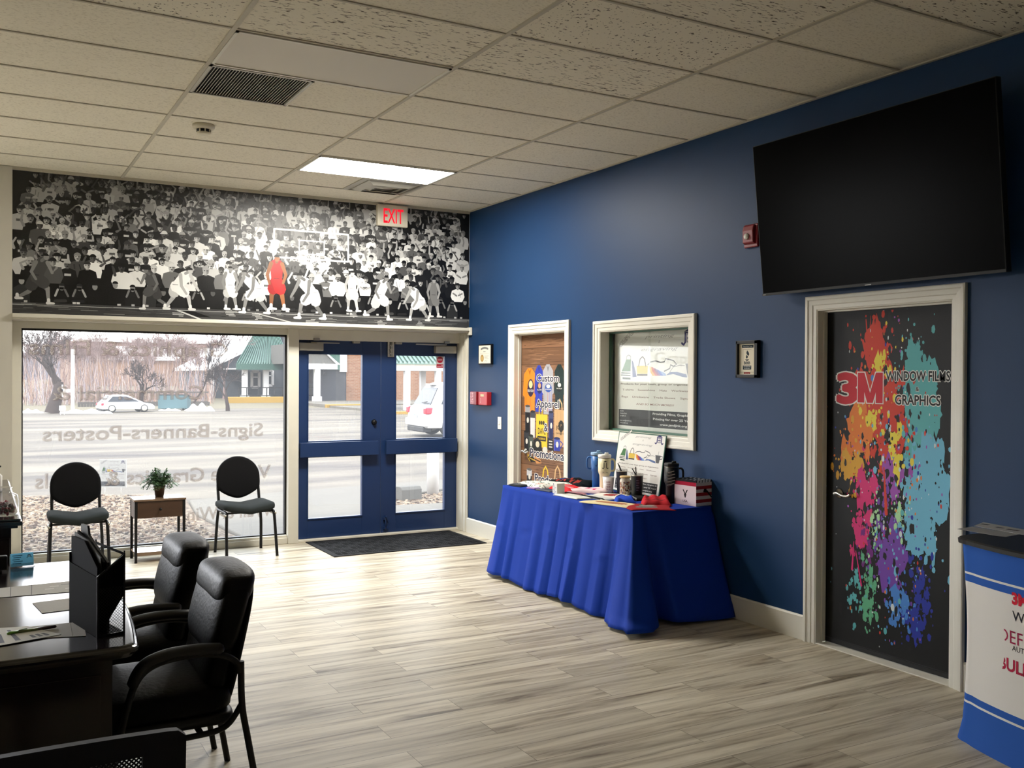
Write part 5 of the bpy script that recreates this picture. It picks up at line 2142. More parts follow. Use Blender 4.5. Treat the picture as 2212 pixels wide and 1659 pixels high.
lump('tote_bag', 'flat white bag with a round red print in the middle of the table', 'bag', -.36, -3.10, .26, .28, .008, R(24), rings((228, 224, 214), [(.55, .5, .26, .2, (150, 52, 48))]), 12, .4)
lump('pouch', 'folded bright blue pouch in front of the patterned glass can', 'pouch', -.42, -3.36, .14, .24, .034, R(-30), rings((40, 72, 178), [(.2, .85, .3, .1, (24, 40, 100))]), 3, .5)
lump('shirt', 'bunched dark red shirt near the flag striped box', 'shirt', -.28, -3.56, .20, .34, .055, R(-40), rings((184, 44, 52), [(.5, .2, .4, .06, (120, 28, 34))]), 15, .8, foldy=.015)
lump('tote_bag', 'flat cream bag with a brown oval print at the front table edge', 'bag', -.59, -3.46, .20, .44, .006, R(14), rings((226, 212, 168), [(.5, .5, .24, .30, (176, 120, 88)), (.5, .5, .1, .12, (204, 150, 120))]), 19, .5)
lump('shirt', 'flat red and grey printed shirt at the near corner of the table', 'shirt', -.47, -3.72, .30, .30, .007, R(-26), rings((160, 40, 46), [(.45, .35, .26, .16, (120, 112, 108)), (.5, .6, .2, .1, (150, 140, 132)), (.4, .7, .12, .12, (84, 92, 84))]), 22, .5)
lump('cap', 'black cap peak with a pale edge under the dark green tumbler', 'cap', -.24, -3.30, .14, .26, .020, R(-20), rings((26, 26, 28), [(.06, .5, .05, .5, (130, 130, 126))]), 25, .3)
lump('wallet', 'pink and black striped wallet beside the pink ribbon shirt', 'wallet', -.525, -2.86, .08, .22, .014, R(10), rings((170, 120, 128), [(.12, .5, .1, .6, (30, 26, 28))]), 27, .3)
for px, py, w, d, c0, c1, lab in ((-.62, -2.16, .12, .18, (40, 42, 48), (74, 76, 80), 'flat black leatherette pad at the far left table corner'),
                                  (-.62, -2.40, .07, .10, (150, 120, 170), (200, 190, 200), 'small purple and white card on the blue cloth'),
                                  (-.60, -2.58, .09, .18, (84, 88, 100), (60, 64, 74), 'slim grey notebook beside the white card block'),
                                  (-.63, -2.99, .12, .30, (226, 226, 214), (200, 202, 190), 'white cloth sheet along the front edge of the table'),
                                  (-.50, -3.12, .10, .30, (206, 206, 204), (40, 40, 44), 'white notebook with a dark spine at the front table edge')):
    lump('pad', lab, 'pad', px, py, w, d, .010, R(6), rings(c0, [(.5, .5, .35, .35, c1)]) if 'spine' not in lab else rings(c0, [(.1, .5, .12, .6, c1)]), int(-py * 100), .1)
# white card block
q = onT(-.64, -2.775)
t = thing('card_block', 'small white block of cards standing on the front of the cloth', 'card holder', (q.x, q.y, TOP), R(-14))
b = MB()
b.box(-.012, .05, -.055, .055, 0, .085)
b.build('block', M['white_plastic'], t, bevel=.002)
p = Print((-.0124, .05, 0), (0, -1, 0), (0, 0, 1), (-1, 0, 0))
emblem(p, .022, .068, .022, (60, 60, 70), 2)
for i in range(5):
    p.rect(.012 + .004 * (i % 2), .085 - .012 * (i % 3), .05 - .01 * i, .053 - .01 * i, (130, 130, 132), 2)
p.mb.build('card_print', M['paper'], t, weld=False)

# flag lunch box
q = onT(-.155, -3.838)
t = thing('lunch_box', 'small cooler box patterned with stars and red stripes', 'box', (q.x, q.y, TOP), R(6))
W_, D_, Hb = .155, .21, .165
p = Print((0, 0, 0), (0, -1, 0), (0, 0, 1), (-1, 0, 0))
b = MB()
b.box(0.002, W_ - .002, .002, D_ - .002, 0, Hb + .016, (40, 42, 46))


def face(o, u, v, n, w, hgt, kind):
    p = Print(o, u, v, n, step=.0004)
    if kind == 'stripes':
        for i in range(7):
            p.rect(0, w, hgt * i / 7, hgt * (i + 1) / 7, (206, 198, 198) if i % 2 == 0 else (140, 34, 44), 1)
        p.poly([(w * .45, hgt * .58), (w * .5, hgt * .72), (w * .66, hgt * .72), (w * .72, hgt * .56)], (24, 24, 26), 2)
        p.stroke([(w * .7, hgt * .62), (w * .98, hgt * .36)], .012, (24, 24, 26), 2)
    elif kind == 'plain':
        p.rect(0, w, 0, hgt * .84, (224, 206, 208), 1)
        p.rect(0, w, hgt * .84, hgt, (170, 36, 60), 1)
        for sg in (-1, 1):
            p.stroke([(w * .5, hgt * .46), (w * .5 + sg * w * .09, hgt * .64)], .009, (44, 36, 38), 2)
        p.poly([(w * .44, hgt * .47), (w * .56, hgt * .47), (w * .52, hgt * .32), (w * .48, hgt * .32)], (44, 36, 38), 2)
        p.text('USA', w * .5, hgt * .12, .018, (70, 50, 56), 2, w=.046, align='c', bold=.02)
    else:
        p.rect(0, w, 0, hgt, (30, 36, 46), 1)
        for i in range(5):
            for j in range(4):
                cx, cy_ = w * (i + .5 + .25 * (j % 2)) / 5.4, hgt * (j + .5) / 4
                p.poly([(cx + .011 * (1 if k % 2 == 0 else .42) * math.cos(k * PI / 5 + PI / 2), cy_ + .011 * (1 if k % 2 == 0 else .42) * math.sin(k * PI / 5 + PI / 2)) for k in range(10)], (220, 220, 224), 2)
    b.v += p.mb.v
    base = len(b.v) - len(p.mb.v)
    b.f += [[base + i for i in f] for f in p.mb.f]
    b.c += p.mb.c
    b.s += p.mb.s


face((0, 0, 0), (1, 0, 0), (0, 0, 1), (0, -1, 0), W_, Hb, 'stripes')
face((0, D_, 0), (0, -1, 0), (0, 0, 1), (-1, 0, 0), D_, Hb, 'plain')
face((0, D_, Hb + .016), (0, -1, 0), (1, 0, 0), (0, 0, 1), D_, W_, 'stars')
face((0, 0, Hb), (1, 0, 0), (0, 0, 1), (0, -1, 0), W_, .016, 'none_')
b.build('box_body', M['cloth_print'], t, weld=False)

# ---------------------------------------------------------------- waiting chairs by the window
def waiting_chair(loc, rz, label):
    t = thing('waiting_chair', label, 'chair', loc, rz, 'waiting chairs at the storefront window')
    # local: front is -y, seat .46 wide
    b = MB()

    def seat(q):
        x, y, z = q
        z += .018 * math.cos(x / .225 * PI) * -1 * .9 - .030 * max(0, (-y - .12) / .1) ** 2 * .4
        return (x, y, z)
    b.pillow(.47, .44, .078, (0, -.16, .440), .5, .3, 36, 14, fn=seat)
    b.build('seat', M['grey_fabric'], t)
    b = MB()
    out = []
    for k in range(25):
        a = PI * k / 24
        out.append((.203 * math.cos(a), .19 * math.sin(a)))
    out += [(-.204, -.03), (-.203, -.06), (-.200, -.09), (-.192, -.108)]
    for k in range(1, 20):
        x = -.182 + .364 * k / 20
        out.append((x, -.118 - .082 * (1 - (abs(x) / .186) ** 1.7)))
    out += [(.192, -.108), (.200, -.09), (.203, -.06), (.204, -.03)]
    n = len(out)
    vs, fs = [], []
    lay = [(.0, -.020, .86), (.0, -.016, .97), (.0, .0, 1.0), (.0, .016, .97), (0, .02, .86)]
    cz, tilt = .69, .14
    for _, dy, sc_ in lay:
        for x, z in out:
            zz = z * sc_
            vs.append((x * sc_, .085 + dy + tilt * zz + .35 * (x * sc_) ** 2 * -1, cz + zz))
    for i in range(len(lay) - 1):
        for k in range(n):
            fs.append((i * n + k, i * n + (k + 1) % n, (i + 1) * n + (k + 1) % n, (i + 1) * n + k))
    b.add(vs, fs, None, True)
    for i, rev in ((0, True), (len(lay) - 1, False)):
        c = len(b.v)
        b.v.append(Vector((0, .085 + lay[i][1] * (1.5), cz)))
        for k in range(n):
            f = [i * n + k, i * n + (k + 1) % n, c]
            b.f.append(f[::-1] if rev else f)
            b.c.append((1, 1, 1))
            b.s.append(True)
    b.build('backrest', M['black_fabric'], t)
    for s in (-1, 1):
        b = MB()
        b.tube(catmull([(s * .215, .06, 0), (s * .205, .03, .28), (s * .19, .03, .44), (s * .187, .075, .62), (s * .165, .085, .74)], 5), .0135, 10)
        b.build('leg', M['black_metal'], t)
        b = MB()
        b.tube(catmull([(s * .228, -.40, 0), (s * .222, -.365, .22), (s * .216, -.345, .37), (s * .212, -.31, .405), (s * .207, -.15, .405), (s * .198, .03, .40)], 5), .0135, 10)
        b.build('leg', M['black_metal'], t)
        b = MB()
        b.tube([(s * .222, -.355, .385), (s * .235, -.33, .395)], .008, 8)
        b.box(s * .222 - .012, s * .222 + .012, -.35, -.16, .375, .392)
        b.build('stack_bracket', M['metal'], t)
    b = MB()
    b.box(-.2, .2, -.32, -.30, .395, .41)
    b.build('crossbar', M['black_metal'], t)
    b = MB()
    b.box(-.2, .2, -.02, .0, .395, .41)
    b.build('crossbar', M['black_metal'], t)
    b = MB()
    b.add([(-.035, -.345, .415), (.035, -.345, .415), (0, -.345, .385), (-.035, -.34, .415), (.035, -.34, .415), (0, -.34, .385)], [(0, 1, 2), (5, 4, 3), (0, 3, 4, 1), (1, 4, 5, 2), (2, 5, 3, 0)])
    b.build('care_tag', M['silver'], t)
    return t


c0 = waiting_chair((-2.375, .015, 0), R(2), 'round-backed black waiting chair to the right of the side table')
dup(c0, (-3.775, -.0, 0), R(-1), 'round-backed black waiting chair to the left of the side table')

# side table with drawer
x0, x1, y0, y1, zt = -3.325, -2.90, -.165, .115, .553
t = thing('side_table', 'small brown side table with one drawer between the two waiting chairs', 'side table', ((x0 + x1) / 2, (y0 + y1) / 2, 0))
hx, hy = (x1 - x0) / 2, (y1 - y0) / 2
b = MB()
b.box(-hx - .005, hx + .005, -hy - .005, hy + .005, zt - .018, zt)
b.build('top', M['rustic_top'], t, bevel=.002)
for sx_ in (-1, 1):
    for sy_ in (-1, 1):
        b = MB()
        b.box(sx_ * hx - (.022 if sx_ > 0 else 0), sx_ * hx + (.022 if sx_ < 0 else 0), sy_ * hy - (.022 if sy_ > 0 else 0), sy_ * hy + (.022 if sy_ < 0 else 0), .008, zt - .018)
        b.lathe([(.013, 0), (.013, .008)], (sx_ * (hx - .011), sy_ * (hy - .011), 0), 10)
        b.build('leg', M['black_metal'], t, bevel=.0015, weld=False)
b = MB()
b.box(-hx + .004, -hx + .014, -hy + .022, hy - .022, .385, zt - .018)
b.box(hx - .014, hx - .004, -hy + .022, hy - .022, .385, zt - .018)
b.box(-hx + .022, hx - .022, hy - .014, hy - .004, .385, zt - .018)
b.build('drawer_box', M['rustic'], t)
b = MB()
b.box(-hx + .024, hx - .024, -hy + .004, -hy + .02, .388, zt - .022)
dr = b.build('drawer', M['rustic'], t, bevel=.001)
b = MB()
b.lathe([(.006, -hy + .004), (.006, -hy - .008), (.012, -hy - .014), (.011, -hy - .022), (.001, -hy - .024)], (0, 0, .462), 14, axis='y')
b.build('knob', M['black_metal'], dr)
b = MB()
b.box(-hx + .004, hx - .004, -hy + .004, hy - .004, .075, .09)
for yy in (-hy + .004, hy - .02):
    b.box(-hx + .02, hx - .02, yy, yy + .016, .06, .075)
b.build('shelf', M['rustic_top'], t, weld=False)

# potted plant
t = thing('potted_plant', 'small bushy green plant in a brown pot on the side table', 'plant', (-3.098, -.02, zt))
b = MB()
b.lathe([(.001, 0), (.036, 0), (.046, .085), (.052, .087), (.052, .10), (.046, .10), (.043, .09), (.001, .088)], seg=24)
b.build('pot', M['pot'], t)
rn = random.Random(12)
st, lf = MB(), MB()
for k in range(170):
    a = rn.uniform(0, 2 * PI)
    el = rn.uniform(.05, 1.5)
    ln = rn.uniform(.08, .15)
    d = Vector((math.cos(a) * math.cos(el), math.sin(a) * math.cos(el), math.sin(el)))
    p0 = Vector((math.cos(a) * .02, math.sin(a) * .02, .095))
    p1 = p0 + d * ln * .6 + Vector((0, 0, .02))
    p2 = p0 + d * ln + Vector((0, 0, .012 - .04 * math.cos(el)))
    pts = catmull([p0, p1, p2], 4)
    st.tube(pts, .0011, 4, cap=False)
    for i in range(1, len(pts)):
        for s in (-1, 1):
            p = pts[i]
            tn = (pts[i] - pts[i - 1]).normalized()
            sd_ = tn.cross(Vector((0, 0, 1)))
            if sd_.length < .1:
                sd_ = Vector((1, 0, 0))
            sd_.normalize()
            o_ = (sd_ * s * rn.uniform(.6, 1) + tn * .5 + Vector((0, 0, rn.uniform(-.3, .5)))).normalized()
            l_ = rn.uniform(.014, .026)
            wv = o_.cross(Vector((rn.uniform(-.3, .3), rn.uniform(-.3, .3), 1))).normalized() * l_ * .32
            lf.add([p, p + o_ * l_ * .5 + wv, p + o_ * l_, p + o_ * l_ * .5 - wv], [(0, 1, 2, 3)])
st.build('stems', M['leaf'], t, weld=False)
lf.build('foliage', M['leaf'], t, weld=False)

# ---------------------------------------------------------------- desk
DT = .75
t = thing('desk', 'dark espresso desk with a glossy bow-fronted top', 'desk', (-4.7, -4.83, 0))
ox, oy = -4.7, -4.83


def desk_outline(ins=0.0):
    pts = []
    yA, yB = -5.675 + ins, -3.975 - ins
    xR = -4.062 - ins
    for k in range(17):
        f = k / 16
        pts.append((xR + .045 * (1 - (2 * f - 1) ** 2), yA + .05 + (yB - yA - .1) * f))
    for k in range(1, 5):
        a = k / 4 * PI / 2
        pts.append((xR - .05 + .05 * math.cos(a), yB - .05 + .05 * math.sin(a)))
    pts += [(-5.35, yB), (-5.35, yA)]
    for k in range(0, 4):
        a = -PI / 2 + k / 4 * PI / 2
        pts.append((xR - .05 + .05 * math.cos(a), yA + .05 + .05 * math.sin(a)))
    return [(x - ox, y - oy) for x, y in pts]


b = MB()
prof = [(.028, DT - .045), (.012, DT - .040), (.006, DT - .030), (.0, DT - .022), (.0, DT - .014), (.004, DT - .009), (.010, DT - .006), (.014, DT - .001), (.020, DT)]
rings_ = [[(x, y, z) for x, y in desk_outline(i)] for i, z in prof]
n = len(rings_[0])
vs = [p for r_ in rings_ for p in r_]
b.add(vs, [(i * n + k, i * n + (k + 1) % n, (i + 1) * n + (k + 1) % n, (i + 1) * n + k) for i in range(len(rings_) - 1) for k in range(n)], None, False)
b.add(rings_[-1], [tuple(range(n))])
b.add(rings_[0], [tuple(range(n))[::-1]])
b.build('desktop', M['desk_top'], t)
b = MB()
b.box(-5.32 - ox, -4.145 - ox, -5.64 - oy, -5.47 - oy, .06, DT - .045)
b.box(-5.30 - ox, -4.16 - ox, -5.62 - oy, -5.49 - oy, 0, .06)
b.box(-5.28 - ox, -4.18 - ox, -5.645 - oy, -5.64 - oy, .12, .66)
b.build('pedestal', M['espresso'], t, bevel=.004, weld=False)
b = MB()
b.box(-5.32 - ox, -4.145 - ox, -4.13 - oy, -4.01 - oy, .0, DT - .045)
b.build('pedestal', M['espresso'], t, bevel=.004)
b = MB()
b.box(-4.50 - ox, -4.46 - ox, -5.47 - oy, -4.13 - oy, .25, DT - .045)
b.build('modesty_panel', M['espresso'], t)


def onD(px, py):
    return at(px, py, 'z', DT + .0008)


# magazine file box with folders
q0, q1, q2 = onD(209, 1378), onD(268, 1368), onD(189, 1330)
t = thing('file_box', 'black mesh magazine file box on the desk corner', 'file box', (q0.x, q0.y, DT + .0003))
Wf, Df = .094, .30
t.rotation_euler = (0, 0, math.atan2(q1.y - q0.y, q1.x - q0.x))
b = MB()
th = .003
b.box(0, Wf, 0, Df, 0, th)
b.prism([(0, 0), (Df, 0), (Df, .215), (0, .205)], 'x', 0, th)
for q in ((0, .006), (Df - .006, Df)):
    b.box(Wf - th, Wf, q[0], q[1], 0, .285)
b.box(Wf - th, Wf, 0, Df, .27, .278)
b.box(0, Wf, Df - th, Df, .2, .25)
b.build('tray', M['matte_black'], t, weld=False)
b = MB()
for x in (0, Wf - .006):
    b.box(x, x + .006, -.002, .004, 0, .205 if x == 0 else .275)
b.prism([(0, .2), (Wf, .27), (Wf, .277), (0, .208)], 'y', -.002, .003)
b.box(0, Wf, -.002, .003, 0, .008)
b.build('wire_rim', M['black_metal'], t, weld=False)
b = MB()
stp = .0052
for k in range(40):
    for sg in (1, -1):
        x0_ = k * stp
        pts = [(x0_ - .0 if sg > 0 else x0_, 0), (x0_ + sg * .0, 0)]
        xa_, za_ = (k - 20) * stp * 2, .006
        xb_, zb2 = xa_ + sg * .16, .166
        if sg < 0:
            xa_ += .16
            xb_ += .16
        # clip to the face
        f0 = max(0, min(1, ((0 if sg > 0 else Wf) - xa_) / (xb_ - xa_)))
        f1 = max(0, min(1, ((Wf if sg > 0 else 0) - xa_) / (xb_ - xa_)))
        if f1 - f0 < .02:
            continue
        A = (xa_ + (xb_ - xa_) * f0, za_ + (zb2 - za_) * f0)
        B = (xa_ + (xb_ - xa_) * f1, za_ + (zb2 - za_) * f1)
        b.tube([(A[0], .0005, A[1]), (B[0], .0005, B[1])], .0008, 4, cap=False)
b.build('wire_mesh', M['black_metal'], t, weld=False)
rn = random.Random(4)
fl = [('dark navy folder leaning at the left side of the mesh file box', .005, .305, 'matte_navy', -.02), ('grey printed brochure standing in the mesh file box', .016, .318, 'dark_plastic', -.008),
      ('black folder with a slanted cut in the middle of the file box', .025, .322, 'matte_black', .004), ('tall black folder at the right side of the file box', .038, .345, 'dark_plastic', .012)]
for i, (lab, x, hh_, mt_, tl_) in enumerate(fl):
    f = thing('folder', lab, 'folder', t.location + t.rotation_euler.to_matrix() @ Vector((x, .012, .0045)), t.rotation_euler.z)
    b = MB()
    pts = [(0, 0), (Df - .02, 0), (Df - .02, hh_), (Df * .45, hh_ - .012 * i), (0, hh_ - .075 + .02 * (i % 2))]
    if i == 3:
        pts = [(0, 0), (Df - .02, 0), (Df - .02, hh_), (Df * .7, hh_), (Df * .66, hh_ - .03), (Df * .5, hh_ - .05), (0, hh_ - .10)]
    b.prism(pts, 'x', 0, .008 if i != 1 else .004)
    b.build('cover', M[mt_], f)
    if i != 3:
        b = MB()
        b.prism([(.02, .012), (Df - .05, .012), (Df - .05, hh_ - .02), (.02, hh_ - .1)], 'x', .0082 if i != 1 else .0042, .0098 if i != 1 else .005)
        b.build('papers', M['silver'] if i == 1 else M['matte_black'], f)
f = thing('mesh_paper', 'dark sheet inside the file box behind the wire mesh', 'paper', t.location + t.rotation_euler.to_matrix() @ Vector((0, .006, .004)), t.rotation_euler.z)
b = MB()
b.prism([(.004, .006), (.004, .2), (Wf - .004, .272), (Wf - .004, .125), (.014, .006)], 'y', 0, .0008)
b.build('sheet', M['matte_black'], f)


def sheet(name, lab, corners, col, marks=(), lift=.0):
    qs = [onD(*c) for c in corners]
    c = sum(qs, Vector()) / 4
    t = thing(name, lab, 'paper', (c.x, c.y, DT + .0006))
    b = MB()
    vs = [(q.x - c.x, q.y - c.y, .0004) for q in qs] + [(q.x - c.x, q.y - c.y, .0014 + lift * (i in (2, 3))) for i, q in enumerate(qs)]
    b.add(vs, [(3, 2, 1, 0), (4, 5, 6, 7), (0, 1, 5, 4), (1, 2, 6, 5), (2, 3, 7, 6), (3, 0, 4, 7)], col)
    P4 = [Vector(v) for v in vs[4:]]

    def uv(u, v):
        return P4[0] * (1 - u) * (1 - v) + P4[1] * u * (1 - v) + P4[2] * u * v + P4[3] * (1 - u) * v + Vector((0, 0, .0005))
    for u0, u1, v0, v1, c2 in marks:
        b.add([uv(u0, v0), uv(u1, v0), uv(u1, v1), uv(u0, v1)], [(0, 1, 2, 3)], c2)
    b.build('sheet_body', M['paper'], t, weld=False)
    return t


g0 = (176, 172, 162)
sheet('brochure', 'folded grey brochure lying across the far half of the desk', [(-60, 1296), (189, 1276), (189, 1252), (-60, 1277)], g0, [(.32, .325, 0, 1, (60, 60, 60)), (.50, .505, 0, 1, (60, 60, 60)), (.66, .74, .6, .66, (220, 218, 210)), (.76, .84, .7, .76, (120, 120, 118)), (.80, .88, .3, .36, (220, 218, 210)), (.62, .7, .4, .44, (222, 220, 214)), (.92, .97, .7, .8, (90, 90, 90))])
sheet('paper', 'plain grey sheet near the middle of the desk', [(91, 1325), (196, 1312), (196, 1287), (70, 1303)], (168, 164, 154))
sheet('paper', 'grey sheets under the pen at the near edge of the desk', [(-30, 1385), (186, 1374), (180, 1343), (-30, 1364)], (150, 146, 138), [(.86, .865, 0, 1, (90, 88, 84)), (.3, .5, .5, .54, (120, 116, 110))])
sheet('paper', 'printed white sheet lying under the green pen', [(-20, 1400), (132, 1372), (60, 1357), (-20, 1362)], (196, 194, 186), [(.36, .44, .1, .8, (90, 92, 104)), (.10, .2, .1, .6, (90, 92, 104)), (.62, .68, .1, .3, (80, 80, 84)), (.72, .78, .1, .3, (80, 80, 84)), (.82, .88, .1, .3, (80, 80, 84))], .004).location.z += .0018
# pen
a, c = onD(15, 1374), onD(122, 1358)
t = thing('pen', 'green and black pen lying on the papers at the desk edge', 'pen', (a.x, a.y, DT + .0085))
d = Vector((c.x - a.x, c.y - a.y, .001))
b = MB()
b.tube([d * 0, d * .04, d * .22], [.004, .0065, .0065], 10)
b.build('cap', mat('green_plastic', (96, 150, 50), .35), t)
b = MB()
b.tube([d * .22, d * .62], [.006, .0058], 10)
b.tube([d * .23 + Vector((0, 0, .006)), d * .4 + Vector((0, 0, .008))], .0015, 6)
b.build('barrel', mat('olive_plastic', (120, 136, 80), .3), t)
b = MB()
b.tube([d * .62, d * .97, d], [.006, .006, .003], 10)
b.build('grip', mat('maroon_plastic', (58, 28, 34), .4), t)
# business card holder
a = onD(22, 1226)
c = onD(72, 1221)
t = thing('card_holder', 'clear card holder with pale blue business cards on the desk', 'card holder', ((a.x + c.x) / 2, (a.y + c.y) / 2, DT + .0003), math.atan2(c.y - a.y, c.x - a.x))
b = MB()
b.box(-.052, .052, -.02, .022, 0, .004)
b.prism([(-.02, 0), (-.02, .018), (-.017, .018), (-.014, .004)], 'x', -.052, .052)
b.prism([(.004, .004), (.018, .05), (.021, .05), (.008, .004)], 'x', -.05, .05)
b.build('holder', M['acrylic'], t, weld=False)
b = MB()
b.prism([(-.011, .005), (.004, .062), (.0, .062), (-.015, .005)], 'x', -.048, .048, (170, 222, 240))
p = Print((-.048, -.0152, .005), (1, 0, 0), (0, .0145, .057), (0, -.97, .25), step=.0002, mb=b)
emblem(p, .078, .044, .016, (40, 50, 90), 3)
for i in range(5):
    p.rect(.008 + .004 * (i % 2), .05 - .006 * (i % 3), .048 - .009 * i, .051 - .009 * i, (52, 86, 110), 3)
b.build('cards', M['card'], t, weld=False)
# dark device at the left edge
a = onD(5, 1236)
t = thing('desk_phone', 'dark boxy device at the left edge of the desk', 'device', (a.x - .05, a.y, DT + .0003))
b = MB()
b.box(-.07, .07, -.02, .02, .012, .075)
b.box(-.05, .05, -.015, .015, 0, .012)
b.build('body', M['dark_plastic'], t, bevel=.006, weld=False)
b = MB()
b.box(-.062, .062, -.0215, -.0195, .02, .068)
b.build('front_panel', M['black_plastic'], t)

# ---------------------------------------------------------------- dark credenza at the left edge with a candy jar
t = thing('credenza', 'dark wood credenza at the left edge near the white pier', 'cabinet', (-4.72, -2.55, 0))
ox, oy = -4.72, -2.55
CT = .895
y_f, y_b = at(30, 1122, 'z', CT).y, -1.35
xr = -4.325
b = MB()
for z0, z1, ins in ((CT - .05, CT - .035, .02), (CT - .035, CT - .012, .0), (CT - .012, CT, .008)):
    b.box(-5.3 - ox, xr - ins - ox, y_f + ins - oy, y_b - ins - oy, z0, z1)
b.build('countertop', M['desk_top'], t, bevel=.004, weld=False)
b = MB()
b.box(-5.25 - ox, xr - .05 - ox, y_f + .05 - oy, y_b - .03 - oy, .0, CT - .05)
b.build('carcass', M['espresso'], t, bevel=.004)
for k in range(2):
    b = MB()
    b.box(-5.2 + .42 * k - ox, -4.80 + .42 * k - ox, y_f + .038 - oy, y_f + .05 - oy, .08, CT - .10)
    dd = b.build('cabinet_door', M['espresso'], t, bevel=.004)
    b = MB()
    b.box(-4.83 + .09 * k - ox, -4.82 + .09 * k - ox, y_f + .02 - oy, y_f + .038 - oy, .5, .6)
    b.build('door_pull', M['black_metal'], dd)
q = at(8, 1115, 'z', CT)
t = thing('candy_jar', 'clear glass candy jar with dark red sweets on the dark credenza', 'jar', (q.x, q.y + .03, CT + .0003))
b = MB()
b.lathe([(.001, 0), (.066, 0), (.074, .010), (.074, .085), (.066, .108), (.040, .122), (.034, .130), (.034, .138), (.042, .146), (.042, .150)], seg=32)
b.build('jar_glass', glass_mat('jar_glass', .93, .02, 1.6), t)
q2 = q
rn = random.Random(6)
for k in range(46):
    a, r_ = rn.uniform(0, 2 * PI), .052 * math.sqrt(rn.random())
    z = .014 + .06 * rn.random() * (1 - (r_ / .075) ** 2)
    b = MB()
    b.pillow(.024, .018, .015, (0, 0, 0), .7, .7, 10, 6)
    s = b.build('candy', M['dark_red'] if k % 3 else M['pot'])
    s.location = (q.x + r_ * math.cos(a), q.y + .03 + r_ * math.sin(a), CT + z)
    s.rotation_euler = (rn.uniform(0, 3), rn.uniform(0, 3), rn.uniform(0, 3))
    tag(s, 'dark wrapped sweet inside the clear candy jar', 'candy', 'sweets in the candy jar')
q = at(1, 1062, 'z', CT)
t = thing('dispenser', 'pale slim bottle at the far left edge of the credenza', 'bottle', (q.x - .02, q.y, CT + .0003))
b = MB()
b.lathe([(.001, 0), (.028, 0), (.03, .01), (.03, .10), (.014, .12), (.014, .135), (.001, .135)], seg=20)
b.build('bottle_body', M['white_plastic'], t)
b = MB()
b.tube([(0, 0, .135), (0, 0, .16), (.02, -.02, .162)], .006)
b.build('pump', M['black_plastic'], t)

# ---------------------------------------------------------------- black leather guest chairs facing the desk


def guest_chair(loc, rz, label):
    t = thing('guest_chair', label, 'chair', loc, rz, 'leather guest chairs at the desk')
    # local: front is -y, width along x
    b = MB()

    def sfn(q):
        x, y, z = q
        f = max(0, (-y - .10) / .16)
        return (x, y, z - .05 * f * f + .018 * (1 - (x / .26) ** 2) * (1 if z > 0 else 0))
    b.pillow(.52, .53, .12, (0, -.015, .435), .5, .35, 40, 16, fn=sfn)
    seat = b.build('seat', M['leather'], t)
    b = MB()
    b.pillow(.47, .10, .10, (0, -.285, .40), .6, .4, 32, 14)
    b.build('seat_roll', M['leather'], seat)
    b = MB()
    b.pillow(.50, .50, .05, (0, -.0, .365), .3, .2, 32, 10)
    b.build('seat_base', M['black_plastic'], t)

    def back(w, hgt, d, cz, cyy, tl, bul):
        def fn(q):
            x, y, z = q
            yy = y + tl * z + .5 * x * x * -1 * .5
            if y < 0:
                yy -= bul * (1 - (x / (w / 2)) ** 2) * (1 - (2 * z / hgt) ** 2)
            return (x, yy, z)
        b = MB()
        b.pillow(w, d, hgt, (0, cyy, cz), .55, .50, 36, 20, fn=fn)
        return b
    back(.45, .34, .10, .56, .205, .20, .014).build('backrest', M['leather'], t)
    up_ = back(.50, .32, .125, .735, .245, .26, .02).build('backrest_top', M['leather'], t)
    b = back(.47, .13, .15, .836, .268, .20, .008)
    b.build('head_roll', M['leather'], up_)
    back(.44, .50, .022, .61, .285, .22, 0).build('back_shell', M['black_plastic'], t)
    for s in (-1, 1):
        xx = s * .285
        b = MB()

        pts = catmull([(xx, .075 - .20, .545), (xx, .095 - .20, .592), (xx, .13 - .20, .625), (xx, -.0, .645), (xx, .10, .648), (xx, .19, .640)], 5)
        n = len(pts)
        vs, fs = [], []
        for i, p in enumerate(pts):
            tn = (pts[min(i + 1, n - 1)] - pts[max(i - 1, 0)]).normalized()
            nn = Vector((1, 0, 0)).cross(tn)
            for k in range(12):
                a = 2 * PI * k / 12
                e = .030, .020
                if i in (0, n - 1):
                    e = .020, .012
                vs.append(p + Vector((1, 0, 0)) * math.cos(a) * e[0] + nn * math.sin(a) * e[1])
        for i in range(n - 1):
            for k in range(12):
                fs.append((i * 12 + k, i * 12 + (k + 1) % 12, (i + 1) * 12 + (k + 1) % 12, (i + 1) * 12 + k))
        b.add(vs, fs, None, True)
        b.add(vs[:12], [tuple(range(12))[::-1]], None, True)
        b.add(vs[-12:], [tuple(range(12))], None, True)
        b.build('armrest', M['dark_plastic'], t)
        b = MB()
        b.tube(catmull([(xx, -.23, .0), (xx, -.19, .25), (xx, -.145, .45), (xx, -.11, .56), (xx, -.05, .612), (xx, .06, .63), (xx, .17, .62), (xx * .97, .235, .585), (xx * .96, .25, .54)], 6), .0125, 10)
        b.build('leg', M['black_metal'], t)
        b = MB()
        b.tube(catmull([(xx * .98, .335, .0), (xx * .96, .285, .28), (xx * .96, .262, .42), (xx * .95, .258, .58)], 6), .0125, 10)
        b.build('leg', M['black_metal'], t)
        b = MB()
        b.tube(catmull([(xx * .97, -.185, .335), (xx * .90, -.08, .325), (xx * .90, .12, .325), (xx * .91, .21, .345), (xx * .94, .262, .42)], 6), .011, 10)
        b.build('side_rail', M['black_metal'], t)
    b = MB()
    b.tube([(-.26, -.15, .325), (.26, -.15, .325)], .011)
    b.tube([(-.26, .12, .325), (.26, .12, .325)], .011)
    b.build('cross_rail', M['black_metal'], t)
    return t


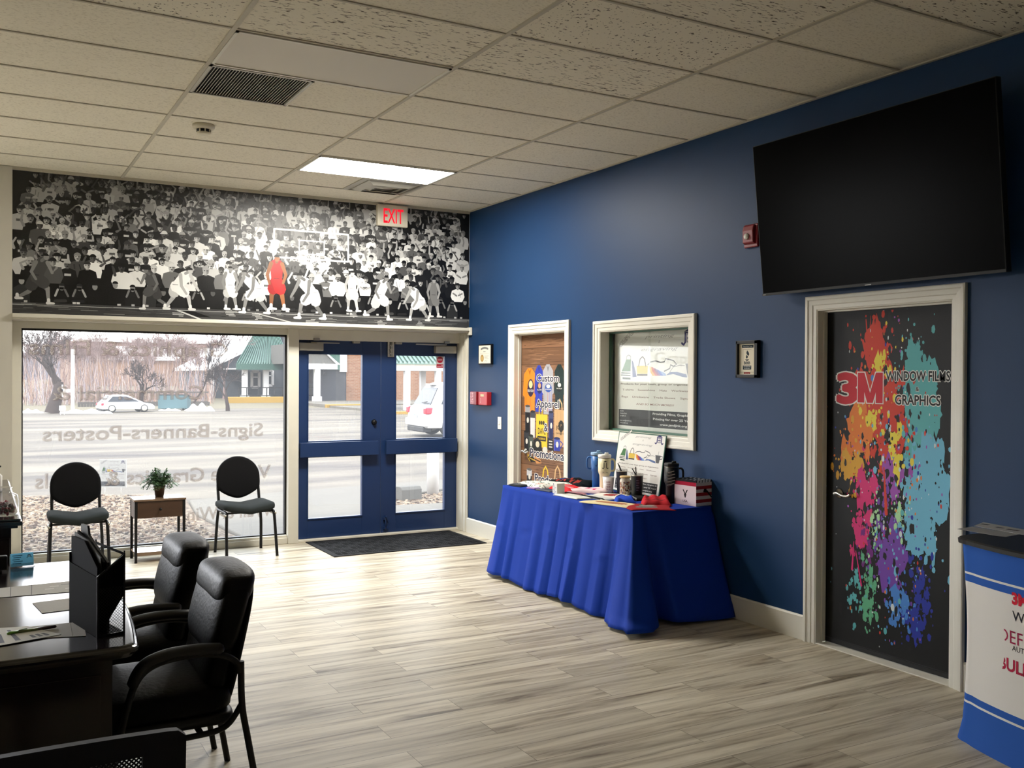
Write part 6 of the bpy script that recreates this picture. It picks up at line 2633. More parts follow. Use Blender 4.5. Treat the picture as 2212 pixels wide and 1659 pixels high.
g0 = guest_chair((-3.935, -5.165, 0), R(-90), 'black leather guest chair nearest the viewer beside the desk')
dup(g0, (-3.955, -4.445, 0), R(-90), 'black leather guest chair on the window side of the desk')

# ---------------------------------------------------------------- navy mesh-backed chair in the foreground
t = thing('mesh_chair', 'dark navy mesh-backed office chair at the bottom left foreground', 'chair', (-4.37, -6.45, 0))


def bk(x, z):
    return Vector((x, -.24 - .02 * (z - .6) / .3 + .35 * x * x * -1 * -.6, z))


def toprim(x):
    return .815 + .012 * (1 - ((x - .05) / .3) ** 2) * 1


b = MB()
n = 24
wd = .262
outer = []
inner = []
for k in range(n + 1):
    f = -1 + 2 * k / n
    x = f * wd
    outer.append((x, .813 + .010 * (1 - f * f) - (.016 * max(0, (abs(f) - .93) / .07))))
wx, wz0, wz1 = .165, .50, .768
# solid rim: a closed band between the outer shell and the mesh window
bands = []


def shell(x, z, d):
    p = bk(x, z)
    return (p.x, p.y + d, p.z)


def panel(x0, x1, z0, z1, nx=10):
    for i in range(nx):
        a, c = x0 + (x1 - x0) * i / nx, x0 + (x1 - x0) * (i + 1) / nx

        def zt_(x):
            f = x / wd
            return min(z1, .813 + .010 * (1 - f * f) - .016 * max(0, (abs(f) - .90) / .10) ** 2) if z1 > .78 else z1
        v = [shell(a, z0, -.012), shell(c, z0, -.012), shell(c, zt_(c), -.012), shell(a, zt_(a), -.012), shell(a, z0, .012), shell(c, z0, .012), shell(c, zt_(c), .012), shell(a, zt_(a), .012)]
        b.add(v, [(0, 1, 2, 3), (7, 6, 5, 4), (3, 2, 6, 7), (0, 4, 5, 1)] + ([(0, 3, 7, 4)] if i == 0 else []) + ([(1, 5, 6, 2)] if i == nx - 1 else []))


panel(-wd, wd, wz1, .83, 28)
panel(-wd, -wx, wz0, wz1, 4)
panel(wx, wd, wz0, wz1, 4)
panel(-wd, wd, .46, wz0, 20)
b.build('backrest', M['navy_plastic'], t, bevel=.004)
b = MB()
pit = .0105
for k in range(-60, 62):
    for sg in (1, -1):
        xa, xb = k * pit, k * pit + sg * (wz1 - wz0)
        f0, f1 = sorted(((-wx - xa) / (xb - xa), (wx - xa) / (xb - xa)))
        f0, f1 = max(0, f0), min(1, f1)
        if f1 - f0 < .01:
            continue
        pts = []
        for i in range(5):
            f = f0 + (f1 - f0) * i / 4
            pts.append(shell(xa + (xb - xa) * f, wz0 + (wz1 - wz0) * f, .0))
        b.tube(pts, .0021, 5, cap=False)
b.build('back_mesh', M['navy_plastic'], t, weld=False)
b = MB()
b.pillow(.50, .48, .08, (0, .04, .46), .4, .3)
b.build('seat', M['black_fabric'], t)
b = MB()
b.tube(catmull([(0, -.23, .62), (0, -.27, .5), (0, -.18, .42), (0, 0, .41)], 5), .022)
b.build('back_bar', M['black_plastic'], t)
b = MB()
b.lathe([(.026, .10), (.026, .30), (.03, .30), (.03, .42)], seg=18)
b.build('gas_lift', M['black_metal'], t)
for k in range(5):
    a = 2 * PI * k / 5 + .3
    c, s_ = math.cos(a), math.sin(a)
    b = MB()
    b.tube([(c * .03, s_ * .03, .10), (c * .28, s_ * .28, .062)], [.024, .014], 8)
    b.lathe([(.025, -.02), (.025, .02)], (c * .28, s_ * .28, .027), 14, axis='x')
    b.build('castor_arm', M['black_plastic'], t, weld=False)

# ---------------------------------------------------------------- printed fabric counter on the right
CZ = .92
t = thing('display_counter', 'curved fabric display counter with blue bands and a black top', 'counter', (-.42, -6.95, 0))
ox, oy = -.42, -6.95


def cpath(k, n, grow=0.0):
    """plan outline, anticlockwise: a bowed front towards the room with rounded ends"""
    pts = []
    return pts


front = []
LY0, LY1 = -7.72, -6.20
outl = []
for k in range(25):                       # bowed front from far end to near end
    f = k / 24
    outl.append((-.62 - .13 * math.sin(f * PI) ** .8, LY1 - .07 + (LY0 - LY1 + .14) * f))
for k in range(1, 7):
    a = k / 6 * PI / 2
    outl.append((-.62 + .07 * (1 - math.cos(a)), LY0 + .07 - .07 * math.sin(a)))
outl += [(-.20, LY0), (-.16, LY0 + .04), (-.16, LY1 - .04), (-.20, LY1)]
for k in range(0, 6):
    a = k / 6 * PI / 2
    outl.append((-.55 - .07 * math.sin(a), LY1 - .07 * (1 - math.cos(a))))
outl = [(x - ox, y - oy) for x, y in outl]
n = len(outl)
cen = (sum(x for x, y in outl) / n, sum(y for x, y in outl) / n)


def swell(z):
    f = z / CZ
    return -.022 * math.sin(min(1, f * 1.02) * PI) + .014 * max(0, 1 - f / .09)


b = MB()
zs = [0, .02, .05, .09, .13, .17, .175, .183, .1831, .195, .1951, .2151, .22, .3, .4, .5, .6, .7, .725, .7251, .762, .7621, .772, .7721, .8, .84, .86, .895]
BL, WH = (36, 84, 164), (216, 212, 206)


def ccol(z):
    if z < .183:
        return BL
    if z < .195:
        return WH
    if z < .2151:
        return BL
    if z < .725:
        return WH
    if z < .762:
        return BL
    if z < .772:
        return WH
    return BL


zs = sorted(set([0, .02, .05, .09, .13, .16, .172, .182, .212, .215, .3, .36, .42, .5, .56, .62, .68, .724, .758, .768, .80, .84, .87, .895]))


def ccol(z):
    return BL if z < .172 else WH if z < .182 else BL if z < .212 else WH if z < .724 else BL if z < .758 else WH if z < .768 else BL


ring = []
for z in zs:
    s = swell(z)
    r_ = []
    for i, (x, y) in enumerate(outl):
        d = Vector((x - cen[0], y - cen[1]))
        tn = Vector((outl[(i + 1) % n][0] - outl[i - 1][0], outl[(i + 1) % n][1] - outl[i - 1][1])).normalized()
        nn = Vector((tn.y, -tn.x))
        if nn.dot(d) < 0:
            nn = -nn
        wr = .0025 * math.sin(i * 2.1 + z * 2) * math.exp(-((z - .5) / .2) ** 2) if (i < 5 or i > n - 8) else 0
        r_.append((x + nn.x * (s + wr), y + nn.y * (s + wr), z))
    ring.append(r_)
for j in range(len(zs) - 1):
    c_ = ccol((zs[j] + zs[j + 1]) / 2)
    for k in range(n):
        b.add([ring[j][k], ring[j][(k + 1) % n], ring[j + 1][(k + 1) % n], ring[j + 1][k]], [(0, 1, 2, 3)], c_, True)
b.build('fabric_body', M['fabric_counter'], t)
b = MB()


def grow(g, z):
    r_ = []
    for i, (x, y) in enumerate(outl):
        d = Vector((x - cen[0], y - cen[1]))
        tn = Vector((outl[(i + 1) % n][0] - outl[i - 1][0], outl[(i + 1) % n][1] - outl[i - 1][1])).normalized()
        nn = Vector((tn.y, -tn.x))
        if nn.dot(d) < 0:
            nn = -nn
        r_.append((x + nn.x * g, y + nn.y * g, z))
    return r_


tr = [grow(.004, CZ - .028), grow(.018, CZ - .024), grow(.020, CZ - .006), grow(.012, CZ)]
vs = [p for r_ in tr for p in r_]
b.add(vs, [(i * n + k, i * n + (k + 1) % n, (i + 1) * n + (k + 1) % n, (i + 1) * n + k) for i in range(3) for k in range(n)])
b.add(tr[-1], [tuple(range(n))])
b.add(tr[0], [tuple(range(n))[::-1]])
b.build('countertop', M['black_plastic'], t)
# lettering wrapped on the bowed front
pr = MB()


def front_pt(dist, z, lift=.0012):
    """walk along the bowed front from its far end"""
    acc = 0
    for i in range(24):
        a, c = Vector(outl[i]), Vector(outl[i + 1])
        l_ = (c - a).length
        if acc + l_ >= dist or i == 23:
            f = (dist - acc) / l_
            p = a + (c - a) * f
            tn = (c - a).normalized()
            nn = Vector((tn.y, -tn.x))
            if nn.x > 0:
                nn = -nn
            s = swell(z) + lift
            return (p.x + nn.x * s, p.y + nn.y * s, z)
        acc += l_


def wrap_text(s, d0, z0, h, col, wpx=None, bold=0.0, shear=0.0):
    vs, fs = text_geo(s, bold, shear)
    x0 = min(a for a, c in vs)
    k = h / .73
    pr.add([front_pt(d0 + (a - x0) * k, z0 + c * k) for a, c in vs], fs, col)


def cdist(px):
    best = min(range(300), key=lambda i: abs(proj_x(front_pt(i * .004, .6)) - px))
    return best * .004


def proj_x(p):
    d = Vector((p[0] + ox, p[1] + oy, p[2])) - CAM
    return 1106 + FPX * d.dot(RT) / d.dot(FW)


def zat(px, py):
    p = front_pt(cdist(px), .6)
    d = Vector((p[0] + ox, p[1] + oy, p[2])) - CAM
    dep = d.dot(FW)
    return (CAM + (FW + RT * (px - 1106) / FPX + UP * (829.5 - py) / FPX) * dep).z


for s, px, pyb, pyt, col, bo in (('3M', 2188, 1303, 1278, (190, 26, 50), .05), ('Window Films', 2187, 1340, 1317, (34, 34, 46), 0.0), ('DEFENSE', 2158, 1381, 1352, (150, 30, 70), 0.0), ('AUTOMOTIVE', 2186, 1405, 1393, (30, 30, 34), 0.0), ('BULLDOG', 2158, 1441, 1414, (160, 26, 60), .03)):
    z0, z1 = zat(px, pyb), zat(px, pyt)
    pr = MB()
    wrap_text(s, cdist(px), z0, z1 - z0, col, bold=bo)
    pr.build('lettering', M['fabric_counter'], t, weld=False)


def onC(px, py, dz=.0008):
    return at(px, py, 'z', CZ + dz)


def csheet(lab, corners, col, marks=(), dz=0.0):
    qs = [onC(*c) for c in corners]
    c = sum(qs, Vector()) / len(qs)
    t = thing('paper', lab, 'paper', (c.x, c.y, CZ + .0006 + dz))
    b = MB()
    m_ = len(qs)
    vs = [(q.x - c.x, q.y - c.y, 0) for q in qs] + [(q.x - c.x, q.y - c.y, .0012) for q in qs]
    b.add(vs, [tuple(range(m_))[::-1], tuple(range(m_, 2 * m_))] + [(i, (i + 1) % m_, m_ + (i + 1) % m_, m_ + i) for i in range(m_)], col)
    for (px, py, w_, l_, c2) in marks:
        q = onC(px, py)
        b.box(q.x - c.x - w_, q.x - c.x + w_, q.y - c.y - l_, q.y - c.y + l_, .0014, .0017, c2)
    b.build('sheet_body', M['paper'], t, weld=False)


csheet('large grey sheet lying along the front of the black counter top', [(2068, 1143), (2100, 1138), (2204, 1154), (2174, 1160), (2155, 1158)], (150, 150, 148))
csheet('printed white sheet lying behind the large grey sheet on the counter', [(2104, 1137), (2124, 1129), (2240, 1150), (2216, 1157)], (170, 170, 168), [(2128, 1134, .012, .02, (50, 50, 54)), (2160, 1141, .012, .02, (70, 70, 76)), (2188, 1146, .012, .03, (60, 50, 52))], .0014)
q = onC(2215, 1133)
t = thing('brochure_stand', 'tilted dark stand at the right end of the counter', 'stand', (q.x + .02, q.y - .10, CZ + .0005))
b = MB()
b.prism([(.12, 0), (-.16, 0), (-.232, .30), (.048, .30)], 'x', .0, .018)
b.build('panel', M['dark_plastic'], t, bevel=.003)
b = MB()
b.box(-.03, .09, -.14, .10, 0, .006)
b.build('foot', M['black_plastic'], t)

# ---------------------------------------------------------------- outside
GZ = -.12


def gp(px, py, z=GZ):
    return at(px, py, 'z', z)


def hz(px, py, gx, gy, z=GZ):
    return up_at(px, py, gx, gy, z).z


b = MB()
b.quad((-60, .4, GZ - .004), (90, .4, GZ - .004), (90, 42.5, GZ - .004), (-60, 42.5, GZ - .004))
tag(b.build('parking_lot', M['asphalt'], kind='structure'), 'wide worn pale parking lot outside the window', 'parking lot')
b = MB()
b.quad((-90, 42.5, GZ - .01), (140, 42.5, GZ - .01), (140, 140, 1.2), (-90, 140, 1.2))
M['grass'] = mat('dry_winter_grass', (92, 86, 72), .95, spec=.1, var=(.4, .1))
tag(b.build('lawn', M['grass'], kind='structure'), 'dry winter lawn beyond the parking lot', 'lawn')
# sidewalk in front of the doors and gravel beds
b = MB()
pts = [(-2.02, .34), (-2.02, 2.2), (-2.2, 3.4), (-2.0, 4.9), (-1.6, 5.3), (3.6, 5.3), (3.6, 4.4), (.55, 3.15), (.38, 2.55), (4.5, 2.45), (4.5, .34)]
pts = [(-1.98, .34), (-2.12, 3.3), (-1.95, 4.7), (-.4, 5.1), (2.6, 5.6), (2.6, 4.75), (.62, 3.75), (.3, 2.95), (3.4, 2.62), (3.4, .34)]
b.prism(pts, 'z', GZ - .1, GZ + .035)
tag(b.build('sidewalk', M['concrete'], kind='structure', bevel=.02), 'pale concrete walk outside the entrance doors', 'sidewalk')


def pebbles(poly_test, x0, x1, y0, y1, name, label, cnt, seed):
    r_ = random.Random(seed)
    b = MB()
    nx = 40
    for k in range(cnt):
        x, y = r_.uniform(x0, x1), r_.uniform(y0, y1)
        if not poly_test(x, y):
            continue
        s = r_.uniform(.014, .034)
        a = r_.uniform(0, PI)
        c, sn = math.cos(a), math.sin(a)
        sx_, sy_ = s * r_.uniform(.8, 1.5), s * r_.uniform(.5, 1)
        v = r_.choice(((126, 112, 94), (98, 78, 62), (140, 128, 112), (66, 50, 40), (112, 94, 76), (56, 44, 36), (130, 114, 96)))
        top = []
        for i in range(6):
            t_ = 2 * PI * i / 6
            dx, dy = math.cos(t_) * sx_, math.sin(t_) * sy_
            top.append((x + dx * c - dy * sn, y + dx * sn + dy * c, 0))
        vs = [(p[0], p[1], GZ - .005) for p in top] + [(x + (p[0] - x) * .6, y + (p[1] - y) * .6, GZ + s * .8) for p in top]
        b.add(vs, [(i, (i + 1) % 6, 6 + (i + 1) % 6, 6 + i) for i in range(6)] + [tuple(range(6, 12))], v)
    return tag(b.build(name, M['pebble'], weld=False), label, 'gravel', kind='stuff')


M['pebble'] = print_mat('pebble_stone', .85, .2)
b = MB()
b.prism([(-9.0, .34), (-1.99, .34), (-2.13, 3.3), (-1.97, 4.7), (-1.9, 5.2), (-2.9, 6.2), (-9.0, 8.2)], 'z', GZ - .08, GZ + .005)
tag(b.build('gravel_bed', M['gravel'], kind='stuff'), 'bed of tan river gravel below the storefront window', 'gravel')
pebbles(lambda x, y: y < 5.8 - .36 * (x + 2.4) and x < -2.15 - .03 * y, -5.6, -2.0, .4, 7.2, 'pebbles', 'loose tan pebbles scattered over the gravel bed by the window', 9000, 2)
b = MB()
b.prism([(.36, 2.98), (.66, 3.72), (2.6, 4.7), (3.4, 4.7), (3.4, 2.66)], 'z', GZ - .08, GZ + .01)
tag(b.build('gravel_bed', M['gravel'], kind='stuff'), 'small gravel bed beside the white bollard', 'gravel')
pebbles(lambda x, y: y > 2.98 and y < 3.6 + .5 * (x - .5), .4, 2.8, 2.7, 4.7, 'pebbles', 'loose stones around the concrete block and bollard', 1800, 5)
# bollard, block
q = gp(935, 1066, GZ + .01)
t = thing('bollard', 'thick white post standing in gravel outside the right door', 'bollard', (q.x, q.y, GZ))
b = MB()
b.lathe([(.09, 0), (.09, .72), (.075, .755), (.04, .775), (.001, .78)], seg=28)
b.build('post', M['white_paint'], t)
q = gp(882, 1078, GZ + .01)
t = thing('concrete_block', 'grey concrete block on the gravel outside the right door', 'block', (q.x, q.y, GZ + .005), R(8))
b = MB()
b.prism([(-.1, 0), (.1, 0), (.1, .15), (.06, .19), (-.06, .19), (-.1, .15)], 'x', -.165, .165)
b.build('block_body', M['block'], t, bevel=.008)
# yard sign
q = gp(244, 1082)
t = thing('yard_sign', 'small white printing yard sign on wire legs outside the window', 'sign', (q.x, q.y, GZ))
sc_ = (q - CAM).dot(FW) / FPX
Wy, Hy = 57 * sc_, 60 * sc_
zb_ = hz(245, 1053, 244, 1082)
t.rotation_euler = (0, 0, R(-27))
b = MB()
b.box(-Wy / 2, Wy / 2, 0, .006, zb_ - GZ, zb_ - GZ + Hy)
b.build('sign_panel', M['white_plastic'], t)
p = Print((-Wy / 2, -.001, zb_ - GZ), (1, 0, 0), (0, 0, 1), (0, -1, 0), step=.0004)
poster(p, Wy, Hy)
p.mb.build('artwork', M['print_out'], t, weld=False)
for s in (-1, 1):
    b = MB()
    b.tube([(s * Wy * .3, .003, -.05), (s * Wy * .3, .003, zb_ - GZ + .1)], .004, 6)
    b.build('wire_leg', M['silver'], t)

# ---- trees, bare in winter


def tree(label, base, h, seed, spread=.5, trunk=.16, levels=5, lean=0.0, mt='bark', grp=None, start=.22):
    r_ = random.Random(seed)
    t = thing('bare_tree', label, 'tree', base, 0, grp)
    tb, tw = MB(), MB()

    def grow_(p, d, ln, rad, lv):
        n = 3
        pts, q, dd = [p], p, d.copy()
        for i in range(n):
            dd = (dd + Vector((r_.uniform(-.18, .18), r_.uniform(-.18, .18), r_.uniform(-.02, .12)))).normalized()
            q = q + dd * ln / n
            pts.append(q)
        rr = [max(.0075, rad * (1 - .38 * i / n)) for i in range(n + 1)]
        (tb if lv < 2 else tw).tube(pts, rr, 6 if lv < 2 else 3, cap=False)
        if lv >= levels:
            return
        for k in range(3 if lv < 3 else 3):
            a = r_.uniform(0, 2 * PI)
            e = spread * r_.uniform(.5, 1.2)
            sd_ = dd.cross(Vector((math.cos(a), math.sin(a), .1))).normalized()
            nd = (dd * math.cos(e) + sd_ * math.sin(e)).normalized()
            f = r_.uniform(.55, 1.0) if lv else r_.uniform(.75, 1.0)
            src = pts[-1] if k == 0 else pts[2] * (1 - (f - .5)) + pts[3] * (f - .5)
            grow_(src, nd, ln * r_.uniform(.62, .86), rr[-1] * .68, lv + 1)

    grow_(Vector((0, 0, 0)), Vector((lean, 0, 1)).normalized(), h * start, trunk, 0)
    tb.build('trunk', M[mt], t, weld=False)
    tw.build('branches', M[mt if mt == 'bark' else 'twig'], t, weld=False)
    return t


q = gp(112, 893)
tree('big old bare tree with a thick trunk at the left of the lot', (q.x, q.y, GZ), 6.6, 3, .62, .34, 6, .35)
q = gp(314, 890)
tree('round bare tree with a short trunk behind the far white car', (q.x + .3, q.y + 3.2, GZ), 3.9, 8, .60, .17, 6, 0, start=.22)
q = gp(489, 887)
tree('bare spreading tree before the grey house', (q.x, q.y - .3, GZ), 3.2, 15, .62, .11, 6, -.25, start=.24)
q = gp(412, 887)
tree('slim bare tree beside the pale dumpster', (q.x, q.y, GZ), 3.6, 22, .36, .06, 5, .2, start=.36)
rn = random.Random(77)
for k in range(26):
    px = 46 + k * 17.5 + rn.uniform(-6, 6)
    y = 54 + (k * 7 % 5) * 4.5 + rn.uniform(-1, 1)
    g_ = at(px, 800, 'y', y)
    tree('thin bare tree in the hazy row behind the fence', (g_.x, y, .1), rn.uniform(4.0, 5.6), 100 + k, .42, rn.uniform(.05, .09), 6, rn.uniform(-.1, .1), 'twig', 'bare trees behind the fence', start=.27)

# ---- far ridge of hazy woods
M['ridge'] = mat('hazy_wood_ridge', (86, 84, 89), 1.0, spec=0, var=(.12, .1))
b = MB()
rr_ = random.Random(2)
pts = []
x = -20
while x < 60:
    pts.append((x, 6.2 + 1.2 * math.sin(x * .13) + rr_.uniform(-.5, .5)))
    x += 1.2
vs = [(x, 122 + 2 * math.sin(x), -1) for x, z in pts] + [(x, 122, z * .62) for x, z in pts] + [(x, 130, z * .62 + .5) for x, z in pts]
n = len(pts)
b.add(vs, [(i, i + 1, n + i + 1, n + i) for i in range(n - 1)] + [(n + i, n + i + 1, 2 * n + i + 1, 2 * n + i) for i in range(n - 1)], None, True)
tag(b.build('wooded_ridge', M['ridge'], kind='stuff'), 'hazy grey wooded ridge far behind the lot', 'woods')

# ---- long low brick store far behind the trees
ya = 92
# brush along the back of the lot
rb_ = random.Random(31)
br = MB()
for k in range(1100):
    px = rb_.uniform(46, 462)
    y = rb_.uniform(48, 58)
    x = at(px, 850, 'y', y).x
    z0 = -.1
    h_ = rb_.uniform(.8, 2.9)
    lx, ly = rb_.uniform(-.5, .5), rb_.uniform(-.3, .3)
    br.tube([(x, y, z0), (x + lx * .4, y + ly * .4, z0 + h_ * .55), (x + lx, y + ly, z0 + h_)], [.016, .010, .006], 3, cap=False, col=rb_.choice(((104, 88, 84), (138, 122, 117), (158, 146, 142), (122, 98, 88), (128, 122, 130), (150, 124, 108))))
tag(br.build('brush', M['pebble'], weld=False), 'tangle of thin bare brush along the far edge of the lot', 'brush', kind='stuff')
xa, xb = at(155, 800, 'y', ya).x, at(480, 800, 'y', ya).x
t = thing('store_building', 'long orange brick store building far behind the bare trees', 'building', ((xa + xb) / 2, ya, 0))
zr, zt_ = at(300, 774, 'y', ya).z, at(300, 740, 'y', ya).z
b = MB()
b.box(-(xb - xa) / 2, (xb - xa) / 2, 0, 14, -.5, zt_)
b.build('wall', M['orange_wall'], t)
b = MB()
b.box(-(xb - xa) / 2 - .3, (xb - xa) / 2 + .3, -.3, 14, zt_, zt_ + .35)
b.build('parapet', M['white_paint'], t)
for px in (272, 362, 440):
    x = at(px, 760, 'y', ya).x - (xa + xb) / 2
    b = MB()
    b.box(x - 1.6, x + 1.6, -.25, 0, zr - .2, zt_ - .4)
    b.build('sign_band', M['white_paint'], t)
# fence and dumpster, snow, pole
yf = 46.5
xa, xb = at(168, 880, 'y', yf).x, at(450, 880, 'y', yf).x
zt_ = at(300, 870, 'y', yf).z
t = thing('wood_fence', 'grey weathered board fence behind the far white car', 'fence', ((xa + xb) / 2, yf, GZ))
b = MB()
k = 0
x = -(xb - xa) / 2
while x < (xb - xa) / 2:
    b.box(x, x + .13, 0, .025, 0, zt_ - GZ + .05 * ((k * 7) % 3) * .3)
    x += .145
    k += 1
b.build('boards', M['fence'], t, weld=False)
b = MB()
for z in (.2, .75):
    b.box(-(xb - xa) / 2, (xb - xa) / 2, .025, .07, z, z + .09)
b.build('rails', M['fence'], t, weld=False)
q = gp(380, 886)
t = thing('dumpster', 'pale teal dumpster with a dark lid at the edge of the lot', 'dumpster', (q.x, q.y + .4, GZ), R(-20))
b = MB()
b.prism([(-.5, .08), (.5, .08), (.56, .62), (-.56, .75)], 'x', -.7, .7)
b.build('bin', M['teal_dump'], t, bevel=.02)
b = MB()
b.prism([(-.58, .76), (.58, .63), (.58, .67), (-.58, .80)], 'x', -.74, .74)
b.build('lid', M['dark_siding'], t)
b = MB()
for x in (-.5, .5):
    for y in (-.4, .4):
        b.box(x - .05, x + .05, y - .05, y + .05, 0, .08)
b.build('feet', M['black_metal'], t, weld=False)
for (pa, pb, py, hh_, dd, lab) in ((128, 245, 893, .22, .9, 'long low bank of old snow at the left lot edge'), (405, 465, 888, .42, 1.1, 'white snow bank beside the grey house'), (38, 95, 892, .2, .9, 'low snow patch at the far left of the lot'), (345, 392, 887, .12, .7, 'thin snow strip before the dumpster')):
    a, c = gp(pa, py), gp(pb, py)
    b = MB()
    r_ = random.Random(pa)

    def sfn(u, v, a=a, c=c, hh_=hh_, dd=dd):
        e = math.sin(min(1, max(0, u)) * PI) ** .5
        f = math.sin(v * PI) ** .7
        return (a.x + (c.x - a.x) * u, a.y + (c.y - a.y) * u - .1 + dd * v, GZ - .01 + hh_ * e * f * (.75 + .25 * math.sin(u * 19 + pa)))
    b.grid(26, 8, sfn)
    tag(b.build('snow_bank', M['snow'], kind='stuff'), lab, 'snow')
q = gp(157, 893)
t = thing('sign_pole', 'tall white sign pole with a small side bracket beyond the lot', 'pole', (q.x, q.y, GZ))
b = MB()
b.box(-.07, .07, -.07, .07, 0, 2.9)
b.build('pole', M['white_paint'], t)
b = MB()
b.box(-.45, -.07, -.03, .03, .95, 1.1)
b.box(-.45, -.40, -.03, .03, .75, 1.3)
b.build('bracket', M['white_paint'], t, weld=False)
q = gp(131, 894)
t = thing('notice_board', 'small white notice board on two posts by the big tree', 'sign', (q.x, q.y - 1.0, GZ))
b = MB()
b.box(-.13, .13, 0, .03, .18, .40)
b.build('board', M['white_paint'], t)
b = MB()
b.box(-.09, -.06, .0, .03, 0, .2)
b.box(.06, .09, .0, .03, 0, .2)
b.build('posts', M['silver'], t, weld=False)


# ---- cars
def car(name, label, loc, rz, L_, W_, Hc, suv):
    t = thing(name, label, 'car', loc, rz)
    g = .17
    hb = Hc * .56
    # local: nose towards +x, rear at x = 0
    low = [(.02, g + .10), (0.0, g + .35), (.05, hb - .05), (.18, hb + .02)]
    if suv:
        low += [(L_ - 1.15, hb + .0), (L_ - .25, hb - .14), (L_ - .04, hb - .34), (L_, g + .25), (L_ - .05, g + .05)]
        roof = [(.18, hb), (.50, Hc - .12), (.75, Hc - .02), (1.6, Hc), (2.5, Hc - .04), (3.45, hb)]
    else:
        low += [(L_ - 1.2, hb + .02), (L_ - .3, hb - .12), (L_ - .05, hb - .28), (L_, g + .22), (L_ - .06, g + .05)]
        roof = [(.15, hb), (.65, Hc - .10), (1.1, Hc - .01), (2.0, Hc), (3.3, hb)]

    def extr(poly, w0, wf=None, nm='body', mt_='car_white', bev=.05, nlev=1):
        b = MB()
        n = len(poly)
        cx = sum(p[0] for p in poly) / n
        secs = [(-w0, .93), (-w0 * .86, 1.0), (w0 * .86, 1.0), (w0, .93)]
        vs = []
        for y, sc in secs:
            for x, z in poly:
                yy = y * (wf(z) if wf else 1)
                vs.append((cx + (x - cx) * sc, yy, z))
        fs = [tuple(range(n))[::-1], tuple(range(3 * n, 4 * n))]
        for s_ in range(3):
            fs += [(s_ * n + i, s_ * n + (i + 1) % n, (s_ + 1) * n + (i + 1) % n, (s_ + 1) * n + i) for i in range(n)]
        b.add(vs, fs, None, False)
        return b.build(nm, M[mt_], t, bevel=bev, seg=3, angle=18)
    extr(low, W_ / 2, None, 'body')
    tap = lambda z: 1 - .22 * max(0, (z - hb) / (Hc - hb))
    extr(roof, W_ / 2 * .95, tap, 'cabin')
    # windows, set just proud of the cabin
    for s in (-1, 1):
        b = MB()
        pts = [(roof[0][0] + .30, hb + .06), (roof[1][0] + .22, Hc - .14), (roof[-2][0] - .05, Hc - .13), (roof[-1][0] - .35, hb + .06)]
        vs = []
        for x, z in pts:
            vs.append((x, s * (W_ / 2 * .95 * tap(z) + .004), z))
        for x, z in pts:
            vs.append((x, s * (W_ / 2 * .95 * tap(z) - .03), z))
        b.add(vs, [(0, 1, 2, 3), (7, 6, 5, 4), (0, 4, 5, 1), (1, 5, 6, 2), (2, 6, 7, 3), (3, 7, 4, 0)])
        b.build('side_window', M['car_glass'], t)
    b = MB()
    x0_, z0_, x1_, z1_ = roof[0][0], roof[0][1], roof[1][0], roof[1][1]
    A = lambda f, o: (x0_ + (x1_ - x0_) * f - o, z0_ + (z1_ - z0_) * f)
    w0, w1 = W_ * .40, W_ * .33
    p0, p1 = A(.08, .02), A(.92, .02)
    b.add([(p0[0], -w0, p0[1]), (p0[0], w0, p0[1]), (p1[0], w1, p1[1]), (p1[0], -w1, p1[1]), (p0[0] + .04, -w0, p0[1]), (p0[0] + .04, w0, p0[1]), (p1[0] + .04, w1, p1[1]), (p1[0] + .04, -w1, p1[1])],
          [(0, 1, 2, 3), (7, 6, 5, 4), (0, 4, 5, 1), (1, 5, 6, 2), (2, 6, 7, 3), (3, 7, 4, 0)])
    b.build('rear_window', M['car_glass'], t)
    b = MB()
    b.tube([(p0[0] - .01, -w0 * .1, p0[1] + .05), (p0[0] - .01, -w0 * .7, p0[1] + .08)], .015, 6)
    b.build('wiper', M['black_plastic'], t)
    for s in (-1, 1):
        b = MB()
        b.box(-.005, .50, s * W_ * .36, s * W_ * .492, hb - .22, hb - .03)
        b.build('tail_lamp', M['tail'], t, bevel=.03)
        b = MB()
        b.box(-.022, .03, s * W_ * .30, s * W_ * .42, g + .19, g + .27)
        b.build('fog_reflector', M['tail'], t, bevel=.01)
    b = MB()
    b.box(-.045, .25, -W_ * .47, W_ * .47, g + .14, g + .36)
    b.build('rear_bumper', M['car_white'], t, bevel=.04, seg=3)
    b = MB()
    b.box(-.02, .25, -W_ * .40, W_ * .40, g - .02, g + .14)
    b.build('bumper_valance', M['dark_plastic'], t, bevel=.03)
    p = Print((-.012, 0, 0), (0, -1, 0), (0, 0, 1), (-1, 0, 0), step=.003)
    p.rect(-.16, .16, hb - .40, hb - .24, (206, 214, 220), 2)
    p.rect(-.14, .14, hb - .275, hb - .25, (90, 130, 120), 3)
    p.rect(-.34, .34, hb - .215, hb - .20, (120, 120, 124), 2)
    p.ell(0, hb - .10, .06, .04, (120, 124, 128), 2, 14)
    p.mb.build('rear_plate', M['print'], t, weld=False)
    b = MB()
    b.box(x1_ - .1, x1_ + .1, -.3, .3, z1_ + .02, z1_ + .06)
    b.build('spoiler', M['car_white'], t, bevel=.02)
    for x in (.78, L_ - .9):
        for s in (-1, 1):
            b = MB()
            b.lathe([(.001, -.10), (.27, -.10), (.33, -.07), (.33, .07), (.27, .10), (.001, .10)], (x, s * (W_ / 2 - .09), .33), 24, axis='y')
            wl = b.build('wheel', M['tyre'], t)
            b = MB()
            b.lathe([(.001, -.112), (.20, -.108), (.22, -.10), (.22, .10), (.20, .108), (.001, .112)], (x, s * (W_ / 2 - .09), .33), 20, axis='y')
            b.build('hubcap', M['silver'], wl)
    return t


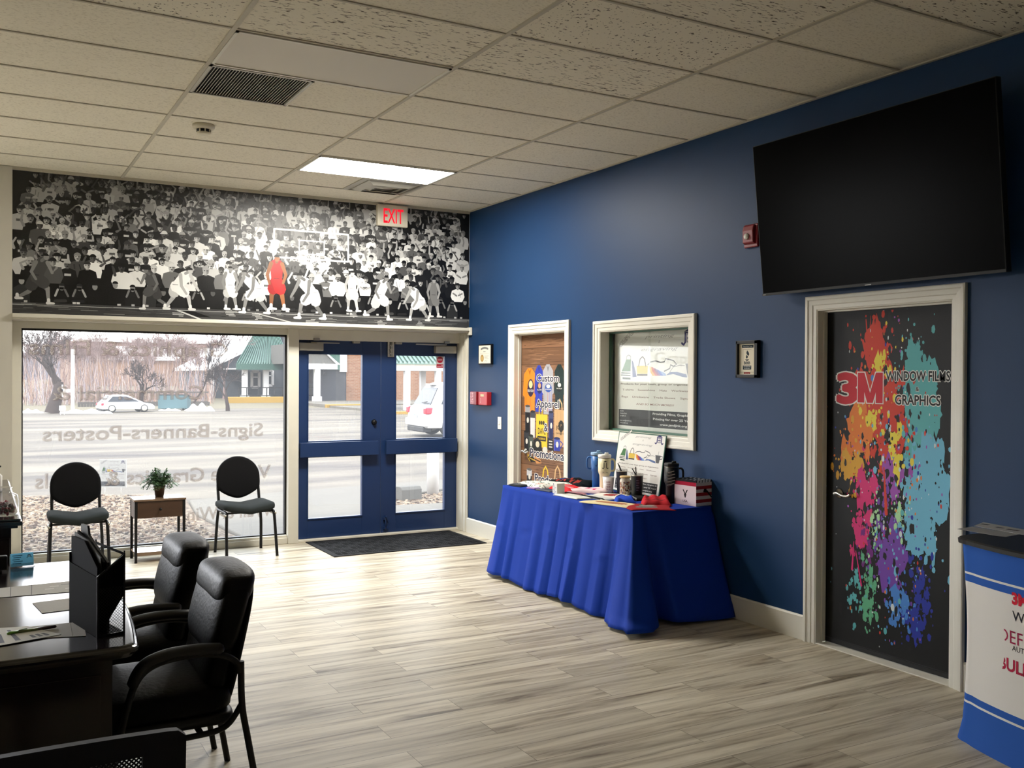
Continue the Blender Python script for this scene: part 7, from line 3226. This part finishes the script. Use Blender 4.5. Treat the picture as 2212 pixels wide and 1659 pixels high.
q = gp(893, 948)
car('car', 'white parked sport utility car seen from behind through the right door', (q.x + .50, q.y + 1.0, GZ), R(-5), 4.5, 1.84, 1.60, True)
q = gp(272, 892)
k_ = car('car', 'small white car parked far off before the board fence', (q.x - 1.05, q.y + 1.0, GZ), R(8), 4.2, 1.75, 1.42, False)
k_.scale = (.58, .58, .58)

# ---- grey house with a green canopy
yh = 58.0
X = lambda px, y=yh, py=830: at(px, py, 'y', y).x
Z = lambda py, y=yh, px=540: at(px, py, 'y', y).z
xc = X(540)
t = thing('grey_house', 'grey gabled building behind the yellow curb across the lot', 'building', (xc, yh, 0))
xl, xr_ = X(457), X(735)
zg, ze, zp = -.1, Z(797), Z(728)
xp = X(590)
b = MB()
b.prism([(xl - xc, zg), (xr_ - xc, zg), (xr_ - xc, ze + .6), (xp - xc + 3, zp + .4), (xp - xc, zp), (xl - xc, ze)], 'y', 0, 12)
b.build('wall', M['siding'], t)
b = MB()
sl_ = (xp - xl)
for a, c in (((xl - .3, ze - .12), (xp, zp)),):
    b.prism([(a[0] - xc, a[1]), (c[0] - xc, c[1]), (c[0] - xc, c[1] + .22), (a[0] - xc, a[1] + .22)], 'y', -.4, 12)
b.build('rake_board', M['white_paint'], t)
b = MB()
b.box(xl - xc - .05, xl - xc + .16, -.05, 0, zg, ze)
b.build('corner_board', M['white_paint'], t)
for px0, px1, py0, py1 in ((544, 559, 836, 803), (575, 588, 832, 800)):
    b = MB()
    a, c = X(px0) - xc, X(px1) - xc
    z0, z1 = Z(py0), Z(py1)
    for q in ((a, c, z0 - .1, z0 + .08), (a, c, z1 - .08, z1 + .1), (a - .1, a + .08, z0, z1), (c - .08, c + .1, z0, z1), (a, c, (z0 * .35 + z1 * .65) - .04, (z0 * .35 + z1 * .65) + .04)):
        b.box(q[0], q[1], -.08, 0, q[2], q[3])
    wn = b.build('window_trim', M['white_paint'], t, weld=False)
    b = MB()
    b.box(a, c, -.03, -.01, z0, z1)
    b.build('window_pane', M['dark_siding'], wn)
b = MB()
b.box(X(700) - xc, X(736) - xc, -.06, .2, zg, ze + .5)
b.build('dark_glazing', M['dark_siding'], t)
# canopy
yc = 53.0
Xc = lambda px: X(px, yc)
Zc = lambda py: Z(py, yc)
t = thing('porch_canopy', 'green ribbed metal porch canopy on white columns by the grey house', 'canopy', (Xc(560), yc, 0))
ox = Xc(560)
x0, x1 = Xc(512) - ox, Xc(628) - ox
zE, zT = Zc(797), Zc(722) + 1.6
b = MB()
dy_ = 5.2
b.add([(x0, 0, zE + .3), (x1, 0, zE + .3), (x1, dy_, zT), (x0 + 3.2, dy_, zT), (x0, 0, zE + .22), (x1, 0, zE + .22), (x1, dy_, zT - .08), (x0 + 3.2, dy_, zT - .08)],
      [(0, 1, 2, 3), (7, 6, 5, 4), (0, 4, 5, 1), (1, 5, 6, 2), (2, 6, 7, 3), (3, 7, 4, 0)])
b.build('roof_sheet', M['green_metal'], t)
b = MB()
for k in range(22):
    f = k / 21
    xa = x0 + (x1 - x0) * f
    xb = x0 + 3.2 + (x1 - x0 - 3.2) * f
    b.add([(xa - .05, -.01, zE + .3), (xa + .05, -.01, zE + .3), (xb + .05, dy_, zT + .0), (xb - .05, dy_, zT + .0), (xa - .02, -.01, zE + .42), (xa + .02, -.01, zE + .42), (xb + .02, dy_, zT + .12), (xb - .02, dy_, zT + .12)],
          [(4, 5, 6, 7), (0, 4, 7, 3), (1, 2, 6, 5), (0, 1, 5, 4)])
b.build('roof_ribs', M['green_dark'], t, weld=False)
b = MB()
b.box(x0 - .05, x1, -.08, .1, zE - .05, zE + .34)
b.build('fascia', M['green_dark'], t)
b = MB()
b.box(x0 + .2, x1, .1, dy_ - .3, zE - .02, zE + .05)
b.build('soffit', M['white_paint'], t)
for px in (534, 580):
    b = MB()
    x = Xc(px) - ox
    b.box(x - .16, x + .16, .5, .82, GZ, zE)
    b.box(x - .24, x + .24, .42, .90, GZ, .35)
    b.build('column', M['white_paint'], t, weld=False)
# porch with a white beam beside it
t = thing('porch', 'beige porch roof with a white beam and column seen through the left door', 'porch', (X(680, 48.9), 48.9, 0))
Xc = lambda px: X(px, 48.9)
Zc = lambda py: Z(py, 48.9)
ox = Xc(680)
xa, xb = Xc(628) - ox, Xc(729) - ox
za, zb_ = Zc(796), Zc(784)
b = MB()
b.box(xa, xb, 0, .4, za, zb_)
b.build('beam', M['white_paint'], t)
b = MB()
b.prism([(xa, zb_), (xb, zb_), (Xc(705) - ox, Zc(762)), (Xc(640) - ox, Zc(740)), (xa, Zc(740))], 'y', .1, 4.5)
b.build('roof', M['block'], t)
b = MB()
b.prism([(xb - .02, zb_ - .05), (xb + .2, zb_ - .05), (Xc(708) - ox, Zc(761)), (Xc(704) - ox, Zc(761))], 'y', 0, .35)
b.build('rake_board', M['white_paint'], t)
b = MB()
x = Xc(687) - ox
b.box(x - .17, x + .17, .05, .38, GZ, za)
b.box(x - .25, x + .25, 0, .43, GZ, .35)
b.build('column', M['white_paint'], t, weld=False)
Xc = lambda px: X(px, yc)
Zc = lambda py: Z(py, yc)
# railing
t = thing('porch_railing', 'thin black railing along the porch by the grey house', 'railing', (Xc(560), 50.8, 0))
ox = Xc(560)
b = MB()
for z in (.35, .85):
    b.box(Xc(498) - ox, Xc(662) - ox, 0, .05, z, z + .05)
b.build('rails', M['black_metal'], t, weld=False)
b = MB()
for px in (498, 515, 540, 557, 574, 590, 606, 622, 640, 662):
    x = Xc(px) - ox
    b.box(x - .03, x + .03, 0, .05, GZ, .88)
b.build('balusters', M['black_metal'], t, weld=False)
# yellow curb wall with the raised walk behind
yk = 49.5
b = MB()
xa, xb, xd = X(490, yk), X(622, yk), X(960, yk)
b.box(xa, xb, yk, yk + .4, GZ - .05, .33)
tag(b.build('curb_wall', M['yellow'], bevel=.03), 'tall yellow painted curb wall in front of the grey house', 'curb')
b = MB()
b.box(xb, X(830, 42), 42.0, 42.35, GZ - .05, .06)
tag(b.build('curb', M['yellow'], bevel=.02), 'long low yellow curb across the lot beyond the left door', 'curb')
b = MB()
b.box(xb, 60, 42.35, 60, GZ - .05, .05)
tag(b.build('raised_walk', M['concrete'], kind='structure'), 'raised concrete walk before the brick building', 'sidewalk')
# brick building and its long white-posted canopy
yb = 50.0
xb0 = X(748, yb)
t = thing('brick_building', 'tan brick building seen through the entrance doors', 'building', (xb0 + 10, yb, 0))
ox = xb0 + 10
b = MB()
b.box(xb0 - ox, 34, 0, 3, GZ, 6.2)
b.build('wall', M['brick'], t)
b = MB()
b.box(X(688, yb) - ox, X(748, yb) - ox, .02, 3, GZ, Z(797, yb))
b.build('dark_glazing', M['dark_siding'], t)
b = MB()
b.box(X(733, yb) - ox, X(748, yb) - ox, -.12, .2, Z(802, yb), 6.2)
b.build('white_panel', M['white_paint'], t)
b = MB()
b.box(X(700, yb) - ox, X(733, yb) - ox, -.1, .2, Z(797, yb), 6.2)
b.build('green_panel', M['green_dark'], t)
yp = 34.0
t = thing('walkway_canopy', 'white-posted walkway canopy with a green ribbed roof before the brick wall', 'canopy', (X(900, yp), yp, 0))
ox = X(900, yp)
x0, x1 = X(838, yp) - ox, X(1010, yp) - ox
z0, z1 = Z(798, yp), Z(783, yp)
b = MB()
b.box(x0, x1, 0, 3.2, z0, z1)
b.build('beam', M['silver'], t)
b = MB()
b.add([(x0 - .2, -.2, z1), (x1, -.2, z1), (x1, 3.4, z1 + 1.0), (x0 - .2, 3.4, z1 + 1.0), (x0 - .2, -.2, z1 + .06), (x1, -.2, z1 + .06), (x1, 3.4, z1 + 1.06), (x0 - .2, 3.4, z1 + 1.06)], [(3, 2, 1, 0), (4, 5, 6, 7), (0, 1, 5, 4), (1, 2, 6, 5), (2, 3, 7, 6), (3, 0, 4, 7)])
b.build('roof_sheet', M['green_metal'], t)
b = MB()
for k in range(20):
    x = x0 + (x1 - x0) * k / 19
    b.add([(x, -.22, z1 + .06), (x + .06, -.22, z1 + .06), (x + .9, 3.4, z1 + 1.06), (x + .84, 3.4, z1 + 1.06), (x, -.22, z1 + .16), (x + .06, -.22, z1 + .16), (x + .9, 3.4, z1 + 1.16), (x + .84, 3.4, z1 + 1.16)], [(4, 5, 6, 7), (0, 4, 7, 3), (1, 2, 6, 5), (0, 1, 5, 4)])
b.build('roof_ribs', M['green_dark'], t, weld=False)
for px, dy_ in ((881, 0), (948, 0), (915, 2.8), (975, 2.8)):
    b = MB()
    x = X(px, yp + dy_) - ox
    b.box(x - .13, x + .13, dy_, dy_ + .26, GZ, z0)
    b.build('post', M['white_paint'], t)
b = MB()
b.box(X(846, 33), 60, 32.2, 32.5, GZ - .05, .0)
tag(b.build('curb', M['yellow'], bevel=.02), 'yellow curb under the white canopy posts behind the white car', 'curb')
b = MB()
b.box(X(846, 33), 60, 32.5, 42, GZ - .06, -.01)
tag(b.build('raised_walk', M['concrete'], kind='structure'), 'raised concrete walk under the white-posted canopy', 'sidewalk')
